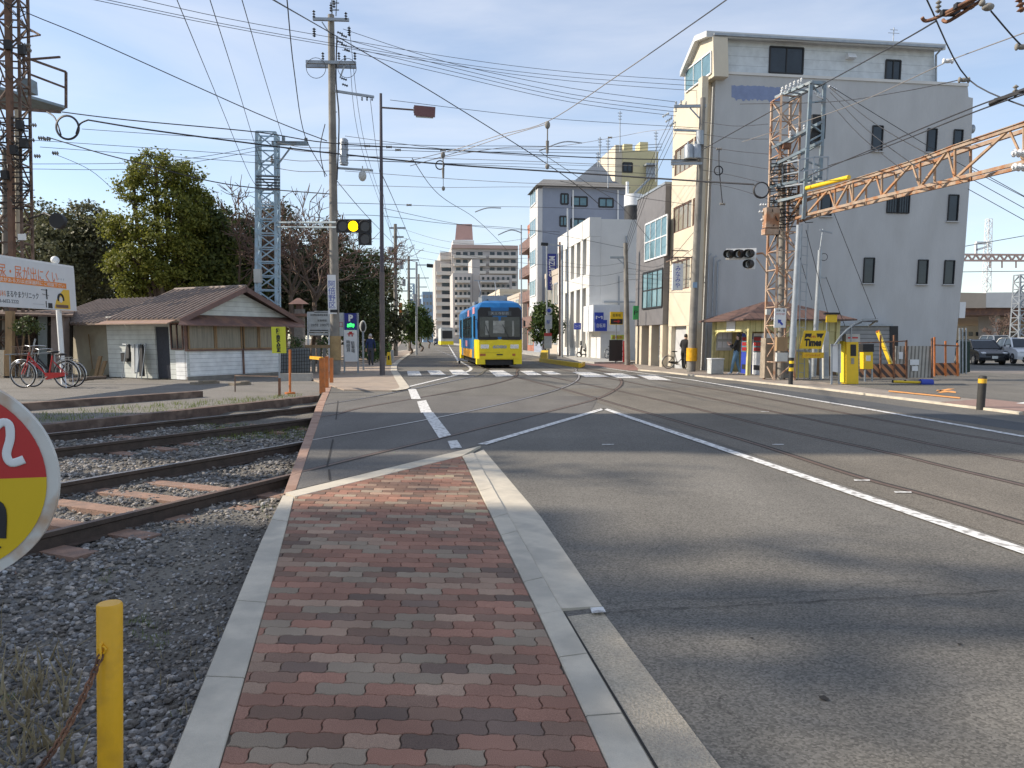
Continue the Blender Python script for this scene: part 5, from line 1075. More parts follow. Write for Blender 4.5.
m.build('chord', 'orange_rust' if 'orange_rust' in M else pm('orange rust over cream paint', (.36, .27, .20), .75, .3, 3, bump=.2, stain=(.33, .145, .06), stain_amt=.95, stain_scale=3.2), gt)
m = MB()
for i in range(1, len(st)):
    a, b = T_[i], B_2[i]; u = .9/ (T_[i]-T_[i-1]).length
    m.bar(a, b, .05); a2 = T_[i].lerp(T_[i-1], min(.2, u)); m.bar(a2, b, .045); m.bar(a+RD*.45, b+RD*.45, .05)
    lo, hi = (B_2[i-1], T_[i]); m.bar(B_2[i-1], T_[i].lerp(T_[i-1], .2), .06)
    m.bar(a, a+RD*.45, .04); m.bar(b, b+RD*.45, .04)
    mid = B_2[i-1].lerp(B_2[i], .55)
m.build('lattice_bracing', pm('orange rusted bracing', (.38, .26, .17), .8, .35, 4, stain=(.42, .19, .08), stain_amt=.9, stain_scale=3), gt)
quick('yellow_sleeve', 'yellow', gt, lambda m: m.tube([P(806, 188.5, Ga-1.0), P(849, 177.3, Ga-3.2)], .075, 10))
m = (gt, 'white'); e1 = P(1018, 152, 18.8)
for dy in (0, 14): insulator(m, P(1012, 153+dy, 18.6), RD, 4, .10, .5)
t = gt

# ---- traffic light (right)
Ys = tc_.y-.2; t = thing('traffic_light', 'white traffic light facing left on an arm from the rusty mast, lamps in black hoods', 'traffic light', P(739, 258, Ys))
c = P(741, 254, Ys-.3); ax = V((math.cos(R(-14)), math.sin(R(-14)), 0)); bx_ = V((-math.sin(R(-14)), math.cos(R(-14)), 0)); tilt = UP
# lamps look towards the left and the viewer
quick('housing', 'white', t, lambda m: (m.box(c, (1.05, .16, .38), (ax, bx_, tilt)), m.box(c+ax*.34-UP*.37, (.34, .16, .34), (ax, bx_, tilt))))
for i, (dx, dz, mt, nm) in enumerate(((-.34, 0, 'signal_off', 'left lens'), (0, 0, 'signal_amber_off', 'amber lens, unlit'), (.34, 0, 'signal_off', 'right lens'), (.34, -.37, 'signal_off', 'lower lens'))):
    cc = c+ax*dx+UP*dz-bx_*.085
    ln = quick('lens', mt, t, lambda m: m.disc(cc, ax, UP, .13, .01, 20)); quick('hood', 'black', t, lambda m: m.tube([cc, cc-bx_*.10-ax*.08, cc-bx_*.26-ax*.16-UP*.02], [.15, .15, .145], 16, cap=False))
quick('arm', 'grayrust', t, lambda m: (m.tube([c+ax*.5+bx_*.1, c+ax*.75+bx_*.1+UP*.02, P(768, 258, Ys), P(770, 266, Ys)], .035, 8), m.tube([c+ax*.5+bx_*.1-UP*.1, P(768, 275, Ys)], .02, 6)))

# ---- arrow sign on the mast
c = P(780, 318, tc_.y-1.0); s_ = c.y/F; t = thing('direction_sign', 'white sign with a dark blue arrow pointing up left fixed to the mast', 'sign', (c.x, c.y, c.z-.4))
quick('panel', 'white', t, lambda m: m.box(c, (12*s_, .04, 19*s_), (RD, SD, UP)))
quick('bracket', 'galv', t, lambda m: m.bar(c+SD*.02, c+SD*.6, .06))
m = MB(); q = c-SD*.025-UP*4*s_; d = (RD*-1+UP*1).normalized(); e = (RD+UP).normalized(); 
pts = [q+d*3.6*s_, q+d*.4*s_+e*2.6*s_, q+d*.4*s_+e*1.0*s_, q-d*3.8*s_+e*1.0*s_, q-d*3.8*s_-e*1.0*s_, q+d*.4*s_-e*1.0*s_, q+d*.4*s_-e*2.6*s_]; m.prism(pts, -SD*.004); m.build('arrow', 'blue', t)
text('天神ノ森', 2.6*s_, c-SD*.024+UP*7.3*s_, RD, UP, 'black', t, w=9.5*s_); text('のりば', 2.2*s_, c-SD*.024+UP*4*s_, RD, UP, 'red', t, w=9*s_)

# ---- parking sign
Yp = G(816, 381).y; s_ = Yp/F; t = thing('parking_sign', 'yellow parking sign board with black lettering on two posts', 'sign', (P(816, 381, Yp).x, Yp, .05))
q = [P(799.5, 348.5, Yp), P(821.5, 349, Yp), P(826.5, 330.5, Yp), P(804.5, 330.5, Yp)]
quick('panel', 'yellow', t, lambda m: m.prism(q, V((.10, .30, 0)))); quick('panel_edge', 'white', t, lambda m: m.prism([q[1]+V((.012, .02, 0)), q[1]+V((.14, .3, 0)), q[2]+V((.14, .3, 0)), q[2]+V((.012, .02, 0))], V((.004, 0, 0))))
ctr = (q[0]+q[1]+q[2]+q[3])/4; sh_ = (q[3]-q[0]).normalized()
text('Times', 9.5*s_, ctr-UP*2.8*s_-V((0, .006, 0)), V((1, 0, 0)), UP, 'black', t, w=17*s_, bold=.02); text('24h', 3.6*s_, ctr+UP*3*s_-V((0, .006, 0)), V((1, 0, 0)), UP, 'red', t)
m = MB(); [m.prism([P(x0, y0, Yp-.005) for x0, y0 in pp], V((0, -.004, 0))) for pp in (((805.5, 333.5), (812, 333.5), (810.5, 337.5), (807.5, 336.5), (804.5, 338.5)), ((816.5, 333.5), (824, 333.5), (821, 338.5), (819.5, 336.5), (817.5, 337.5)))]; m.build('emblem', 'black', t)
quick('lower_panel', pm('orange yellow panel', (.78, .48, .02), .45, .08, 3), t, lambda m: m.box(P(812.8, 355.3, Yp), (21*s_, .08, 5.6*s_))); text('コインパーキング', 2.6*s_, P(812.8, 355.3, Yp-.045), V((1, 0, 0)), UP, 'red', t, w=15*s_)
for x in (810, 820.5): quick('post', 'galv', t, lambda m: m.tube([(P(x, 381, Yp+.15).x, Yp+.15, .05), P(x, 340, Yp+.15)], .05, 10))

# ---- pay machine under a solar canopy
Ym = G(848, 384.5, .05).y; s_ = Ym/F
def pq(x, y, dy=0): return P(x, y, Ym+dy)
t = thing('pay_machine', 'tall yellow parking pay machine with a white side board and curved canopy', 'pay machine', (P(849, 384, Ym).x, Ym, .05))
quick('body', 'yellow', t, lambda m: m.prism([pq(x, y) for x, y in ((846.5, 384), (858.5, 384), (858.5, 342), (846.5, 342))], V((-.0, .42, 0)))); quick('side_panel', pm('side yellow', (.74, .62, .05), .5, .1, 3), t, lambda m: m.prism([pq(x, y, .42) for x, y in ((840, 382), (846.4, 382), (846.4, 341), (840, 341))], V((0, -.30, 0)))); quick('display', 'black', t, lambda m: (m.prism([pq(x, y, -.004) for x, y in ((850.5, 356), (856, 356), (856, 344.5), (850.5, 344.5))], V((0, -.012, 0))))); quick('keypad', pm('grey keypad', (.3, .28, .22), .6, .2, 4), t, lambda m: (m.prism([pq(x, y, -.004) for x, y in ((851, 364), (854, 364), (854, 358), (851, 358))], V((0, -.012, 0))))); quick('header', 'dirty_white', t, lambda m: m.prism([pq(x, y, -.01) for x, y in ((846, 341.8), (860, 341.8), (860, 334), (846, 334))], V((0, .3, 0)))); quick('label_strip', 'red', t, lambda m: m.prism([pq(x, y, -.02) for x, y in ((848, 338.5), (858, 338.5), (858, 337), (848, 337))], V((0, -.004, 0)))); quick('white_board', 'white', t, lambda m: m.prism([pq(x, y, .1) for x, y in ((832.5, 371.5), (841, 373), (841, 344), (832.5, 344))], V((0, .03, 0))))
m = MB(); ar = [(834.5, 345), (840, 337), (847, 329.5), (855, 323.5), (862, 320), (878, 319.5)]
for (a, b), (c_, d_) in zip(ar[:-1], ar[1:]): m.hexa([pq(a, b, -.5), pq(c_, d_, -.5), pq(c_, d_+3, .5), pq(a, b+2, .5)], [p+UP*.03 for p in (pq(a, b, -.5), pq(c_, d_, -.5), pq(c_, d_+3, .5), pq(a, b+2, .5))])
m.build('canopy', 'glass', t)
m = MB(); [m.bar(pq(a, b, dy), pq(c_, d_, dy), .04) for (a, b), (c_, d_) in zip(ar[:-1], ar[1:]) for dy in (-.5,)]; m.bar(pq(878, 319.5, -.5), pq(869, 326, .5), .04); m.bar(pq(851, 327, 0), pq(851, 342, 0), .05); m.build('canopy_frame', 'galv', t)
for x in (831.5, 839): quick('post', 'galv', t, lambda m: m.bar((P(x, 384, Ym+.1).x, Ym+.1, .05), pq(x, 344, .1), .05))
Y2 = Ym+1.6; t = thing('pay_machine', 'shorter yellow ticket machine with a black top behind the tall one', 'pay machine', (P(869, 380, Y2).x, Y2, .05))
def p2(x, y, dy=0): return P(x, y, Y2+dy)
quick('body', 'yellow', t, lambda m: m.prism([p2(x, y) for x, y in ((863.5, 369), (873, 369), (873, 352), (863.5, 352))], V((0, .3, 0)))); quick('black_top', 'black', t, lambda m: m.prism([p2(x, y) for x, y in ((863, 351.9), (874, 351.9), (874, 344), (863, 344))], V((0, .32, 0)))); quick('notice', 'white', t, lambda m: m.prism([p2(x, y, -.004) for x, y in ((866, 361), (870.5, 361), (870.5, 355.5), (866, 355.5))], V((0, -.008, 0)))); quick('stand', 'galv', t, lambda m: [m.bar((p2(x, 380, .1).x, Y2+.1, .05), p2(x, 369, .1), .05) for x in (865, 872)])
# ---- barriers and fences
def barrier(label, x0, x1, yt, yb, Y, posts, mat='stripe_warn', pm_='rust', ph=0, name='barrier'):
    t = thing(name, label, 'barrier', (P((x0+x1)/2, 380, Y).x, Y, .05)); quick('panel', mat, t, lambda m: m.prism([P(x, y, Y) for x, y in ((x0, yb), (x1, yb), (x1, yt), (x0, yt))], V((0, .04, 0))))
    for x, y in posts: quick('post', pm_, t, lambda m: m.bar((P(x, 380, Y-.04).x, Y-.04, .05), P(x, y, Y-.04), .055))
    return t
b = barrier('striped barrier panel left of the corrugated fence', 860, 907, 364, 377.5, 29.6, ((880.5, 335), (894, 335), (906.5, 340)))
quick('top_rail', 'rust', b, lambda m: m.bar(P(860, 343, 29.55), P(907, 341, 29.55), .04))
b = barrier('rusty corrugated metal fence in front of the grey wall', 895.5, 932.5, 346, 380, 30.2, ((906, 342), (932, 338)), 'fence_zinc', name='metal_fence')
quick('papers', 'white', b, lambda m: [m.prism([P(x, y, 30.16) for x, y in q_], V((0, .01, 0))) for q_ in (((910, 365), (919, 365), (919, 359.5), (910, 359.5)), ((912, 371), (918, 371), (918, 366), (912, 366)), ((899, 359), (903, 359), (903, 352), (899, 352)))])
b = barrier('orange post fence with a striped panel by the wall corner', 934, 959.5, 363, 375.5, 31.4, ((934.5, 337), (945.5, 341), (957.5, 343)), 'stripe_warn', 'orange', name='post_fence'); quick('top_rail', 'rust', b, lambda m: m.bar(P(934, 345, 31.35), P(959, 346, 31.35), .05))
Yd = 33.5; t = thing('green_fence', 'dark green mesh fence standing at the grey building corner', 'fence', (P(964, 375, Yd).x, Yd, .05)); quick('mesh_panel', pm('dark green mesh', (.02, .04, .03), .8, .3, 8), t, lambda m: m.prism([P(x, y, Yd) for x, y in ((959.8, 373.5), (970, 372), (970, 341.5), (959.8, 341))], V((0, .05, 0)))); quick('post', 'galv', t, lambda m: [m.bar((P(x, 374, Yd-.04).x, Yd-.04, .05), P(x, 328, Yd-.04), .05) for x in (959.5, 962.5, 966)])
t = thing('leaning_bar', 'thick yellow bar leaning against the shed behind the pay machines', 'bar', P(885, 370, 30.8)); quick('shaft', 'yellow', t, lambda m: m.bar(P(878, 332, 30.9), P(891, 364, 30.5), .16, .12)); quick('end_cap', 'orange', t, lambda m: m.bar(P(878, 332, 30.9), P(877.4, 330.6, 30.91), .18, .14))
Yq = G(912, 384.5, .05).y; t = thing('boom_barrier', 'low horizontal barrier boom with a blue sleeve beside the pay machines', 'barrier', G(893, 385, .05)); quick('boom', 'yellow', t, lambda m: m.tube([P(893, 381.5, Yq), P(922, 382.5, Yq)], .045, 8)); quick('sleeve', 'blue', t, lambda m: m.tube([P(920, 382.8, Yq), P(932, 383, Yq)], .13, 12)); quick('leg', 'black', t, lambda m: [m.bar((P(x, 382, Yq).x, Yq, .11), P(x, 380, Yq), .06) for x in (893, 905)])
t = thing('grey_machine', 'slim grey post box at the forecourt edge left of the tall pay machine', 'box', G(827, 380, .05)); quick('body', 'dirty_white', t, lambda m: m.prism([P(x, y, 29.6) for x, y in ((823.5, 379), (829, 379), (829, 331.5), (823.5, 331.5))], V((0, .2, 0)))); quick('door', 'galv', t, lambda m: m.prism([P(x, y, 29.59) for x, y in ((824.3, 376), (828.3, 376), (828.3, 352), (824.3, 352))], V((0, -.01, 0))))
t = thing('yellow_cabinet', 'low yellow cabinet beside the footing of the mast', 'cabinet', G(797, 380, .05)); quick('body', pm('pale yellow cabinet', (.55, .47, .16), .7, .15, 3), t, lambda m: m.prism([P(x, y, 30.2) for x, y in ((790, 379), (809, 380), (809, 352), (790, 351.5))], V((0, .4, 0)))); quick('lid', 'galv', t, lambda m: m.prism([P(x, y, 30.15) for x, y in ((789.5, 351.4), (809.5, 351.8), (809.5, 349.8), (789.5, 349.5))], V((0, .5, 0))))
t = thing('parking_lot_sign', 'small yellow board with a black roof shape behind the parking sign', 'sign', P(831, 323, 30)); c = P(831.5, 318.5, 30.5); quick('panel', 'yellow', t, lambda m: m.box(c, (.42, .05, .3))); quick('top_board', 'black', t, lambda m: m.box(c+UP*.19, (.6, .12, .08))); quick('post', 'galv', t, lambda m: m.bar(c+V((-.15, .05, -.1)), (c.x-.15, c.y+.05, .05), .03))
# ---- black and yellow bollard
g0 = G(980.5, 407.5, .05); t = thing('bollard', 'black bollard with an orange yellow band near its top', 'bollard', g0); zt_ = P(983, 375.5, g0.y).z
quick('shaft', pm('black bollard', (.035, .033, .03), .7, .3, 6), t, lambda m: (m.tube([g0-UP*.05, g0+UP*(zt_-g0.z-.17)], .085, 20), m.tube([g0+UP*(zt_-g0.z-.07), g0+UP*(zt_-g0.z-.015), g0+UP*(zt_-g0.z)], [.085, .08, .05], 20))); quick('reflective_band', pm('amber reflector', (.75, .42, .03), .4, .15, 5), t, lambda m: m.tube([g0+UP*(zt_-g0.z-.17), g0+UP*(zt_-g0.z-.07)], .088, 20))
# ---- cars
c1 = car('black car parked nose out beside the green fence', 'car_black', 'cars parked on the side street'); place(c1, (P(978, 366, 48).x, 48, .0), rz=R(-98))
c2 = car('white car parked at the right edge of the picture', 'car_white', 'cars parked on the side street'); place(c2, (P(1019, 366, 46.5).x, 46.5, .1), rz=R(-104))
c3 = car('grey van seen between the black and white cars, farther back', 'galv', 'cars parked on the side street', van=True); place(c3, (P(997, 360, 62).x, 62, 0), rz=R(-95))
c4 = car('dark car driving far down the street', 'car_black'); place(c4, (P(437, 343, 170).x, 172, 0), rz=R(-82))
# ---- low fence at the side street, viaduct, far masts
t = thing('guard_rail', 'pale guard rail between the parked cars', 'fence', (P(996, 360, 56).x, 56, .1)); quick('rail', 'galv', t, lambda m: [m.bar(P(988, y, 56), P(1040, y, 56), .1) for y in (349, 353)]); quick('posts', 'galv', t, lambda m: [m.bar((P(x, 350, 56).x, 56, 0), P(x, 347, 56), .1) for x in range(988, 1040, 7)])
Yv = 88; t = thing('railway_viaduct', 'beige concrete railway viaduct behind the parked cars', 'viaduct', (P(1000, 340, Yv).x, Yv, 0))
def pv(pts, Y): return [P(x, y, Y) for x, y in pts]
quick('deck', pm('viaduct beige', (.45, .38, .30), .85, .12, .3), t, lambda m: m.prism(pv(((955, 308), (986, 308), (986, 293), (955, 292.5)), Yv), V((3, 9, 0)))); quick('white_panel', 'white_render', t, lambda m: m.prism(pv(((986.1, 307.5), (1200, 309), (1200, 291), (986.1, 292.5)), Yv), V((0, 9, 0)))); quick('beam', 'brown', t, lambda m: m.prism(pv(((955, 315), (1200, 317), (1200, 309.2), (955, 308.2)), Yv+1), V((0, 6, 0))))
for x in (997, 1058, 930): quick('pier', pm('pier concrete', (.42, .39, .35), .85, .1, .5), t, lambda m: (m.prism(pv(((x-3, 341), (x+3, 341), (x+3, 315), (x-3, 315)), Yv+2), V((0, 3, 0))), m.prism(pv(((x-8, 315), (x+8, 315), (x+8, 311.5), (x-8, 311.5)), Yv+1.9), V((0, 3, 0)))))
far_b = thing('station_building', 'low cream building under the viaduct', 'building', (P(990, 345, 98).x, 98, 0)); quick('wall', 'cream', far_b, lambda m: m.prism(pv(((950, 346), (1200, 348), (1200, 326), (950, 326)), 98), V((0, 4, 0)))); quick('upper_wall', pm('tan wall', (.42, .33, .24), .8, .1, .5), far_b, lambda m: m.prism(pv(((950, 325.8), (1200, 325.8), (1200, 312), (950, 312)), 98.2), V((0, 4, 0)))); quick('windows', 'glass', far_b, lambda m: [m.prism(pv(((x, 336), (x+4, 336), (x+4, 332), (x, 332)), 97.9), V((0, .05, 0))) for x in range(962, 1060, 7)])
def mast(label, x0, x1, xt0, xt1, yb, yt, Y, nseg, mat, name='lattice_mast'):
    t = thing(name, label, 'pylon', (P((x0+x1)/2, yb, Y).x, Y, P(x0, yb, Y).z)); w0 = (x1-x0)/F*Y; w1 = (xt1-xt0)/F*Y
    quick('lattice', mat, t, lambda m: lattice(m, square(P((x0+x1)/2, yb, Y), w0), square(P((xt0+xt1)/2, yt, Y), w1), nseg, max(.08, w0*.09), max(.05, w0*.06))); return t
a = mast('white lattice mast rising above the viaduct', 983.5, 989, 987, 991, 292, 219, 120, 12, 'white'); quick('crossarm', 'white', a, lambda m: (m.bar(P(976, 243, 120), P(990, 243, 120), .4), m.bar(P(976, 250, 120), P(990, 246, 120), .3), m.bar(P(976, 243, 120), P(976, 254, 120), .3)))
a = thing('overhead_gantry', 'reddish lattice gantry across the elevated railway', 'gantry', P(990, 258, 110)); quick('truss', 'pinkish', a, lambda m: ([m.bar(P(960, y, 110), P(1060, y+.5, 110), .25) for y in (254.5, 260.5)], [m.bar(P(960+k*4, 260.5 if k % 2 else 254.5, 110), P(964+k*4, 254.5 if k % 2 else 260.5, 110), .2) for k in range(25)])); [quick('hanger', 'pinkish', a, lambda m: m.bar(P(x, 260, 110), P(x, 268, 110), .15)) for x in (990, 1002, 1016)]
mast('grey lattice mast at the right edge beside the viaduct', 1013, 1024.5, 1016.5, 1024, 346, 275, 60, 10, 'galv')
# ---- small right-side poles and signs
def upole(label, xb, yb, xt, yt, Y, r0, r1, mat='conc_pole', name='utility_pole'):
    b = P(xb, yb, Y); t = thing(name, label, 'utility pole', (b.x, Y, 0)); quick('shaft', mat, t, lambda m: m.tube([(b.x, Y, 0), P(xt, yt, Y)], [r0, r1], 14)); return t
up = upole('tall concrete utility pole with transformers in front of the cream front', 691, 371.5, 703, 98, 36, .20, .12)
quick('crossarm', 'galv', up, lambda m: (m.bar(P(674, 106.5, 36), P(706, 106, 36), .12), m.bar(P(671, 161, 36), P(702, 160.5, 36), .12), m.bar(P(671, 164, 35.6), P(702, 163.5, 35.6), .10), m.bar(P(674, 130, 36), P(702, 131, 36), .09), m.bar(P(690, 108, 36), P(702, 121, 36), .05)))
for x in (689, 696.5): quick('transformer', 'galv', up, lambda m: (m.tube([P(x, 158.5, 35.7), P(x, 146, 35.7), P(x, 144.5, 35.7)], [.21, .21, .15], 14), m.tube([P(x-1, 145, 35.7), P(x-1, 141.5, 35.7)], .04, 6)))
quick('transformer', 'galv', up, lambda m: m.tube([P(700, 145, 35.7), P(700, 131, 35.7)], .17, 12))
m = (up, 'dirty_white')
for x, y in ((676, 104), (681, 103), (686, 104), (676, 110), (674, 158), (680, 158), (673, 166)): insulator(m, P(x, y+2, 36), UP, 3, .06, .2)
for x, y in ((669, 113), (672, 118), (676, 122)): insulator(m, P(x, y, 35.8), -RD-UP*.6, 4, .06, .35)
quick('yellow_guard', 'yel_post', up, lambda m: m.tube([P(691.5, 361, 36), P(692, 348, 36)], .25, 14)); quick('sign_plate', 'bluefar', up, lambda m: m.box(P(695, 285, 35.75), (.2, .03, .25)))
up = upole('short concrete pole with one crossarm in front of the white building', 627.5, 364, 625.5, 243, 46, .17, .12)
quick('crossarm', 'galv', up, lambda m: (m.bar(P(610, 257.5, 46), P(628, 257.5, 46), .12), m.bar(P(617, 258, 46), P(625, 265, 46), .06)))
for x, yt, yb, lab, r in ((560, 242, 357, 'slim brown pole at the left corner of the white building', .13), (568, 208, 357.5, 'slim pale pole before the white fins', .11), (547, 245, 356, 'dark thin pole beside the blue banner', .09), (521.5, 225, 352, 'thin pole beyond the tram on its right', .12)):
    upole(lab, x, yb, x-.3, yt, 62 if x > 540 else 80, r*.75, r*.6, 'brown' if x == 560 else 'galv')
def board(label, cat, x0, y0, x1, y1, Y, mat, post=None, txt=None, tm='white', ts=3, name='sign_board', extra=None):
    c = P((x0+x1)/2, (y0+y1)/2, Y); s = Y/F; t = thing(name, label, cat, (c.x, Y, .1 if post else c.z)); quick('panel', mat, t, lambda m: m.box(c, ((x1-x0)*s, .06, (y1-y0)*s), (RD, SD, UP)))
    if post: quick('post', 'galv', t, lambda m: m.bar((c.x, Y+.08, .05), (c.x, Y+.08, c.z), .06))
    if txt: text(txt, ts*s, c-SD*.035, RD, UP, tm, t, w=(x1-x0)*s*.75)
    if extra: extra(t, c, s)
    return t
def ex(t, c, s): quick('black_half', 'black', t, lambda m: m.box(c-UP*3.2*s-SD*.035, (12.4*s, .01, 5*s), (RD, SD, UP))); text('駐車場', 3*s, c+UP*2.8*s-SD*.035, RD, UP, 'black', t, w=8*s); quick('arrow', 'red', t, lambda m: m.prism([c+RD*a*s+UP*b*s-SD*.045 for a, b in ((-3, -3.6), (1, -3.6), (1, -5), (4, -3), (1, -1.2), (1, -2.6), (-3, -2.6))], -SD*.005))
board('yellow and black car park board beside the concrete pole', 'sign', 610, 312, 623, 324.5, 47, 'yellow', True, extra=ex)
board('green and black board at the corner of the grey tiled building', 'sign', 633, 306, 638.5, 319.5, 44.5, 'green', False, 'P', 'black', 6)
board('small dark blue board on the white fins', 'sign', 574, 323, 581, 329.5, 60, 'blue', True, 'コープ', 'white', 3)
board('low yellow green board above the dark banner', 'sign', 611, 335, 624, 339.5, 47.5, pm('lime sign', (.45, .55, .08), .5, .1, 2), True, '自転車', 'red', 3)
board('dark banner board at the car park entrance', 'banner', 609, 340, 622.5, 361, 47, 'black', True, name='banner')
board('thin red vertical banner next to the concrete pole', 'banner', 623, 341, 625.4, 362, 46.6, 'red', True, name='banner')
# tram stop sign on yellow edged island
Yi = 53; t = thing('tram_stop_sign', 'round topped tram stop sign on the yellow edged island', 'sign', (P(549, 356, Yi).x, Yi, .05)); s = Yi/F
quick('disc', 'dirty_white', t, lambda m: m.disc(P(549, 310.5, Yi), V((1, 0, 0)), UP, 3.4*s, .05, 20)); quick('disc_mark', 'blue', t, lambda m: m.disc(P(549, 310.5, Yi-.06), V((1, 0, 0)), UP, 1.8*s, .01, 20)); quick('panel', 'dirty_white', t, lambda m: (m.box(P(548.5, 322, Yi), (7*s, .06, 13.5*s)), m.box(P(548, 341, Yi), (7.5*s, .06, 15*s)))); quick('red_band', 'red', t, lambda m: m.box(P(548, 334.5, Yi-.04), (7.6*s, .02, 3*s))); quick('post', 'galv', t, lambda m: m.bar((P(549, 356, Yi+.06).x, Yi+.06, 0), P(549, 310, Yi+.06), .1)); text('駅', 4*s, P(548.5, 322, Yi-.04), V((1, 0, 0)), UP, 'blue', t)
m = MB(); pi = [g2(540.5, 361.5), g2(579, 367.3), g2(581, 366), g2(548, 359.5)]
m.prism([V((p.x, p.y, .16)) for p in (g2(541, 361.8), g2(580, 367.6), g2(583, 365.8), g2(556, 355.8), g2(545, 355.6))], V((0, 0, -.2))); struct('tram_island', m, 'asphalt')
t = thing('island_kerb', 'bright yellow kerb round the tram stop island', 'kerb', g2(560, 364)); m = MB(); a, b, c_, d_ = g2(540.5, 362), g2(580, 367.8), g2(584, 365.8), g2(541, 355.5)
m.bar(a+UP*.13, b+UP*.13, .16, .26); m.bar(b+UP*.12, c_+UP*.12, .14, .22); m.build('kerb_edge', 'yellow', t); quick('end_block', 'yellow', t, lambda m: m.hexa([V((p.x, p.y, .05)) for p in (g2(540.3, 361.9), g2(547, 362.6), g2(549, 358), g2(541.5, 358))], [V((p.x, p.y, .62)) for p in (g2(540.3, 361.9), g2(547, 362.6), g2(549, 358), g2(541.5, 358))]))
# ---- street lamp over the right pavement
t = thing('street_lamp', 'slim street lamp with a short arm before the white building', 'street lamp', (P(558, 356, 58).x, 58, 0)); quick('pole', 'galv', t, lambda m: m.tube([(P(562, 356, 58).x, 58, 0), P(562, 245, 58)], .09, 8)); quick('arm', 'galv', t, lambda m: m.bar(P(562, 246, 58), P(548, 244, 58), .1)); quick('lamp_head', 'black', t, lambda m: m.bar(P(548, 244.5, 58), P(541, 244, 58), .3, .2))
# ================================================================ LEFT SIDE
C0 = G(188, 380.5, -.03); E1 = V((.477, .879, 0)); E2 = V((-.879, .477, 0))
def Hs(a, b, z): return V((C0.x, C0.y, 0))+E1*a+E2*b+UP*z
def hb(x, a=0): r = (x-512)/F; o = C0+E1*a; return (o.x-r*o.y)/(.879+.477*r)
def ha(x, b=0): r = (x-512)/F; o = C0+E2*b; return (r*o.y-o.x)/(.477-.879*r)
def hz(y, p): return P(512, y, p.y).z
def hbox(m, a0, a1, b0, b1, z0, z1, mi=0): m.hexa([Hs(a0, b0, z0), Hs(a1, b0, z0), Hs(a1, b1, z0), Hs(a0, b1, z0)], [Hs(a0, b0, z1), Hs(a1, b0, z1), Hs(a1, b1, z1), Hs(a0, b1, z1)], mi)
A1 = ha(290); BB = hb(110); BL = hb(70)
ze = hz(315, Hs(0, 0, 0)); zr_ = hz(289, Hs(A1/2, 0, 0)); zs_ = hz(350.5, Hs(0, 0, 0)); zw = hz(323.5, Hs(0, 0, 0))
hs = thing('hut', 'low white clapboard hut with a brown tiled gable roof behind the tracks', 'house', Hs(0, 0, 0))
bd0, bd1 = hb(171.5), hb(157.5)
def walls(m):
    hbox(m, .12, A1, .12, BB, 0, ze)
def sidew(m):
    hbox(m, 0, .118, 0, bd0, 0, ze); hbox(m, 0, .118, bd1, BB, 0, ze); hbox(m, 0, .117, bd0+.002, bd1-.002, 2.05, ze-.01)
quick('wall', 'siding', hs, sidew); quick('inner_wall', 'siding', hs, walls)
quick('annex_wall', pm('stained cream board', (.50, .46, .36), .8, .15, 2, stain=(.38, .30, .22), stain_amt=.5, stain_scale=1.5), hs, lambda m: hbox(m, .7, A1-.5, BB+.01, BL+1.5, 0, ze-.1))
quick('door', 'gray_cloth', hs, lambda m: hbox(m, .06, .1, bd0+.01, bd1-.01, .02, 2.03))
quick('front_siding', 'siding_white', hs, lambda m: (hbox(m, -.02, A1, .02, .117, 0, zs_-.02), hbox(m, -.02, -.003, .0, bd0-.35, 0, zs_-.02)))
quick('base_strip', 'conc_pole', hs, lambda m: hbox(m, -.06, A1+.05, -.06, -.003, -.05, .12))
cuts = [(190.6, 216.5), (218, 243), (245.5, 259.5), (261, 275), (277, 288)]
for x0, x1 in cuts:
    a0, a1 = ha(x0), ha(x1); window(hs, [Hs(a0, 0, zs_+.05), Hs(a1, 0, zs_+.05), Hs(a1, 0, zw-.02), Hs(a0, 0, zw-.02)], -E2, 'wood', 'glass_curtain', 1, 1, .06)
quick('window_frame', 'brown', hs, lambda m: (m.bar(Hs(-.05, -.03, zs_), Hs(A1, -.03, zs_), .1, .06), m.bar(Hs(-.05, -.03, zw+.03), Hs(A1, -.03, zw+.03), .1, .08), m.bar(Hs(-.01, -.01, zs_), Hs(-.01, -.01, zw), .1), m.bar(Hs(ha(244.3), -.02, .1), Hs(ha(244.3), -.02, zs_), .09, .05)))
window(hs, [Hs(0, bd0-.15, zs_+.05), Hs(0, .15, zs_+.05), Hs(0, .15, zw), Hs(0, bd0-.15, zw)], -E1, 'brown', 'glass', 2, 1, .05)
quick('gable', 'siding', hs, lambda m: m.prism([Hs(.05, .0, ze+.003), Hs(A1, .0, ze+.003), Hs(A1/2, .0, zr_-.12)], E2*.12))
# roof: two slopes with real tile ribs
for sgn in (-1, 1):
    a_e = -.55 if sgn < 0 else A1+.55; sl_ = (zr_-ze)/(A1/2); z_e = ze-.55*sl_; up = V((0, 0, 1)); am = A1/2
    m = MB(); b0, b1 = -.40, hb(124)
    q = [Hs(a_e, b0, z_e), Hs(am, b0, zr_), Hs(am, b1, zr_), Hs(a_e, b1, z_e)]; m.hexa(q, [p+UP*.07 for p in q]); k = b0+.08
    while k < b1: m.tube([Hs(a_e, k, z_e+.085), Hs(am, k, zr_+.085)], .05, 6, 1); k += .30
    m.build('roof', [pm('tile valley', (.09, .065, .055), .7, .3, 3), pm('tile ridge', (.24, .185, .155), .6, .25, 4)], hs)
    quick('bargeboard', pm('brown fascia', (.17, .105, .09), .7, .2, 3), hs, lambda m: m.bar(Hs(a_e, b0-.03, z_e-.02), Hs(am, b0-.03, zr_-.02), .05, .20))
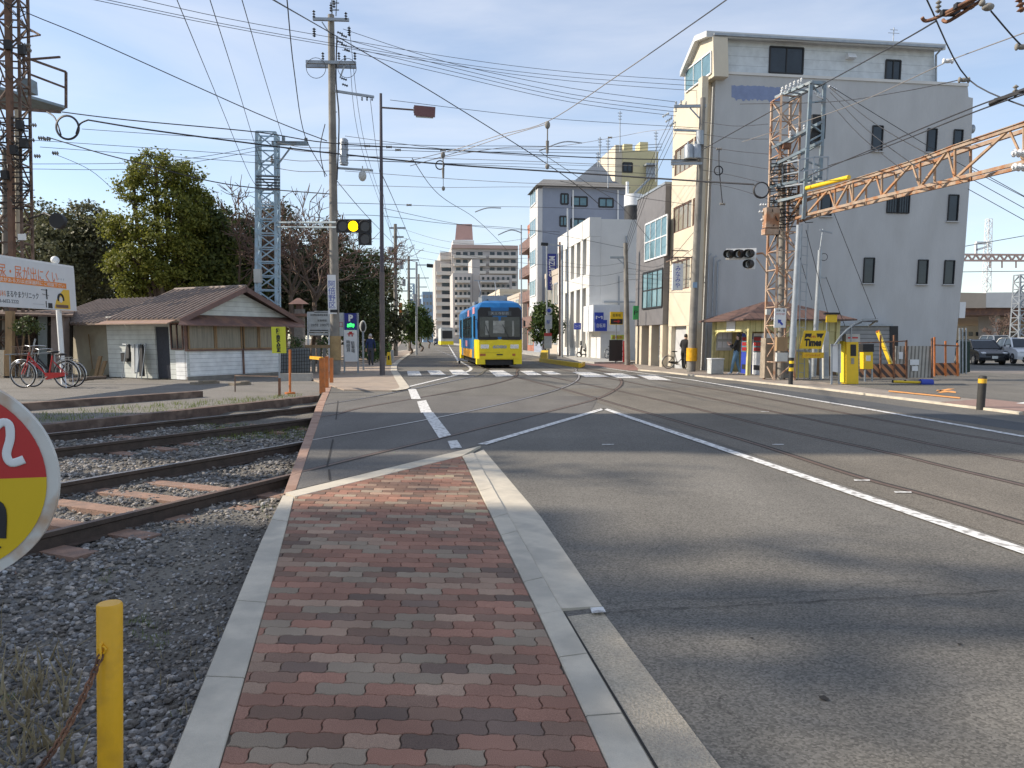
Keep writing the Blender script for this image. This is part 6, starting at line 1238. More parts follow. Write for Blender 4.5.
quick('ridge_tiles', pm('ridge tile', (.20, .155, .13), .7, .2, 3), hs, lambda m: m.tube([Hs(A1/2, -.42, zr_+.09), Hs(A1/2, hb(124), zr_+.09)], .075, 8))
def lowroof(m):
    b0, b1 = hb(124)+.01, BL+1.6; d = .30; q = [Hs(-.55, b0, ze-.55*sl_-d*.4), Hs(A1/2, b0, zr_-d), Hs(A1/2, b1, zr_-d), Hs(-.55, b1, ze-.55*sl_-d*.4)]; m.hexa(q, [p+UP*.07 for p in q]); k = b0+.1
    while k < b1: m.tube([Hs(-.55, k, ze-.55*sl_-d*.4+.085), Hs(A1/2, k, zr_-d+.085)], .05, 6, 1); k += .30
    q = [Hs(A1+.5, b0, ze-.5), Hs(A1/2, b0, zr_-d), Hs(A1/2, b1, zr_-d), Hs(A1+.5, b1, ze-.5)]; m.hexa(q, [p+UP*.06 for p in q])
quick('annex_roof', [pm('annex tile valley', (.11, .08, .065), .7, .3, 3), pm('annex tile ridge', (.20, .155, .13), .6, .25, 4)], hs, lowroof)
zf = hz(323.5, Hs(0, hb(130), 0))
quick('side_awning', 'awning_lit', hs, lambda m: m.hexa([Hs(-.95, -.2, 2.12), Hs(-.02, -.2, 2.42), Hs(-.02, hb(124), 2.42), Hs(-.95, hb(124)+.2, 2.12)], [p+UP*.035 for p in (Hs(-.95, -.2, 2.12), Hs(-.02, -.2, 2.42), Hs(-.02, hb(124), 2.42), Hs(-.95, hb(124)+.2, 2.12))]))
quick('front_awning', 'brown', hs, lambda m: m.hexa([Hs(-.9, -.75, 2.06), Hs(A1+.3, -.75, 2.06), Hs(A1+.3, -.05, ze-.02), Hs(-.1, -.05, ze-.02)], [p+UP*.035 for p in (Hs(-.9, -.75, 2.06), Hs(A1+.3, -.75, 2.06), Hs(A1+.3, -.05, ze-.02), Hs(-.1, -.05, ze-.02))]))
quick('wall_pipe', 'galv', hs, lambda m: m.tube([Hs(A1-.3, -.05, 0), Hs(A1-.3, -.05, ze)], .03, 6))
# clutter by the hut
def lean(name, label, cat, a, b, mat, w, grp=None):
    m = MB(); m.bar(a, b, w, w); return solo(name, m, mat, label, cat, grp)
t = thing('broom', 'long broom leaning against the cream annex wall', 'broom', G(98, 374)); pb = Hs(.3, hb(100, .3), 0); quick('handle', 'wood', t, lambda m: m.tube([pb+V((-.1, -.3, .1)), Hs(.66, hb(84, .3), 1.75)], .018, 6)); quick('bristles', 'straw', t, lambda m: m.hexa([pb+V((-.25, -.4, 0)), pb+V((.1, -.4, 0)), pb+V((.1, -.25, 0)), pb+V((-.25, -.25, 0))], [pb+V((-.15, -.32, .3)), pb+V((0, -.32, .3)), pb+V((0, -.27, .3)), pb+V((-.15, -.27, .3))]))
for i, x in enumerate((102, 106.5)): m = MB(); p = Hs(.0, hb(x), 0); m.hexa([p+E2*.1-E1*.3, p-E2*.1-E1*.3, p-E2*.1-E1*.22, p+E2*.1-E1*.22], [p+E2*.1-E1*.02+UP*(.85-i*.2), p-E2*.1-E1*.02+UP*(.85-i*.2), p-E2*.1+E1*.05+UP*(.85-i*.2), p+E2*.1+E1*.05+UP*(.85-i*.2)]); solo('wood_board', m, 'wood', ['taller wooden board leaning by the hut corner', 'shorter wooden board leaning beside the taller one'][i], 'board')
t = thing('drying_rack', 'metal stand hung with dark and grey cloths beside the hut door', 'rack', Hs(-.5, hb(145), 0)); 
quick('stand', 'galv', t, lambda m: [m.tube([Hs(-.5, hb(x), 0), Hs(-.3, hb(x+2), 1.4)], .02, 6) for x in (134, 148, 153)]+[m.tube([Hs(-.3, hb(132), 1.35), Hs(-.3, hb(155), 1.3)], .02, 6)])
for i, (x, mt, z0) in enumerate(((137, 'black', .8), (142, 'dirty_white', .2), (146, 'galv', .25), (150, 'black', .1))): quick('cloth', mt, t, lambda m: m.hexa([Hs(-.45, hb(x), z0), Hs(-.45, hb(x+3.4), z0), Hs(-.35, hb(x+3.4), z0), Hs(-.35, hb(x), z0)], [Hs(-.36, hb(x), 1.35), Hs(-.36, hb(x+2.4), 1.35), Hs(-.28, hb(x+2.4), 1.35), Hs(-.28, hb(x), 1.35)]))
t = thing('wall_box', 'small dark box fixed to the hut wall left of the hanging cloths', 'box', Hs(-.1, hb(130), .5)); quick('box', 'black', t, lambda m: hbox(m, -.2, -.01, hb(133), hb(127), .65, 1.0)); quick('lid', 'galv', t, lambda m: hbox(m, -.22, -.005, hb(133.3), hb(126.7), 1.003, 1.05))
for i, (x, y, w_) in enumerate(((205, 384, 1.0), (176, 377.5, .5), (240, 385, .7))): m = MB(); p = G(x, y, -.03); m.box((p.x, p.y, .01), (w_, .35, .09), (E1, E2, UP)); m.box((p.x+.1, p.y, .08), (w_*.6, .25, .05), (E1, E2, UP)); solo('plank_pile', m, 'wood_gray', ['flat grey plank lying in front of the hut window', 'small dark board at the hut doorway', 'second grey plank in front of the hut, right of the first'][i], 'plank')

# ---- dark shed behind the billboard
Yq = 32; t = thing('open_shed', 'dark open shed with a concrete pillar behind the billboard', 'shed', (P(20, 370, Yq).x, Yq, 0))
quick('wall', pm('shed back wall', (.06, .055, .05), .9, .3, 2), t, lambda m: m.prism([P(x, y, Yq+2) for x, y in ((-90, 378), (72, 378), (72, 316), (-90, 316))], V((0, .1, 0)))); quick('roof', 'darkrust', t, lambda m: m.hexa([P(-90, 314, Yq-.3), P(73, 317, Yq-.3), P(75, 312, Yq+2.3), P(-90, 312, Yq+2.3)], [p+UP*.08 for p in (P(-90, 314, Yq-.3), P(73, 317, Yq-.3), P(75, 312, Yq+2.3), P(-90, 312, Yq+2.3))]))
quick('pillar', pm('pinkish concrete pillar', (.24, .19, .17), .9, .2, 3), t, lambda m: m.prism([P(x, y, Yq) for x, y in ((51, 376), (64, 376), (64, 313), (51, 313))], V((0, .4, 0)))); quick('door', pm('pale blue door', (.34, .40, .42), .7, .15, 3), t, lambda m: m.prism([P(x, y, Yq+1) for x, y in ((38, 376), (47, 376), (47, 315), (38, 315))], V((0, .05, 0)))); quick('post', 'wood', t, lambda m: m.prism([P(x, y, Yq-.5) for x, y in ((5, 376), (12, 376), (12, 311), (5, 311))], V((0, .2, 0)))); quick('side_panel', 'cream', t, lambda m: m.prism([P(x, y, Yq-.4) for x, y in ((-30, 376), (4, 376), (4, 350), (-30, 350))], V((0, .1, 0)))); quick('bench', 'galv', t, lambda m: (m.prism([P(x, y, Yq-.8) for x, y in ((5, 355), (57, 353), (57, 352), (5, 354))], V((0, .5, 0))), [m.bar((P(x, 370, Yq-.7).x, Yq-.7, -.03), P(x, 354, Yq-.7), .05) for x in (10, 35, 55)]))
for i in range(6): 
    rr = random.Random(i); x = [18, 22, 27, 32, 15, 60][i]; m = MB(); m.bar((P(x, 370, Yq-.2).x, Yq-.2, 0), P(x+rr.uniform(-8, 9), 325+rr.uniform(-8, 15), Yq+.4), .05); solo('leaning_pole', m, ['wood', 'rust', 'white', 'wood', 'galv', 'black'][i], ['brown', 'rusty', 'white', 'pale wooden', 'grey', 'black'][i]+' pole leaning inside the open shed behind the bicycle', 'pole')
t = thing('bush', 'dark hanging bush in the open shed', 'bush', P(26, 330, 31)); 
def foliage(m, blobs, ncl, nl, size, rr, cr=.38, flat=.75):
    """clusters of leaf-sized quads through ellipsoid volumes; blobs: (centre, (rx, ry, rz))"""
    tot = sum(b[1][0]*b[1][2] for b in blobs)
    for c, r in blobs:
        k = max(4, int(ncl*r[0]*r[2]/tot))
        for _ in range(k):
            while True:
                d = V((rr.gauss(0, 1), rr.gauss(0, 1), rr.gauss(0, 1)))
                if d.length > .1: break
            d.normalize(); rad = rr.uniform(.35, 1.0)**.45; cc = V(c)+V((d.x*r[0], d.y*r[1], d.z*r[2]))*rad
            cs_ = cr*rr.uniform(.5, 1.4)
            for _ in range(nl):
                e = V((rr.gauss(0, .5), rr.gauss(0, .5), rr.gauss(0, .5)*flat))*cs_; p = cc+e; n = (d*.8+V((rr.gauss(0, .7), rr.gauss(0, .7), rr.gauss(0, .7)+.3))).normalized()
                u = n.cross(V((rr.gauss(0, 1), rr.gauss(0, 1), rr.gauss(0, 1))))
                if u.length < .05: continue
                u.normalize(); v = n.cross(u); s = size*rr.uniform(.6, 1.3)
                m.add([p-u*s*.5, p+v*s*.32, p+u*s*.5, p-v*s*.32], [(0, 1, 2, 3)])
m = MB(); foliage(m, [(P(27, 326, 31), (.55, .4, .35))], 40, 14, .12, random.Random(2), .15); m.build('leaves', 'leaf_dark', t)

# ---- billboard
X1 = V((P(76, 300, 28).x, 28, 0)); X0 = V((P(0, 300, 24.0).x, 24.0, 0)); bd = (X1-X0).normalized(); Lw = (X1-X0).length; Xn = X1-bd*(Lw*1.9)
def bp(x): r = (x-512)/F; k = (r*X0.y-X0.x)/(bd.x-r*bd.y); return X0+bd*k
zt0 = P(76, 268, 28).z; zb0 = P(76, 311, 28).z; bn = bd.cross(UP)
bb_ = thing('billboard', 'white clinic billboard with orange Japanese lettering on a white post', 'billboard', (X1.x, X1.y, -.03))
quick('panel', pm('billboard white', (.66, .67, .68), .55, .05, 2), bb_, lambda m: m.prism([Xn+UP*zb0, X1+UP*zb0, X1+UP*zt0, Xn+UP*zt0], -bn*.12)); quick('top_rail', 'white', bb_, lambda m: m.bar(Xn+UP*(zt0+.03)-bn*.06, X1+UP*(zt0+.03)-bn*.06, .1, .07))
xp = bp(69.5); quick('post', 'white', bb_, lambda m: m.tube([V((xp.x, xp.y, -.03))-bn*.2, V((xp.x, xp.y, zt0+.17))-bn*.2], .085, 12)); quick('post_cap', 'white', bb_, lambda m: m.ball(V((xp.x, xp.y, zt0+.2))-bn*.2, .14))
xq = Xn; quick('post', 'white', bb_, lambda m: m.tube([V((xq.x, xq.y, -.03))-bn*.2, V((xq.x, xq.y, zt0+.17))-bn*.2], .085, 12))
hgt = zt0-zb0
def bt(x, f): p = bp(x); return V((p.x, p.y, zb0+hgt*f))+bn*.004
def btext(s, x0, x1, f, size, mat): a, b = bt(x0, f), bt(x1, f); text(s, size, (a+b)/2, bd, UP, mat, bb_, w=(b-a).length)
btext('血尿・尿が出にくい', -1, 65, .735, hgt*.30, 'paint_orange' if 0 else 'orange_letter' if 'orange_letter' in M else pm('orange letters', (.75, .20, .05), .5, .05, 3)); btext('・・・', 66, 71, .70, hgt*.2, 'galv')
quick('orange_band', pm('orange band', (.78, .24, .03), .5, .05, 3), bb_, lambda m: m.prism([bt(-60, .495), bt(73, .495), bt(73, .615), bt(-60, .615)], bn*.004))
a, b = bt(3, .555)+bn*.006, bt(71, .555)+bn*.006; text('症状がある方は泌尿器科にご相談下さい', hgt*.095, (a+b)/2, bd, UP, 'white', bb_, w=(b-a).length)
quick('yellow_corner', pm('yellow print', (.78, .50, .05), .5, .05, 3), bb_, lambda m: m.prism([bt(60, .03), bt(75.6, .03), bt(75.6, .47), bt(70, .47), bt(66, .36), bt(62, .2)], bn*.004)); 
c = bt(66.5, .26)+bn*.01; quick('figure', pm('print white', (.7, .66, .6), .5, .05, 3), bb_, lambda m: m.disc(c-UP*.04, bd, UP, .10, .004, 18)); quick('figure_hair', 'black', bb_, lambda m: m.tube([c+(bd*math.cos(R(d))*1.0+UP*math.sin(R(d))*1.25)*.15-UP*.04 for d in range(-10, 195, 12)], .035, 6)); quick('brown_tag', 'brown', bb_, lambda m: m.prism([bt(61.5, .05), bt(73.5, .05), bt(73.5, .12), bt(61.5, .12)], bn*.012))
btext('泌尿器科', -6, 13, .27, hgt*.125, pm('orange letters two', (.7, .25, .1), .5, .05, 3)); btext('まるやまクリニック', 14, 45, .27, hgt*.15, 'black'); btext('TEL. 06-6652-2222', -4, 25, .12, hgt*.10, 'gray_cloth'); btext('━━━━', 39, 50, .10, hgt*.04, 'galv')
quick('map_lines', 'black', bb_, lambda m: (m.bar(bt(48, .42)+bn*.004, bt(54, .42)+bn*.004, .015), m.bar(bt(53, .44)+bn*.004, bt(53, .22)+bn*.004, .03), m.bar(bt(49, .33)+bn*.004, bt(55, .30)+bn*.004, .012), m.bar(bt(52, .18)+bn*.004, bt(52, .04)+bn*.004, .02), m.prism([bt(54, .03), bt(58, .03), bt(58, .14), bt(54, .14)], bn*.006)))
# ---- bicycles in front of the shed
p0 = G(10, 381, -.03); bk = bicycle('red bicycle parked under the billboard', 'red'); p1 = G(66, 381, -.03); sc_ = 1.0
place(bk, (P(67, 381, 25.2).x, 25.2, -.03), rz=R(180-4), s=1.36)
bk = bicycle('black bicycle behind the red one under the billboard', 'black', basket=False); place(bk, (P(72, 381, 25.7).x, 25.8, -.03), rz=R(180), s=1.25)
m = MB(); 
for i in range(4): p = G(78+i*5, 382, -.02); m.tube([p+V((-.3, 0, .06+.03*i)), p+V((.35, .1*i, .10+.02*i))], .06, 8)
solo('log_pile', m, 'bark', 'small pile of logs beside the bicycle wheel', 'logs')

# ---- left rusty tower
Yt = 33; t = thing('lattice_tower', 'dark rusty lattice tower with a work platform at the left edge', 'pylon', (P(20, 376, Yt).x, Yt, 0))
quick('mast', 'darkrust', t, lambda m: lattice(m, square(P(17, 376, Yt), 1.0), square(P(12, -60, Yt), .75), 22, .09, .05))
quick('thick_leg', pm('brown mast leg', (.19, .11, .075), .85, .35, 3, stain=(.10, .07, .055), stain_amt=.7, stain_scale=3), t, lambda m: m.bar(V((P(14, 376, Yt-.5).x, Yt-.5, 0)), P(7, -60, Yt-.5), .2)); quick('inner_pole', 'conc_pole', t, lambda m: m.tube([(P(6, 376, Yt).x, Yt, 0), P(6, 150, Yt)], .14, 12)); quick('cream_pipe', 'cream', t, lambda m: m.tube([P(18, 240, Yt+.3), P(17, 110, Yt+.3)], .10, 8))
q = [P(-40, 76, 32), P(0, 87, 32.8), P(66, 107.5, 36), P(-30, 90, 36.5)]
quick('platform', 'galv_blue', t, lambda m: m.hexa([G(-60, 72, 12.3), G(66, 108.5, 12.3), G(60, 112.5, 12.3), G(-60, 106, 12.3)], [p+UP*.12 for p in (G(-60, 72, 12.3), G(66, 108.5, 12.3), G(60, 112.5, 12.3), G(-60, 106, 12.3))]))
quick('railing', 'darkrust', t, lambda m: (m.bar(P(66, 108, 35.7), P(66, 72, 35.7), .09), m.bar(P(24, 57, 34.2), P(66, 72, 35.7), .08), m.bar(P(24, 72, 34.2), P(66, 88, 35.7), .07), m.bar(P(-30, 38, 32.4), P(24, 57, 34.2), .08), m.bar(P(24, 96, 34.2), P(24, 57, 34.2), .08)))
quick('platform_bracket', 'darkrust', t, lambda m: (m.bar(P(30, 112, 34.5), P(30, 135, 33.5), .08), m.bar(P(5, 108, 33), P(60, 112, 36), .12), m.bar(P(20, 24, Yt-.3), P(40, 35, Yt-.8), .07), m.bar(P(22, 38, Yt-.3), P(40, 35, Yt-.8), .05), m.bar(P(22, 60, Yt-.3), P(60, 57, Yt-.6), .07)))
quick('grey_box', 'galv_blue', t, lambda m: m.box(P(27, 87, 34.4), (.6, .5, .55)))
rc = random.Random(21); m = MB()
for k in range(46):
    x0, y0 = rc.uniform(-2, 28), rc.uniform(112, 200) if k > 12 else rc.uniform(0, 90); x1, y1 = x0+rc.uniform(-8, 14), y0+rc.uniform(-4, 16); m.tube([P(x0, y0, Yt-.6), P((x0+x1)/2, (y0+y1)/2+5, Yt-.8), P(x1, y1, Yt-.5)], .018, 5)
for k in range(16): y = 118+k*6; m.bar(P(-2, y, Yt-.55), P(26+rc.uniform(0, 6), y+rc.uniform(-1, 2), Yt-.55), .045)
m.build('cable_tangle', 'black', t)
for x, y in ((8, 45), (22, 50), (14, 150), (24, 143), (5, 175), (20, 125)): quick('junction_box', 'black', t, lambda m: m.box(P(x, y, Yt-.7), (.25, .2, .35)))
m = (t, 'conc_pole')
for x, y in ((38, 138), (44, 139), (52, 153), (34, 156), (24, 45), (25, 50), (30, 125), (28, 140)): insulator(m, P(x, y, Yt-.5), RD, 3, .09, .25)
m = MB(); [m.ring(P(67.5, 127.5, 31+k*.03), (1, 0, 0), (0, 0, 1), .42+k*.012, .024, 28, 6) for k in range(4)]; m.tube(crom([P(47, 112, 32), P(55, 118, 31.5), P(61, 135, 31)], 4), .03, 6); m.tube(crom([P(76, 134, 31), P(80, 124, 31), P(88, 120, 31)], 4), .03, 6); m.build('cable_coil', 'wire', t)
quick('warning_bell', 'black', t, lambda m: (m.disc(P(60, 221.5, 31.6), V((1, 0, 0)), UP, .30, .25, 22), m.tube([P(29, 219, 32.6), P(45, 213, 32.2), P(56, 219, 31.8)], .04, 6))); quick('bell_rim', 'dirty_white', t, lambda m: m.ring(P(56.5, 221.5, 31.45), (1, 0, 0), (0, 0, 1), .26, .03, 20, 6)); quick('number_plate', 'white', t, lambda m: m.box(P(22, 237, Yt-.8), (.33, .03, .25)))

# ---- blue lattice tower
Yb = 36; t = thing('lattice_tower', 'slim pale blue lattice tower behind the hut', 'pylon', (P(268, 372, Yb).x, Yb, 0)); cb = P(268, 372, Yb); ct = P(267.5, 134, Yb)
quick('mast', pm('pale blue paint', (.33, .46, .56), .55, .15, 4, stain=(.25, .22, .18), stain_amt=.4, stain_scale=5), t, lambda m: lattice(m, square(V((cb.x, cb.y, 0)), .92), square(ct, .80), 17, .12, .055, xcross=False)); quick('crossarm', 'galv_blue', t, lambda m: (m.bar(P(272, 143, Yb-.3), P(308, 143.5, Yb-.3), .16), m.bar(P(276, 167, Yb-.3), P(291, 147, Yb-.3), .06), m.bar(P(283.5, 144, Yb-.3), P(283.5, 136, Yb-.3), .12), m.bar(P(306, 144, Yb-.3), P(306, 138, Yb-.3), .12)))
quick('cable_band', 'black', t, lambda m: [m.tube([P(256, 176+k*3, Yb-.6), P(280, 177+k*3, Yb-.6)], .03, 5) for k in range(5)]); quick('insulator', 'conc_pole', t, lambda m: insulator(m, P(272, 163, Yb-.6), UP, 3, .09, .3)); quick('lamp_box', 'dirty_white', t, lambda m: m.box(P(258, 276, Yb-.6), (.3, .3, .6)))
# ---- main utility pole
Ym_ = 33.5; t = upole('tall old utility pole with several crossarms left of the street lamp', 335.5, 374.5, 331, 15, Ym_, .21, .13)
def mp_(x, y, d=0): return P(x, y, Ym_+d)
quick('crossarm', 'galv', t, lambda m: (m.bar(mp_(313, 19, -.2), mp_(349, 20, -.2), .11), m.bar(mp_(306, 62, -.25), mp_(356, 63, -.25), .12), m.bar(mp_(306, 66, .25), mp_(356, 67, .25), .12), m.bar(mp_(335, 91, -.2), mp_(374, 97, -.2), .09), m.bar(mp_(337, 168, -.2), mp_(373, 170.5, -.2), .08), m.bar(mp_(322, 22, -.2), mp_(330, 34, -.2), .05), m.bar(mp_(340, 78, -.2), mp_(345, 64, -.2), .05)))
m = (t, 'black')
for x, y in ((314, 18), (346, 20), (331, 12), (334, 8), (323, 60), (339, 60), (355, 60), (345, 63)): insulator(m, mp_(x, y, -.25), UP, 3, .07, .3)
for x, y in ((337, 32), (341, 35), (337, 41), (341, 44), (344, 49), (341, 78), (342, 84)): insulator(m, mp_(x, y, -.3), RD-UP*.3, 3, .06, .25)
for x in (362, 367, 372): insulator(m, mp_(x, 97, -.2), -UP, 2, .05, .15)
for x, y in ((314, 28), (349, 27)): insulator(m, mp_(x, y, -.2), -UP, 4, .08, .35)
quick('topmast', 'galv', t, lambda m: (m.bar(mp_(332, 16), mp_(332, -14), .05), m.bar(mp_(336, 16), mp_(337, -10), .04), m.bar(mp_(330, 10), mp_(339, 10), .04), m.bar(mp_(330, 3), mp_(339, 3), .04)))
quick('transformer', 'galv', t, lambda m: (m.tube([mp_(344, 165, -.35), mp_(344, 140, -.35), mp_(344, 138.5, -.35)], [.17, .17, .1], 16), [m.tube([mp_(344, y, -.35), mp_(344, y-.6, -.35)], .19, 16) for y in (143, 150, 157, 163)]))
quick('hanging_switch', 'dirty_white', t, lambda m: (m.ball(mp_(362.5, 176, -.3), (.17, .15, .22)), m.bar(mp_(362.5, 173, -.3), mp_(362.5, 166, -.3), .04), m.box(mp_(366, 170, -.3), (.3, .1, .1)))); quick('cable_loops', 'wire', t, lambda m: (m.ring(mp_(316, 68, -.4), (1, 0, 0), (0, 0, 1), .40, .012, 20, 5), m.ring(mp_(347, 68, -.4), (1, 0, 0), (0, 0, 1), .38, .012, 20, 5), m.tube(crom([mp_(337, 36), mp_(336, 80, -.3), mp_(339, 120, -.3), mp_(337, 180, -.3)], 5), .03, 5), m.tube(crom([mp_(325, 124, -.3), mp_(320, 150, -.3), mp_(325, 177, -.3)], 5), .02, 5)))
s_ = (Ym_-.3)/F; c = mp_(332, 294.5, -.32); quick('vertical_sign', 'white', t, lambda m: m.box(c, (8.3*s_, .03, 38*s_))); text(list('阿倍野区'), 7.2*s_, c-V((0, .02, 0)), V((1, 0, 0)), UP, 'blue', t, vertical=True); quick('steps', 'galv', t, lambda m: [m.bar(mp_(333-(k % 2)*0-4+(k % 2)*8, 255-k*13, -.0), mp_(333+(k % 2)*4-2, 255-k*13), .03) for k in range(12)])
quick('pole_cover', pm('weathered ochre cover', (.36, .25, .12), .8, .3, 3), t, lambda m: m.tube([mp_(335.6, 360, 0), mp_(335.4, 336, 0)], .24, 14, cap=True)); quick('lower_plate', 'black', t, lambda m: m.box(mp_(334, 311, -.34), (.32, .02, .12)))
# ---- street lamp
Yl = 33; t = thing('street_lamp', 'tall dark street lamp with one arm and a red brown lamp head', 'street lamp', (P(382.4, 376, Yl).x, Yl, 0)); lp_ = V((P(382.4, 376, Yl).x, Yl, 0))
quick('pole', pm('lamp pole grey brown', (.12, .10, .10), .6, .15, 3), t, lambda m: m.tube([lp_, P(382, 272, Yl)], [.115, .105], 14)); quick('upper_pole', pm('lamp pole dark', (.07, .06, .075), .5, .15, 3), t, lambda m: m.tube([P(382, 273, Yl), P(380.8, 93.5, Yl)], [.09, .055], 14)); quick('arm', 'darkrust', t, lambda m: m.tube([P(381, 107.5, Yl), P(415, 110, Yl)], .035, 8))
quick('lamp_head', pm('red brown lamp head', (.12, .05, .05), .5, .1, 3), t, lambda m: m.hexa([P(414, 115.5, Yl-.2), P(435, 117.5, Yl-.2), P(435, 117.5, Yl+.2), P(414, 115.5, Yl+.2)], [P(414, 105, Yl-.12), P(435.5, 107, Yl-.12), P(435.5, 107, Yl+.12), P(414, 105, Yl+.12)])); quick('diffuser', 'dirty_white', t, lambda m: m.hexa([P(416, 117.5, Yl-.15), P(433, 118.6, Yl-.15), P(433, 118.6, Yl+.15), P(416, 117.5, Yl+.15)], [P(415.5, 115.5, Yl-.16), P(433.5, 117, Yl-.16), P(433.5, 117, Yl+.16), P(415.5, 115.5, Yl+.16)])); quick('arm_joint', 'dirty_white', t, lambda m: m.box(P(415, 110, Yl), (.12, .12, .22)))
# ---- traffic light (left), amber lamp lit
Ys = 27; s_ = Ys/F; t = thing('traffic_light', 'traffic light with lit amber lamp on a long arm left of the street lamp', 'traffic light', P(354, 226, Ys))
quick('housing', 'black', t, lambda m: (m.box(P(354, 226, Ys+.1), (34*s_, .14, 12.5*s_)), m.box(P(365, 238.5, Ys+.1), (12.5*s_, .14, 12.5*s_))))
for x, y, mt, lb in ((342.7, 226, 'signal_off', None), (353.3, 226.2, 'signal_yellow', 'lit amber lamp'), (365, 226.5, 'signal_off', None), (365, 239, 'signal_off', None)):
    c = P(x, y, Ys+.02); o = quick('lens', mt, t, lambda m: m.disc(c, V((1, 0, 0)), UP, 4.9*s_, .012, 22)); quick('hood', 'black', t, lambda m: m.tube([c+(V((1, 0, 0))*math.cos(R(d))+UP*math.sin(R(d)))*5.5*s_-V((0, k, 0)) for k, d in ((.02, -20),)]+[c+(V((1, 0, 0))*math.cos(R(d))+UP*math.sin(R(d)))*5.5*s_-V((0, .10, 0)) for d in range(-20, 201, 20)], .022, 6))
    if lb: o['label'] = lb
quick('arm', 'galv_blue', t, lambda m: (m.tube([P(277, 222.5, Yb-.4), P(337, 222.5, Ys+.3)], .04, 8), m.tube([P(277, 227, Yb-.4), P(337, 227.5, Ys+.3)], .035, 8)))
# ---- signs beside the pole
Yn = 36; t = thing('notice_sign', 'white notice sign with black lines of text left of the utility pole', 'sign', (P(319, 360, Yn).x, Yn, 0)); s_ = Yn/F
quick('panel', 'dirty_white', t, lambda m: (m.box(P(319, 322, Yn), (22*s_, .05, 20*s_)), m.box(P(322, 311.8, Yn), (15*s_, .05, 1.6*s_)))); text('阿倍野自動車駐車場', 2.2*s_, P(319, 315, Yn-.03), V((1, 0, 0)), UP, 'black', t, w=17*s_); text('営業時間', 2.2*s_, P(322, 320.5, Yn-.03), V((1, 0, 0)), UP, 'black', t, w=9*s_); text('20分 200円', 3.2*s_, P(320, 325, Yn-.03), V((1, 0, 0)), UP, 'black', t, w=18*s_); quick('lower_text_bar', 'black', t, lambda m: m.box(P(319, 330.3, Yn-.03), (18*s_, .01, .8*s_))); quick('lower_panel', 'dirty_white', t, lambda m: m.box(P(319, 334.2, Yn), (20*s_, .05, 2.4*s_)))
for x in (308, 329): quick('post', 'white', t, lambda m: m.bar((P(x, 360, Yn+.06).x, Yn+.06, 0), P(x, 312, Yn+.06), .07))
t = thing('parking_sign', 'blue P sign with a green lit panel above a white board', 'sign', (P(351, 360, 35).x, 35, 0)); s_ = 35/F
quick('blue_panel', 'navy', t, lambda m: m.box(P(350.8, 321.7, 35), (11.5*s_, .25, 16.5*s_))); text('P', 8.5*s_, P(350.8, 318, 34.86), V((1, 0, 0)), UP, 'white', t, bold=.02); text('空', 7*s_, P(350.8, 326.6, 34.86), V((1, 0, 0)), UP, 'led_green', t, bold=.02); quick('white_board', 'white', t, lambda m: m.box(P(351, 345.8, 35), (12.3*s_, .25, 31*s_))); quick('red_logo', 'red', t, lambda m: (m.box(P(350.6, 333.8, 34.86), (6*s_, .01, 1.1*s_)), m.box(P(350.6, 332.4, 34.86), (3*s_, .01, 1.5*s_)), m.box(P(349, 335.5, 34.86), (1*s_, .01, 1.8*s_)), m.box(P(352.2, 335.5, 34.86), (1*s_, .01, 1.8*s_)))); text(list('時間貸'), 4.0*s_, P(348.3, 346, 34.86), V((1, 0, 0)), UP, 'gray_cloth', t, vertical=True); text(list('駐車場'), 4.0*s_, P(353, 347, 34.86), V((1, 0, 0)), UP, 'gray_cloth', t, vertical=True); quick('frame', 'galv', t, lambda m: [m.bar((P(x, 360, 35.05).x, 35.05, 0), P(x, 313, 35.05), .07) for x in (344.2, 357.8)])
board('white board with red marks between the utility pole and the P sign', 'sign', 333.5, 313, 344, 336, 37.5, 'dirty_white', True, '入口', 'red', 6)
t = thing('traffic_mirror', 'dark oval mirror on a post right of the P sign', 'mirror', (P(363, 358, 38).x, 38, 0)); quick('mirror_face', 'black', t, lambda m: m.ball(P(363, 326.5, 38), (.12, .05, .24))); quick('rim', 'dirty_white', t, lambda m: m.ball(P(363, 326.5, 38.04), (.17, .04, .30))); quick('post', 'galv', t, lambda m: m.bar((P(363, 358, 38).x, 38.05, 0), P(363, 330, 38.05), .08))
t = thing('stone_lantern', 'brown roofed stone gate pillar behind the hut', 'pillar', (P(298, 350, 40).x, 40, 0)); quick('shaft', 'stone_gray', t, lambda m: m.prism([P(x, y, 40) for x, y in ((294, 372), (303, 372), (302.5, 309), (294.5, 309))], V((0, .5, 0)))); quick('cap', 'brown', t, lambda m: m.hexa([P(288, 304, 39.7), P(309, 304, 39.7), P(309, 304, 40.9), P(288, 304, 40.9)], [P(297, 298, 40.2), P(299.5, 298, 40.2), P(299.5, 298, 40.5), P(297, 298, 40.5)])); quick('neck', 'brown', t, lambda m: m.prism([P(x, y, 40.1) for x, y in ((296, 310), (301.5, 310), (301.5, 304), (296, 304))], V((0, .35, 0)))); quick('lower_roof', 'brown', t, lambda m: m.prism([P(x, y, 39.7) for x, y in ((287, 316), (309, 316), (306, 313.5), (291, 313.5))], V((0, 1, 0))))
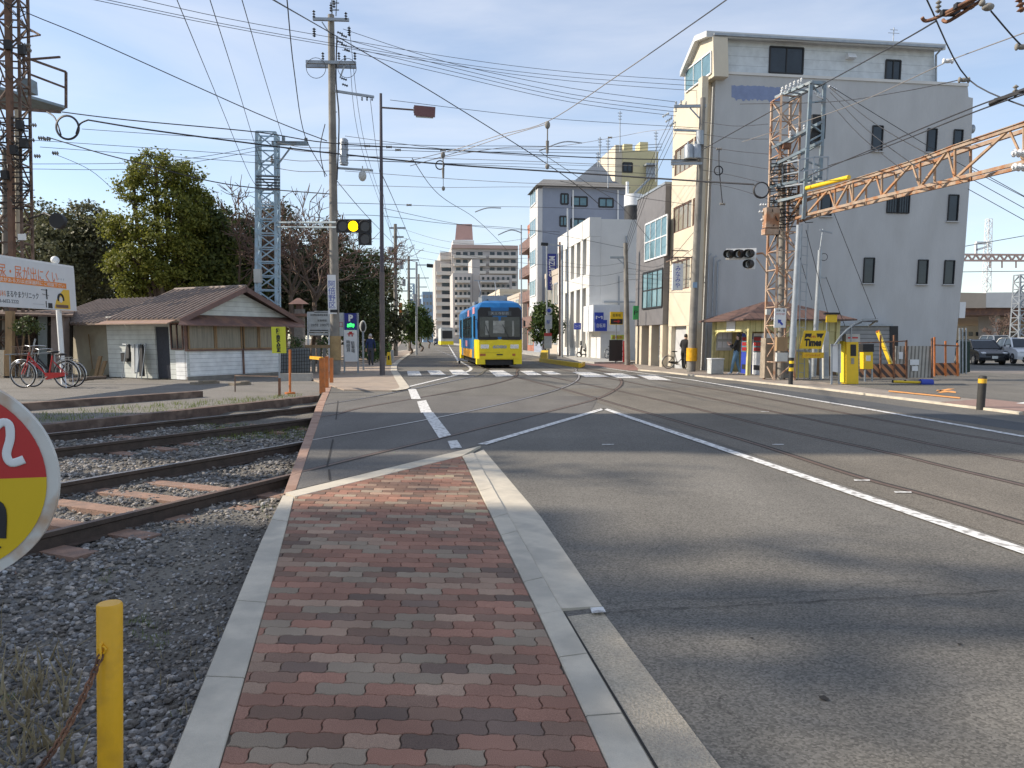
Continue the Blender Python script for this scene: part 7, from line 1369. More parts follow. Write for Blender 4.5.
# yellow plate sign
Yy = 21.7; s_ = Yy/F; t = thing('yellow_sign', 'yellow green plate sign with vertical black writing on a thin post', 'sign', (P(278.5, 396, Yy).x, Yy, -.03)); quick('plate', pm('yellow green plate', (.62, .62, .04), .5, .08, 3), t, lambda m: m.box(P(278.8, 340, Yy), (14*s_, .02, 26*s_))); text(list('線路内立入禁止'), 3.5*s_, P(278.3, 340, Yy-.012), V((1, 0, 0)), UP, 'black', t, vertical=True, bold=.01); quick('post', 'galv', t, lambda m: m.bar((P(279.5, 398, Yy+.03).x, Yy+.03, -.1), P(279, 330, Yy+.03), .035)); quick('rusty_foot', 'rust', t, lambda m: m.bar((P(279.5, 398, Yy+.03).x, Yy+.03, -.1), P(279.5, 378, Yy+.03), .06))
Yo = 22.6; t = thing('orange_pole', 'thin orange pole on a flat foot beside the yellow green sign', 'pole', G(290, 395, -.03)); quick('shaft', 'orange', t, lambda m: m.tube([(P(290, 394, Yo).x, Yo, -.03), P(290, 349.5, Yo)], .035, 8)); quick('foot', 'orange', t, lambda m: m.tube([(P(290, 394, Yo).x, Yo, -.03), (P(290, 394, Yo).x, Yo, .02)], .15, 14))
t = thing('low_rail', 'low thin metal rail in front of the hut', 'rail', G(240, 388, -.03)); quick('rail', 'darkrust', t, lambda m: (m.bar(P(235, 375.5, 23.5), P(279, 376.5, 22.5), .03), m.bar(P(235, 375.5, 23.5), (P(235, 388, 23.5).x, 23.5, -.03), .03)))
t = thing('orange_fence', 'row of orange wooden posts with a top rail at the pavement edge', 'fence', G(322, 392, 0))
for x0, x1, yt, yb, k in ((319, 324, 358, 392.5, 0), (324.6, 327.6, 356.5, 388, 1), (329.3, 332.4, 358, 383.5, 2)):
    g_ = G((x0+x1)/2, yb, 0); Y_ = g_.y; quick('post', 'orange', t, lambda m: m.prism([V((P(x0, 380, Y_).x, Y_, -.05)), V((P(x1, 380, Y_).x, Y_, -.05)), P(x1, yt, Y_), P(x0, yt, Y_)], V((0, .14, 0))))
quick('top_rail', 'yel_post', t, lambda m: m.bar(P(311, 357.5, 24.5), P(322, 358.5, 22.8), .09)); 
t = thing('mesh_crate', 'dark wire mesh panel on a low concrete base right of the hut', 'fence', G(297, 377, -.03)); Yc = 29.5
quick('mesh', 'black', t, lambda m: [m.bar(P(281+k*2.6, 373, Yc), P(281+k*2.6, 348.5, Yc), .02) for k in range(12)]+[m.bar(P(281, 348.5+k*3.5, Yc), P(310, 347+k*3.5, Yc), .02) for k in range(8)]); quick('base', 'concrete', t, lambda m: m.prism([P(x, y, Yc-.1) for x, y in ((279, 382), (311, 382), (311, 373.5), (279, 373.5))], V((0, .3, 0)))); quick('back_panel', pm('blue grey sheet', (.13, .15, .16), .8, .2, 3), t, lambda m: m.prism([P(x, y, Yc+.4) for x, y in ((281, 374), (310, 374), (310, 348), (281, 349))], V((0, .05, 0))))
t = thing('stone_fence', 'row of low stone balusters under a brown rail behind the orange posts', 'fence', G(318, 372, 0)); quick('rail', 'wood', t, lambda m: m.bar(P(305, 346.5, 35), P(332, 346.5, 35), .12, .14)); quick('balusters', 'stone_gray', t, lambda m: [m.bar((P(x, 370, 35).x, 35, 0), P(x, 348, 35), .14) for x in (308, 313.5, 319, 324.5)])
for i, (x, y, w_) in enumerate(((295, 341, .5), (324, 342, .35))):
    t = thing('shrub', ['low clipped green shrub behind the hut corner', 'small green shrub below the notice sign'][i], 'shrub', (P(x, 370, 37).x, 37, 0)); m = MB(); foliage(m, [(P(x, y, 37), (w_, .4, .25)), (P(x, y+8, 37), (w_*.9, .4, .3))], 60, 16, .07, random.Random(i), .15); m.build('leaves', 'leaf_hedge', t); quick('stem', 'bark', t, lambda m: m.tube([(P(x, 370, 37).x, 37, -.1), P(x, y, 37)], .04, 6))
t = thing('warning_post', 'short yellow marker post on the left pavement', 'post', G(389, 366)); g_ = G(389, 365.5); quick('body', 'yellow', t, lambda m: m.hexa([g_+V((-.16, -.05, 0)), g_+V((.16, -.05, 0)), g_+V((.16, .1, 0)), g_+V((-.16, .1, 0))], [g_+V((-.09, -.02, .78)), g_+V((.09, -.02, .78)), g_+V((.09, .05, .78)), g_+V((-.09, .05, .78))])); quick('mark', 'black', t, lambda m: m.box(g_+V((0, -.055, .45)), (.08, .01, .25)))
t = thing('white_post', 'pale short post just behind the yellow marker post', 'post', G(392.5, 362)); g_ = G(392.5, 362.5); quick('body', 'dirty_white', t, lambda m: m.tube([g_, g_+UP*.78], .10, 12)); quick('cap', 'dirty_white', t, lambda m: m.ball(g_+UP*.78, (.10, .10, .05)))
# ---- walking man
g_ = G(371, 365.7, .03); p = person('man in dark blue clothes with a pale cap walking away on the left pavement', walkJ(.2, .12, .04), ['skin', 'navy_cloth', 'gray_cloth', 'black'], cap='hair_gray'); place(p, g_, rz=R(96), s=1.03)
# ---- row of poles and lamp down the left pavement
for x, yb, yt, Y, lab in ((395.6, 349, 224, 68, 'second utility pole down the left pavement, with transformers'), (409, 346, 256, 95, 'third utility pole down the left pavement, thinner'), (419, 344, 274, 125, 'farthest thin pole on the left side of the street')):
    t = upole(lab, x, yb, x-.3, yt, Y, .2, .14)
    quick('crossarm', 'galv', t, lambda m: [m.bar(P(x-w_, y, Y), P(x+w2, y, Y), .14) for y, w_, w2 in ((yt+4, 6, 10), (yt+13, 3, 8), (yt+22, 2, 9), (yt+35, 10, 3))])
    if Y < 100: quick('transformer', 'galv', t, lambda m: (m.tube([P(x-5.5, yt+30, Y), P(x-5.5, yt+23, Y)], .26, 10), m.tube([P(x+5.5, yt+45, Y), P(x+5.5, yt+38, Y)], .22, 10)))
t = thing('street_lamp', 'distant street lamp with a dark head on the left side of the street', 'street lamp', (P(416.5, 346, 72).x, 72, 0)); quick('pole', 'galv', t, lambda m: m.tube([(P(416.5, 346, 72).x, 72, 0), P(416.5, 262, 72)], .1, 8)); quick('arm', 'galv', t, lambda m: m.bar(P(416.5, 265, 72), P(428, 265, 72), .08)); quick('lamp_head', 'black', t, lambda m: m.bar(P(427, 265.5, 72), P(433, 266, 72), .45, .3))
board('red vertical sign between the left pavement trees', 'sign', 399, 303, 402.5, 330, 80, 'orange', False)
t = thing('blue_mast', 'pale blue lattice mast among the left street trees', 'pylon', (P(413, 330, 110).x, 110, 0)); quick('lattice', 'bluefar', t, lambda m: lattice(m, square(P(412, 345, 110), .9), square(P(411, 284, 110), .8), 8, .18, .1))

# ================================================================ TREES
M['leaf_shade'] = leaf_mat('shaded green leaves', (.045, .065, .016), (.15, .17, .04))  # shade put into the leaf colour, for the right side of the sunlit crown
def trunk(m, base, top, r0, r1, rr, seg=8, wob=.25):
    pts = [V(base)]; n = 6
    for i in range(1, n+1): p = V(base).lerp(V(top), i/n); pts.append(p+V((rr.uniform(-wob, wob), rr.uniform(-wob, wob), 0))*(1 if i < n else 0))
    m.tube(crom(pts, 2), [r0+(r1-r0)*k/(2*n) for k in range(2*n+1)], seg)
def tree(label, base, blobs, leafmat, ncl, nl, size, seed, group=None, cr=.45, name='tree', cat='tree'):
    rr = random.Random(seed); t = thing(name, label, cat, base, group); bl = [(V(c), r) for c, r in blobs]
    cx = sum((c for c, r in bl), V())/len(bl); zt = max(c.z for c, r in bl); fork = V((base[0]*.6+cx.x*.4, base[1]*.6+cx.y*.4, base[2]+(min(c.z for c, r in bl)-base[2])*.55))
    m = MB(); trunk(m, base, fork, .06+.02*zt, .04+.014*zt, rr)
    for c, r in bl:
        pts = [fork, fork.lerp(c, .5)+V((rr.uniform(-.3, .3), rr.uniform(-.3, .3), .2)), c+UP*r[2]*.3]; m.tube(crom(pts, 3), [.03+.010*zt-(.004*zt)*k/6 for k in range(7)], 6)
        for _ in range(4): d = V((rr.uniform(-1, 1)*r[0], rr.uniform(-1, 1)*r[1], rr.uniform(-.2, .9)*r[2]))*.8; m.tube([pts[1], c+d*.4, c+d], [.05, .03, .012], 5)
    m.build('trunk', 'bark', t); m = MB(); foliage(m, bl, ncl, nl, size, rr, cr); m.build('crown', leafmat, t); return t
def bl(x, y, Y, rx, ry, dy=0): s = Y/F; return (P(x, y, Y+dy), (rx*s, rx*s*.8, ry*s))
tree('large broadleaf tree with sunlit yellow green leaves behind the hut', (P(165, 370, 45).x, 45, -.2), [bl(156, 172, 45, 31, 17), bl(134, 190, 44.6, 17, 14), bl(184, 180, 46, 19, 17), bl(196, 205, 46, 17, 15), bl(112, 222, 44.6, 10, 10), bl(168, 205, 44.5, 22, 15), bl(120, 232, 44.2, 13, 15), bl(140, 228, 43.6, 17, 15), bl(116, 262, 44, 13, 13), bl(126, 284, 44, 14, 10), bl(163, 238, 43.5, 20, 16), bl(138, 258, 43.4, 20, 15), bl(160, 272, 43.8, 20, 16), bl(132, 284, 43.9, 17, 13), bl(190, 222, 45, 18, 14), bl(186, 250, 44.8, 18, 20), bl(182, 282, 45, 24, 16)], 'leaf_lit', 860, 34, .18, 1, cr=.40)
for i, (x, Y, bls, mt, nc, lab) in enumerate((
 (208, 46.5, [bl(206, 225, 46.5, 20, 18), bl(219, 248, 46.5, 15, 18), bl(205, 268, 46, 23, 20), bl(222, 285, 46.5, 17, 17), bl(195, 290, 46, 22, 15)], 'leaf_shade', 520, 'mid green rounded tree added as the shaded right side of the sunlit tree'),  # shaded right side of the sunlit crown, built as a darker tree
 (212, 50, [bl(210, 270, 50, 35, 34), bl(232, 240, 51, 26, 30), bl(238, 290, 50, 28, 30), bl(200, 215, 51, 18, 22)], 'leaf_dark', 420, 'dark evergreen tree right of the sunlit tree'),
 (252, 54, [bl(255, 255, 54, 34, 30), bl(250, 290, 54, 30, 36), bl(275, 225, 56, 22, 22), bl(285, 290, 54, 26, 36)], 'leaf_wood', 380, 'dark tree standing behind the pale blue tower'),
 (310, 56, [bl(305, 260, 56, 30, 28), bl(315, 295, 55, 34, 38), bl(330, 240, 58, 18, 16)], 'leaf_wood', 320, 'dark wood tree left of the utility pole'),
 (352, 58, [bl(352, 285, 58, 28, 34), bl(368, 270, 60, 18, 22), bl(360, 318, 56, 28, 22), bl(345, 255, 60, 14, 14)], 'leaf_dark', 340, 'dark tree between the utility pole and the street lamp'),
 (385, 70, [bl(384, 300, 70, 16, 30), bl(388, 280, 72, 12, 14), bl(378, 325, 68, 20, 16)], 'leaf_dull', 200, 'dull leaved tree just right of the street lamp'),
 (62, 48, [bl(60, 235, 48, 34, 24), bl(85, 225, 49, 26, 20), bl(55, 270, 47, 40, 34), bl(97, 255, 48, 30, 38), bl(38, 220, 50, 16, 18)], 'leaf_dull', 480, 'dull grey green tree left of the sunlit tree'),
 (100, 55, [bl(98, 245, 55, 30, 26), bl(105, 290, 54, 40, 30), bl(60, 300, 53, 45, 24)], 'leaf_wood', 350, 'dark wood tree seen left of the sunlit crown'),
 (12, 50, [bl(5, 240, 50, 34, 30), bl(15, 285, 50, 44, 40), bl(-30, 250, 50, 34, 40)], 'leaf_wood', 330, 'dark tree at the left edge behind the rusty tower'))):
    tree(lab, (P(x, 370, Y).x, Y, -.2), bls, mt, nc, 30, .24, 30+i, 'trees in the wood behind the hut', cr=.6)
m = MB(); rr = random.Random(77); foliage(m, [(P(x, y, 62), (3.2, 2, 2.6)) for x, y in ((-20, 310), (30, 300), (80, 305), (130, 300), (180, 300), (230, 300), (280, 305), (330, 310), (366, 322), (60, 270), (250, 270), (310, 285))], 900, 26, .42, rr, .9)
tag(m.build('far_wood', 'leaf_wood', base=(P(180, 340, 62).x, 62, 0)), 'dense dark wood closing the view behind the hut', 'wood', kind='stuff')
# bare trees
def bare(label, base, top, spread, seed, group='bare winter trees'):
    rr = random.Random(seed); t = thing('bare_tree', label, 'tree', base, group); m = MB(); base = V(base); Ht = (V(top)-base).length
    trunk(m, base, base.lerp(V(top), .45), .22, .12, rr, 7); tw_ = MB()
    def br(p, d, L, r, k):
        q = p+d*L*.5+V((rr.gauss(0, .06), rr.gauss(0, .06), rr.gauss(0, .04)))*L; e = p+d*L+V((rr.gauss(0, .08), rr.gauss(0, .08), rr.gauss(0, .08)))*L; (m if k < 2 else tw_).tube([p, q, e], [r, r*.75, r*.5], 5 if k < 2 else 3, cap=False)
        if k >= 5: return
        for _ in range(3 if k < 3 else 3):
            dd = (d+V((rr.gauss(0, .5), rr.gauss(0, .5), rr.gauss(.08, .42)))).normalized(); br(e if rr.random() < .6 else q, dd, L*rr.uniform(.55, .82), max(.026, r*.5), k+1)
    f = base.lerp(V(top), .45)
    for k in range(6):
        a = k*1.05+rr.random(); br(f-UP*rr.uniform(0, 1), V((math.cos(a)*spread, math.sin(a)*spread, 1)).normalized(), Ht*.22, .09, 1)
    m.build('trunk', 'bark', t); tw_.build('twigs', 'twig', t)
for i, (x, yt, Y, sp_, lab) in enumerate(((238, 188, 46.5, .8, 'bare brown tree rising left of the pale blue tower'), (292, 180, 47.5, .75, 'bare tree directly right of the pale blue tower'), (316, 198, 48, .7, 'bare tree just left of the utility pole'), (358, 215, 66, .7, 'bare tree behind the traffic light'), (30, 205, 60, .8, 'bare tree top behind the left wood'))):
    bare(lab, (P(x, 370, Y).x, Y, -.2), P(x, yt, Y), sp_, 60+i)
bare('bare reddish tree in front of the railway viaduct', (P(1003, 350, 64).x, 64, 0), P(1003, 312, 64), .9, 90, None)
# street trees
for i, (x, Y, bls, lab) in enumerate(((410, 78, [bl(411, 318, 78, 8, 17), bl(407, 330, 77, 8, 12), bl(415, 328, 79, 7, 14)], 'first dark green street tree on the left pavement'), (421, 92, [bl(421, 320, 92, 7, 13), bl(424, 330, 92, 6, 10)], 'second street tree on the left pavement, smaller'), (429, 120, [bl(428, 328, 120, 5, 9)], 'farthest street tree on the left pavement'))):
    tree(lab, (P(x, 345, Y).x, Y, 0), bls, 'leaf_street', 130, 26, .28, 110+i, 'street trees on the left pavement', cr=.5)
tree('bushy green street tree beside the tram stop sign', (P(546, 356, 66).x, 66, 0), [bl(546, 315, 66, 12, 14), bl(541, 330, 65, 9, 12), bl(552, 328, 66, 9, 13)], 'leaf_street', 200, 28, .24, 120, cr=.45)
t = thing('hedge', 'low green hedge along the left edge of the street', 'hedge', (P(420, 350, 62).x, 62, 0)); m = MB(); foliage(m, [(W(-2.1, t_, .7), (.7, 1.8, .65)) for t_ in range(50, 90, 3)], 420, 20, .14, random.Random(9), .3); m.build('leaves', 'leaf_hedge', t); quick('stems', 'bark', t, lambda m: [m.tube([W(-2.1, t_, 0), W(-2.1, t_, .7)], .05, 5) for t_ in range(50, 90, 3)])
# ================================================================ TRAM
def tram():
    t0, t1 = 40.6, 53.6; n0, n1 = 3.76, 6.18; nm = (n0+n1)/2
    tr_ = thing('tram', 'blue and yellow tram coming towards the viewer with a large dark windscreen', 'tram', W(nm, t0, 0))
    def outline(i=0.0, c=.22):
        a, b, s, e = n0+i, n1-i, t0+i, t1-i
        return [(a+c, s), (a+c*.35, s+.07), (a, s+c*.9), (a, e-c), (a+c, e), (b-c, e), (b, e-c), (b, s+c*.9), (b-c*.35, s+.07), (b-c, s), (nm, s-.08)]
    def slab(m, z0, z1, i=0.0, i1=None, mi=0):
        o0 = outline(i, .13); o1 = outline(i if i1 is None else i1, .13); k = len(o0)
        m.add([W(a, b, z0) for a, b in o0]+[W(a, b, z1) for a, b in o1], [tuple(range(k)), tuple(range(k, 2*k))[::-1]]+[(q, k+q, k+(q+1) % k, (q+1) % k) for q in range(k)], mi)
    quick('lower_body', 'tram_yellow', tr_, lambda m: slab(m, .52, 1.52)); quick('upper_body', 'tram_blue', tr_, lambda m: (slab(m, 1.523, 3.18, .004), slab(m, 3.181, 3.42, .0, .16), slab(m, 3.421, 3.56, .16, .5)))
    [quick('skirt', 'tram_yellow', tr_, lambda m: m.sbox(*a)) for a in ((n0+.01, n0+.45, t0+.02, t0+.7, .22, .519), (n1-.45, n1-.01, t0+.02, t0+.7, .22, .519), (n0, n0+.2, t1-1.6, t1-.3, .25, .519), (n0+.455, n1-.455, t0+.01, t0+.2, .47, .519))]
    quick('underframe', 'black', tr_, lambda m: (m.sbox(n0+.25, n1-.25, t0+.4, t1-.4, .16, .515), m.sbox(n0+.5, n1-.5, t0+.15, t0+.4, .18, .46)))
    for tt in (t0+2.2, t1-3.6):
        for nn in (4.24, 5.66): 
            for dt in (0, 1.5): quick('wheel', 'rail_side', tr_, lambda m: m.tube([W(nn-.05, tt+dt, .31), W(nn+.12, tt+dt, .31)], .30, 18))
    # side blocks of the lower body: blue descending middle, orange lower panels
    quick('side_panel', 'tram_blue', tr_, lambda m: (m.sbox(n0-.012, n0-.001, t0+2.7, t1-1.9, .98, 1.52), m.sbox(n1+.001, n1+.012, t0+2.7, t1-1.9, .98, 1.52)))
    quick('orange_panel', 'tram_orange', tr_, lambda m: (m.sbox(n0-.012, n0-.001, t0+1.3, t0+2.68, .5, 1.15), m.sbox(n0-.012, n0-.001, t0+2.7, t1-1.9, .5, .975)))
    # front windscreen
    fs = t0-.10
    ws = quick('windscreen_frame', 'black', tr_, lambda m: m.prism([W(n0+.05, fs+.03, 1.60), W(n0+.11, fs+.03, 1.5), W(n1-.11, fs+.03, 1.5), W(n1-.05, fs+.03, 1.60), W(n1-.06, fs+.06, 3.04), W(n1-.2, fs+.06, 3.20), W(n0+.2, fs+.06, 3.20), W(n0+.06, fs+.06, 3.04)], SD*.2))
    quick('windscreen', pm('windscreen glass', (.035, .04, .042), .12, .6, 2.2, spec=.5), ws, lambda m: m.prism([W(n0+.14, fs+.015, 1.66), W(n1-.14, fs+.015, 1.66), W(n1-.15, fs+.03, 2.70), W(n0+.15, fs+.03, 2.70)], SD*.012)) if 0 else quick('windscreen', pm('windscreen glass', (.035, .04, .042), .12, .6, 2.2, spec=.5), tr_, lambda m: m.prism([W(n0+.14, fs+.015, 1.66), W(n1-.14, fs+.015, 1.66), W(n1-.15, fs+.03, 2.70), W(n0+.15, fs+.03, 2.70)], SD*.012))
    quick('cab_interior', pm('cab fittings', (.30, .31, .29), .7, .5, 5), tr_, lambda m: (m.sbox(nm-.35, nm+.25, fs+.004, fs+.012, 1.85, 2.5), m.sbox(n0+.45, n0+.62, fs+.004, fs+.012, 1.75, 2.5), m.sbox(n1-.55, n1-.45, fs+.004, fs+.012, 1.7, 2.5)))
    quick('wiper', 'black', tr_, lambda m: (m.bar(W(nm+.5, fs-.01, 1.6), W(nm+.15, fs, 2.3), .03), m.bar(W(nm-.5, fs-.01, 1.6), W(nm-.75, fs, 2.3), .03)))
    quick('destination_sign', pm('destination box', (.04, .045, .05), .3, .3, 6), tr_, lambda m: m.prism([W(nm-.62, fs+.005, 2.76), W(nm+.62, fs+.005, 2.76), W(nm+.62, fs+.015, 3.0), W(nm-.62, fs+.015, 3.0)], SD*.01)); text('天王寺駅前', .17, W(nm, fs-.001, 2.88), RD, UP, 'galv', tr_, w=.95)
    for nn, lb in ((n0+.42, None), (n1-.42, None)):
        quick('headlight', 'chrome', tr_, lambda m: m.prism([W(nn-.22, t0-.055, 1.05), W(nn+.22, t0-.055, 1.05), W(nn+.22, t0-.055, 1.26), W(nn-.22, t0-.055, 1.26)], SD*.1)); quick('lamp', 'light_lens', tr_, lambda m: [m.disc(W(nn+k, t0-.058, 1.155), RD, UP, .075, .012, 14) for k in (-.1, .1)])
        quick('marker_lamp', 'orange', tr_, lambda m: m.prism([W(nn-.25, t0-.03, .66), W(nn+.05, t0-.03, .66), W(nn+.05, t0-.03, .78), W(nn-.25, t0-.03, .78)], SD*.05))
    text('6080', .22, W(nm, t0-.085, 1.14), RD, UP, 'galv', tr_, w=.75, bold=.01); quick('coupler_hatch', 'black', tr_, lambda m: m.prism([W(nm-.16, t0-.095, .70), W(nm+.16, t0-.095, .70), W(nm+.16, t0-.095, .76), W(nm-.16, t0-.095, .76)], SD*.06))
    quick('front_line', pm('lower yellow edge', (.5, .42, .02), .5, .1, 3), tr_, lambda m: m.bar(W(n0+.15, t0-.035, .84), W(nm, t0-.095, .84), .012, .012))
    # side windows, doors
    for (nn, nr) in ((n0-.004, -RD), (n1+.004, RD)):
        k = 0
        for a, b in ((t0+.8, t0+1.4), (t0+3.1, t0+4.5), (t0+4.6, t0+6.0), (t0+6.1, t0+7.5), (t0+7.6, t0+8.9), (t0+10.4, t0+11.5)):
            window(tr_, [W(nn, b, 1.65), W(nn, a, 1.65), W(nn, a, 2.75), W(nn, b, 2.75)] if nr.x < 0 else [W(nn, a, 1.65), W(nn, b, 1.65), W(nn, b, 2.75), W(nn, a, 2.75)], nr, 'black', 'glass_blue', 2, 2, .05)
        for a in (t0+1.5, t0+9.2): quick('door', pm('door blue', (.03, .2, .42), .4, .1, 3), tr_, lambda m: (m.sbox(min(nn, nn+nr.x*.02), max(nn, nn+nr.x*.02), a, a+1.05, .5, 2.9))); 
        quick('advert_panel', pm('pink advert', (.65, .28, .32), .5, .2, 4), tr_, lambda m: [m.sbox(min(nn, nn+nr.x*.015), max(nn, nn+nr.x*.015), a, a+1.2, z, z+.36) for a, z in ((t0+1.0, 2.9), (t0+4.5, 2.85), (t0+6.0, 1.1))])
    # roof equipment
    quick('roof_unit', 'galv', tr_, lambda m: (m.sbox(nm-.7, nm+.7, t0+2.2, t0+4.2, 3.56, 3.92), m.sbox(nm-.6, nm+.6, t0+8, t0+9.6, 3.56, 3.86)))
    quick('roof_walk', 'black', tr_, lambda m: (m.bar(W(nm-.5, t0+1, 3.62), W(nm-.5, t1-1, 3.62), .06), m.bar(W(nm+.5, t0+1, 3.62), W(nm+.5, t1-1, 3.62), .06), [m.bar(W(nm-.6, t0+5+k*.5, 3.68), W(nm+.6, t0+5+k*.5, 3.68), .05) for k in range(5)]))
    quick('pantograph', 'galv', tr_, lambda m: (m.bar(W(nm-.5, t0+6.6, 3.75), W(nm-.45, t0+5.4, 4.35), .04), m.bar(W(nm+.5, t0+6.6, 3.75), W(nm+.45, t0+5.4, 4.35), .04), m.bar(W(nm-.45, t0+5.4, 4.35), W(nm-.5, t0+6.4, 5.0), .04), m.bar(W(nm+.45, t0+5.4, 4.35), W(nm+.5, t0+6.4, 5.0), .04), m.bar(W(nm-.75, t0+6.4, 5.03), W(nm+.75, t0+6.4, 5.03), .06)))
    for s, nn in ((-1, n0-.12), (1, n1+.12)): quick('mirror', 'black', tr_, lambda m: (m.box(W(nn, t0+.05, 2.35), (.10, .12, .32), (RD, SD, UP)), m.bar(W(nn, t0+.05, 2.5), W(nn-s*.14, t0+.12, 2.6), .02)))
tram()
far_t = thing('tram', 'small far tram with white upper half and yellow skirt behind the near tram', 'tram', W(8.2, 150, 0))
quick('body', 'dirty_white', far_t, lambda m: m.sbox(7.0, 9.4, 150, 162, 1.0, 3.4)); quick('skirt', 'tram_yellow', far_t, lambda m: m.sbox(6.98, 9.42, 149.98, 162, .3, .99)); quick('windscreen', 'black', far_t, lambda m: m.sbox(7.25, 9.15, 149.9, 149.98, 1.5, 3.0)); quick('roof', 'galv', far_t, lambda m: m.sbox(7.1, 9.3, 150, 162, 3.41, 3.6))

# ================================================================ OVERHEAD WIRES
WG = 'overhead wires'
def wire(label, pts, r=.012, mat='wire', ins=(), k=6, grp=WG, sag=0.0):
    P3 = [P(*p) if len(p) == 3 else V(p[0]) for p in pts]
    if len(P3) == 2 and sag: P3 = [P3[0], P3[0].lerp(P3[1], .5)-UP*sag, P3[1]]
    L = crom(P3, k) if len(P3) > 2 else P3
    b = P3[0]; t = None; r = max(r*1.12, .011)
    m = MB(); m.tube(L, r, 5)
    if ins:
        t = thing('overhead_wire', label, 'wire', b, grp); m.build('conductor', mat, t); 
        for (x, y, Y, kind) in ins:
            c = P(x, y, Y)
            if kind == 'hang': quick('hanger', 'conc_pole', t, lambda m: (m.ball(c, (.075, .06, .11)), m.tube([c, c-UP*.5], .02, 6), m.tube([c-UP*.42, c-UP*.75], [.045, .035], 8), m.ball(c-UP*1.1, (.06, .05, .08)), m.bar(c-UP*.7, c-UP*1.1, .018)))
            else: quick('insulator', 'conc_pole' if kind != 'w' else 'white', t, lambda m: (m.ball(c, (.09, .045, .045)), m.ball(c+V((.09, 0, 0)), (.03, .04, .06)), m.ball(c-V((.09, 0, 0)), (.03, .04, .06))))
    else: solo('overhead_wire', m, mat, label, 'wire', grp, base=b)
YT, YP, YR = 32.4, 33.2, 28.4
wire('cable from the left tower top sloping down to the utility pole', [(-40, -22, 32), (22, 10.5, YT), (95, 41, YT), (256, 113, YP), (327, 141, YP)], .018)
wire('dark cable passing the utility pole head and sloping down right across the sky', [(262, -8, 19), (272, -1, 20), (331, 33, YP), (398, 72, 34), (450, 103, 35), (556, 170, 38), (600, 205, 41)], .018)
for i, (a, b, c, d, e, nm_) in enumerate(((-3, 22, 57, 63, 82, 'uppermost'), (-2, 29, 62.5, 69, 87, 'middle'), (-1, 33, 65.5, 72, 92, 'lowest'))):
    wire(nm_+' of three thin lines rising from upper left to the tall grey building', [((130, 98, 90)[i], a, 26), (256, (24, 30, 32.5)[i], 30), (450, b*0+(57, 62.5, 65)[i], 37), (570, (72, 77, 81)[i], 38), (713, e, 38.5)], .008)
for i, (y0, y1, nm_) in enumerate(((38, 112, 'uppermost'), (45, 116, 'second'), (50, 120, 'third'), (29, 106, 'topmost loose'))):
    wire(nm_+' of the lines from the utility pole down to the right crossarm', [(340+i, y0, YP), (450, 67+i*4 if i < 3 else 63, 34), (570, 94+i*4 if i < 3 else 88, 35), (676, y1-4, 36)], .008)
wire('steep thin line left of the sky centre, from the top edge', [(172, -12, 17), (177, 0, 18), (215, 92, 26), (250, 176, 34), (262, 190, 36)], .008)
wire('second steep line, right of the first one', [(206, -12, 17), (210, 0, 18), (236, 82, 26), (256, 148, 34), (266, 176, 36)], .010)
wire('third steep line, reaching the crossarm of the pale blue tower', [(238, -10, 17), (242, 0, 18), (260, 62, 25), (283, 139, 35.7)], .008)
wire('thick steep cable bending down beside the utility pole', [(285, -12, 18), (287, 0, 19), (294, 70, 24), (305, 136, 31), (327, 176, YP)], .014)
wire('thick black cable bundle from the left coil across to the right mast coil', [(88, 120, 31), (150, 130, 31), (256, 144, 32), (330, 153, 33), (440, 164, 33), (560, 172, 32), (680, 180, 30), (754, 184.5, YR)], .028)
wire('second black cable running just above the thick bundle', [(62, 112, 32), (128, 120, 32), (256, 132, 33), (330, 143, 33), (450, 150, 33), (600, 158, 34), (700, 160, 36)], .02, ins=[(367, 146, 33, 'i'), (443, 150, 33, 'i')])
wire('fine line from the left tower under the cable coil', [(82, 129, 32), (170, 135, 32), (300, 143, 33)], .008)
wire('dark cable sagging from the left tower over the sunlit tree', [(47, 137, YT), (100, 153, 32), (147, 165, 32), (205, 180, 33), (256, 188, 34), (330, 194, YP)], .02)
wire('thin line falling from the left tower behind the sunlit tree', [(52, 153, YT), (90, 170, 34), (118, 193, 38), (140, 205, 42)], .010)
for i, (pts, lb) in enumerate((([(30, 140, YT), (150, 148, 33), (262, 156, 35.5)], 'faint level line from the left tower to the pale blue tower, upper'), ([(32, 164, YT), (130, 163, 33), (200, 157, 34), (262, 146, 35.5)], 'faint line rising from the left tower to the pale blue tower'), ([(32, 169, YT), (150, 168, 33), (262, 150, 35.5)], 'lower faint rising line beside the first one'), ([(40, 147, YT), (150, 155, 33), (260, 163, 35.5)], 'faint level line from the left tower to the pale blue tower, lower'))): wire(lb, pts, .008)
for i, (y0, y1, lb) in enumerate(((142, 148, 'upper'), (146, 152, 'middle'), (158, 160, 'lower'), (168, 171, 'lowest'))): wire(lb+' of the short lines from the pale blue tower to the utility pole', [(276, y0, 35.6), (300, (y0+y1)/2+2, 34.5), (330, y1, YP)], .012)
for i, (y, lb) in enumerate(((143, 'upper'), (146, 'second'), (149, 'third'))): wire(lb+' line of the ladder like bundle right of the utility pole', [(345, y, YP), (400, y+1.5, 33), (450, y+3, 33), (520, y+3, 33), (600, y+4, 34), (662, y+1, 35)], .010, ins=[(380+i*9, y+1, 33, 'i')] if i else ())
wire('wire with a hanging insulator rising to the top edge right of centre', [(405, 162, 27), (455, 149.5, 27), (500, 135, 25), (547.5, 121.5, 22), (620, 74, 18), (698, 20, 14), (740, -10, 12)], .010, 'wire_pale', ins=[(547.5, 125, 22, 'hang'), (443, 155, 27, 'hang')])
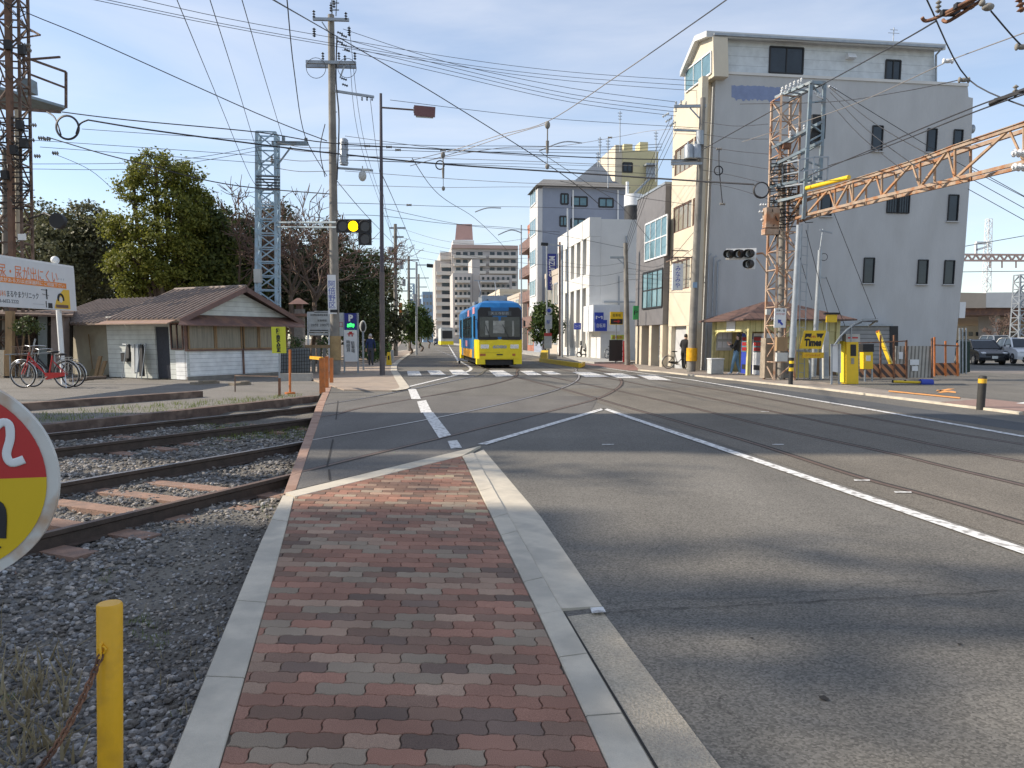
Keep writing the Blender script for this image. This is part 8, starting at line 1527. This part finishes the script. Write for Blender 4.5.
wire('lower parallel strand left of the hanging insulator', [(410, 166, 27), (458, 152, 27), (500, 138, 25), (547, 124, 22)], .008, 'wire_pale')
wire('pale support wire from the hanging insulators to the white building roof pole', [(430, 160, 30), (500, 148, 30), (560, 146, 34), (617, 137, 44), (650, 131, 44), (690, 128, 38)], .008, 'wire_pale', ins=[(610, 137.5, 42, 'i')])
for x0, y0, x1, y1, x2, y2, lb in ((539, 151, 563, 142, 582, 143, 'pale bent pull off arm under the hanging insulator'), (475, 212, 487, 208, 501, 208, 'pale bent pull off arm over the tram street'), (498, 235, 511, 230, 522, 233, 'lower pale bent pull off arm above the tram')):
    m = MB(); m.tube(crom([P(x0, y0, 34), P(x1, y1, 34), P(x2, y2, 34)], 5), .025, 6); solo('pull_off_arm', m, 'galv', lb, 'arm')
wire('trolley wire curving down towards the tram', [(412, 158, 22), (430, 185, 28), (446, 200, 32), (472, 216, 38), (490, 232, 43), (505, 248, 46), (510, 256, 60)], .010)
wire('second trolley wire from the upper middle to the street', [(540, 152, 30), (590, 185, 36), (620, 205, 40), (650, 240, 42)], .008)
wire('trolley wire over the left track going down the street', [(380, 170, 20), (400, 215, 34), (420, 265, 55), (432, 300, 100), (436, 325, 170)], .006)
for i, (y, y1, lb) in enumerate(((161, 164, 'upper'), (204, 207, 'second'), (216, 230, 'third'), (186, 187, 'pale'))): wire(lb+' thin cross wire between the street lamp and the right buildings', [(337, y-1, YP), (382, y, YP), (450, (y+y1)/2+1, 38), (530, y1, 44), (625, y1+18 if i == 2 else y1+3, 46)], .007, 'wire_pale' if i == 3 else 'wire', ins=[(409, y+1, 36, 'i')] if i in (1,) else ())
wire('diagonal line from the utility pole down to the second pole', [(337, 181, YP), (365, 214, 42), (395, 245, 66)], .014)
for i, (y, lb) in enumerate(((26, 'outer'), (64, 'middle'), (97, 'inner'))): wire(lb+' line dropping from the utility pole crossarms towards the distant poles', [((349, 350, 370)[i], y, YP), ((366, 362, 380)[i], (150, 150, 175)[i], 42), ((392, 393, 393)[i], (228, 238, 248)[i], 67)], .009)
for i in range(5): wire(('first', 'second', 'third', 'fourth', 'fifth')[i]+' line between the second and the third distant poles on the left', [(397-i*.5, 229+i*7, 67), (404, 250+i*4.5, 80), (409, 262+i*5, 95)], .012)
for i in range(4): wire(('first', 'second', 'third', 'fourth')[i]+' line from the second distant pole across the street sky', [(400, 228+i*9, 67), (440, 240+i*7, 62), (480, 244+i*8, 60), (530, 238+i*10, 62)], .009)
wire('thick catenary from the right mast up to the top right insulator frame', [(702, 150, 33), (770, 112, 28.6), (829, 81, 27), (900, 42, 20), (936, 21, 15)], .016)
wire('double catenary rising right over the grey wall, upper strand', [(808, 176, 27), (880, 146, 22), (972, 108, 16), (1040, 85, 13)], .014)
wire('double catenary rising right over the grey wall, lower strand', [(828, 166, 27), (880, 149, 22), (972, 113, 16), (1040, 89, 13)], .014)
wire('wire falling from the top right frame to the crossing insulator', [(922, -10, 13), (927, 0, 13.4), (968, 79, 16), (1040, 112, 13)], .012, ins=[(964, 80, 16, 'i')])
wire('wire from the frame insulator down to the right edge', [(991, 11, 13), (1022, 46, 13.5), (1050, 66, 13.5)], .012, ins=[(1022, 47, 13.5, 'i')])
wire('pale wire crossing the attic to the right edge', [(742, 142, 30), (844, 108, 24), (934, 68, 18), (948, 61, 17), (1040, 27, 13)], .007, 'wire_pale', ins=[(948, 61, 17, 'w')])
wire('flat line from the mast top over the grey wall to the crossing insulator', [(740, 104, 30), (829, 102, 27), (900, 92, 21), (964, 79, 16)], .010)
for i, (a, b, c, d) in enumerate(((830, 88, 935, 158), (830, 92, 915, 166), (826, 98, 905, 172), (830, 86, 1040, 205))): wire(('first', 'second', 'third', 'longest')[i]+' line falling right from the mast top behind the gantry', [(a, b, 27), (c, d, 20 if i < 3 else 30)], .010, sag=.15)
for i, (x0, y0, x1, y1, lb) in enumerate(((834, 213, 877, 322, 'guy wire in front of the grey wall, rightmost'), (806, 230, 829, 318, 'guy wire beside the antenna pole, steep'), (826, 277, 845, 326, 'short guy wire right of the antenna pole'), (795, 240, 812, 300, 'guy wire close to the steel pole'))): wire(lb, [(x0, y0, 28.5), (x1, y1, 31)], .010, grp='guy wires by the mast')
for i in range(6): wire(('first', 'second', 'third', 'fourth', 'fifth', 'sixth')[i]+' line from the right utility pole to the rusty mast', [(703, 122+i*12, 36), (735, 126+i*12.5, 32), (768, 124+i*15, YR)], .009)
for i in range(4): wire(('first', 'second', 'third', 'fourth')[i]+' line falling left from the right pole crossarm to the short pole', [(672+i*2, 116+i*4, 36), (650, 165+i*8, 40), (627, 238+i*5, 46)], .010)
for i in range(4): wire(('first', 'second', 'third', 'fourth')[i]+' sagging service line between the short pole and the right pole', [(627, 262+i*6, 46), (660, 266+i*4, 40), (694, 232+i*16, 36)], .009)
for i in range(3): wire(('upper', 'middle', 'lower')[i]+' service line between the short pole and the slim poles', [(627, 262+i*9, 46), (596, 266+i*10, 52), (562, 262+i*9, 62)], .010)
wire('hanging cable with a coil before the grey wall corner', [(719, 148, 33), (719, 165, 33), (721, 190, 33), (722.5, 204, 33)], .02, ins=[(719, 149, 33, 'i'), (722.5, 204, 33, 'i')])
m = MB(); [m.ring(P(718.5, 170.5, 33), (1, 0, 0), (0, 0, 1), .17+k*.01, .02, 18, 5) for k in range(2)]; solo('cable_coil', m, 'wire', 'small black cable coil hanging before the grey wall corner', 'cable coil')
m = MB(); [m.ring(P(440, 165, 33), (1, 0, 0), (0, 0, 1), .17+k*.01, .02, 18, 5) for k in range(2)]; solo('cable_coil', m, 'wire', 'small cable coil on the thick bundle right of the street lamp', 'cable coil')
wire('wire across the sky above the viaduct', [(955, 248, 100), (1040, 233, 100)], .04, grp=None); wire('lower wire above the viaduct', [(955, 272, 105), (1040, 271, 105)], .04, grp=None)
for i in range(3): wire(('upper', 'middle', 'lower')[i]+' line right of the grey building falling to the right edge', [(968, 165+i*12, 26), (1040, 205+i*12, 26)], .010)
for i, (x0, y0, ya, x1, y1, Y) in enumerate(((345, 156, 160, 640, 166, 34), (345, 160, 166, 655, 174, 34), (390, 100, 118, 700, 128, 36), (345, 171, 183, 700, 186, 35), (382, 208, 226, 560, 232, 45), (440, 251, 262, 585, 268, 55), (345, 136, 150, 560, 158, 33), (560, 181, 196, 700, 206, 38))):
    wire(('first', 'second', 'third', 'fourth', 'fifth', 'sixth', 'seventh', 'eighth')[i]+' faint cross street line from the top, between the lamp and the right buildings', [(x0, y0, YP), ((x0+x1)/2, ya, Y), (x1, y1, Y)], .009, 'wire' if i % 3 else 'wire_pale')
# top right insulator frame hung in the wires
t = thing('section_insulator', 'rusty section insulator frame hanging in the wires at the top right', 'insulator', P(960, 8, 13)); quick('frame', 'rust', t, lambda m: (m.tube(crom([P(922, 17.5, 14), P(926, 21, 14), P(940, 16, 13.8), P(975, -3, 13)], 4), .03, 7), m.tube(crom([P(943, 20, 14), P(950, 20.5, 13.8), P(985, -2, 13)], 4), .03, 7), m.bar(P(945, 15, 13.7), P(980, -4, 13), .06))); quick('insulator', 'conc_pole', t, lambda m: (insulator(m, P(938, 13, 13.8), UP, 3, .05, .2), m.ball(P(988, 7, 13), (.10, .07, .06)), m.ball(P(982, 3, 13), .05))) ; quick('clamp', 'black', t, lambda m: (m.box(P(950, 13, 13.7), (.3, .1, .08)), m.box(P(964, 6, 13.4), (.3, .1, .08))))
t = thing('section_insulator', 'dark section insulator in the double catenary at the right edge', 'insulator', P(1005, 98, 14)); quick('frame', 'black', t, lambda m: (m.tube([P(990, 104, 14.5), P(1006, 97, 14.2), P(1040, 84, 13.5)], .04, 7), m.bar(P(995, 100, 14.4), P(1036, 88, 13.5), .05))); quick('insulator', 'conc_pole', t, lambda m: insulator(m, P(1015, 97, 14), UP, 3, .05, .2))
t = thing('insulator', 'brown ribbed insulator at the very top right corner', 'insulator', P(1018, 0, 12)); quick('body', 'rust', t, lambda m: insulator(m, P(1022, 12, 12), V((-.25, 0, 1)), 5, .07, .35))
# rooftop masts on the right buildings
for i, (x, y0, y1, Y) in enumerate(((620, 111, 150, 96), (600, 137, 165, 80), (608, 139, 186, 79), (656, 131, 180, 95), (598, 152, 165, 79.5))):
    t = thing('rooftop_antenna', ('tall thin antenna on the pale yellow building', 'thin antenna over the pale gable', 'antenna mast on the blue grey building roof', 'dark antenna mast right of the pale yellow building', 'small cross antenna on the gable tip')[i], 'antenna', P(x, y1, Y)); quick('mast', 'galv', t, lambda m: m.tube([P(x, y1+2, Y), P(x, y0, Y)], .06, 6)); quick('crossbars', 'galv', t, lambda m: [m.bar(P(x-2.2+k*.3, y0+2+k*3, Y), P(x+2.2-k*.3, y0+2.2+k*3, Y), .07) for k in range(3)])
# ================================================================ UNSEEN CASTERS ADDED LEFT OF THE VIEW TO SHADE THE ROAD
def slab_b(label, x0, x1, y0, y1, z, mat):
    b = thing('apartment_building', label, 'building', (x0, y0, -.2)); quick('wall', mat, b, lambda m: m.box(((x0+x1)/2, (y0+y1)/2, z/2-.1), (x1-x0, y1-y0, z))); quick('roof', 'concrete', b, lambda m: m.box(((x0+x1)/2, (y0+y1)/2, z+.05), (x1-x0+.4, y1-y0+.4, .28)))
    for r in range(int(z/3)):
        for k in range(2): yy = y0+1.2+k*(y1-y0)/2; window(b, [V((x1, yy, 1+r*3)), V((x1, yy+1.5, 1+r*3)), V((x1, yy+1.5, 2.3+r*3)), V((x1, yy, 2.3+r*3))], V((1, 0, 0)), 'galv', 'glass', 2, 1, .06)
slab_b('tall narrow cream apartment building, unseen, added to shade the crossing', -40, -28, 12.2, 17.4, 30, 'cream')  # unseen block added to throw the shadow band over the crossing
slab_b('broad beige apartment building far left, unseen, added to shade the footway', -62, -45, -12, 8.5, 31.7, 'beige_far')  # unseen block added and sized for the soft shade on the footway
for i, (x, y, zc, rx, rz, nc, nl) in enumerate(((-30, 5.2, 22.6, 2.6, 1.6, 60, 20), (-31, 1.6, 24.5, 2.0, 1.4, 40, 20), (-30, 10.2, 20.8, 1.6, 1.2, 26, 20))):  # sparse unseen trees added to vary the shade
    tree(('tall poplar, unseen, added to vary the shade', 'taller poplar behind the first, unseen, added for its shade', 'slimmer poplar, unseen, added for its shade')[i], (x, y, -.2), [(V((x, y, zc)), (rx, rx*.8, rz)), (V((x+.8, y+.6, zc-1.2)), (rx*.6, rx*.6, rz))], 'leaf_dark', nc, nl, .22, 200+i, cr=.45)
# ================================================================ CAMERA, SUN, SKY
cd = bpy.data.cameras.new('camera'); cam = bpy.data.objects.new('camera', cd); COL.objects.link(cam); SC.camera = cam
cd.sensor_width = 36; cd.lens = F/1024*36; cd.shift_y = (YC-384)/1024; cd.clip_start = .05; cd.clip_end = 4000
cam.location = (0, 0, H); cam.rotation_euler = (R(90)-PITCH, 0, 0)
EL = R(35); AZ = R(-88)
sl = bpy.data.lights.new('sun', 'SUN'); sl.energy = 4.4; sl.angle = R(.53); sl.color = (1.0, .89, .74)
so = bpy.data.objects.new('sun', sl); COL.objects.link(so)
sdir = V((math.sin(AZ)*math.cos(EL), math.cos(AZ)*math.cos(EL), math.sin(EL)))
so.rotation_euler = sdir.to_track_quat('Z', 'Y').to_euler(); so.location = sdir*60
w = bpy.data.worlds.new('World'); SC.world = w; w.use_nodes = True; nd = w.node_tree.nodes; lk_ = w.node_tree.links
bg = nd['Background']; sky = nd.new('ShaderNodeTexSky'); sky.sky_type = 'NISHITA'; sky.sun_disc = False; sky.sun_elevation = EL; sky.sun_rotation = AZ
sky.air_density = 1.0; sky.dust_density = .35; sky.ozone_density = 2.2; sky.altitude = 0
tc = nd.new('ShaderNodeTexCoord'); mp = nd.new('ShaderNodeMapping'); mp.inputs['Scale'].default_value = (1.2, 1.2, 5.5); mp.inputs['Rotation'].default_value = (.25, .2, .4); lk_.new(tc.outputs['Generated'], mp.inputs[0])
no = nd.new('ShaderNodeTexNoise'); no.inputs['Scale'].default_value = 1.9; no.inputs['Detail'].default_value = 9; no.inputs['Roughness'].default_value = .55; no.inputs['Distortion'].default_value = .6; lk_.new(mp.outputs[0], no.inputs[0])
mr = nd.new('ShaderNodeMapRange'); mr.inputs[1].default_value = .36; mr.inputs[2].default_value = .75; mr.inputs[3].default_value = .19; mr.inputs[4].default_value = .5; lk_.new(no.outputs[0], mr.inputs[0])
mx = nd.new('ShaderNodeMix'); mx.data_type = 'RGBA'; lk_.new(mr.outputs[0], mx.inputs[0]); lk_.new(sky.outputs[0], mx.inputs[6]); mx.inputs[7].default_value = (5.5, 5.55, 5.85, 1)
lk_.new(mx.outputs[2], bg.inputs[0]); bg.inputs[1].default_value = .135
SC.view_settings.view_transform = 'Standard'; SC.view_settings.look = 'None'; SC.view_settings.exposure = EXPO; SC.view_settings.gamma = 1
SC.cycles.max_bounces = 6; SC.cycles.transparent_max_bounces = 8; SC.cycles.use_denoising = True
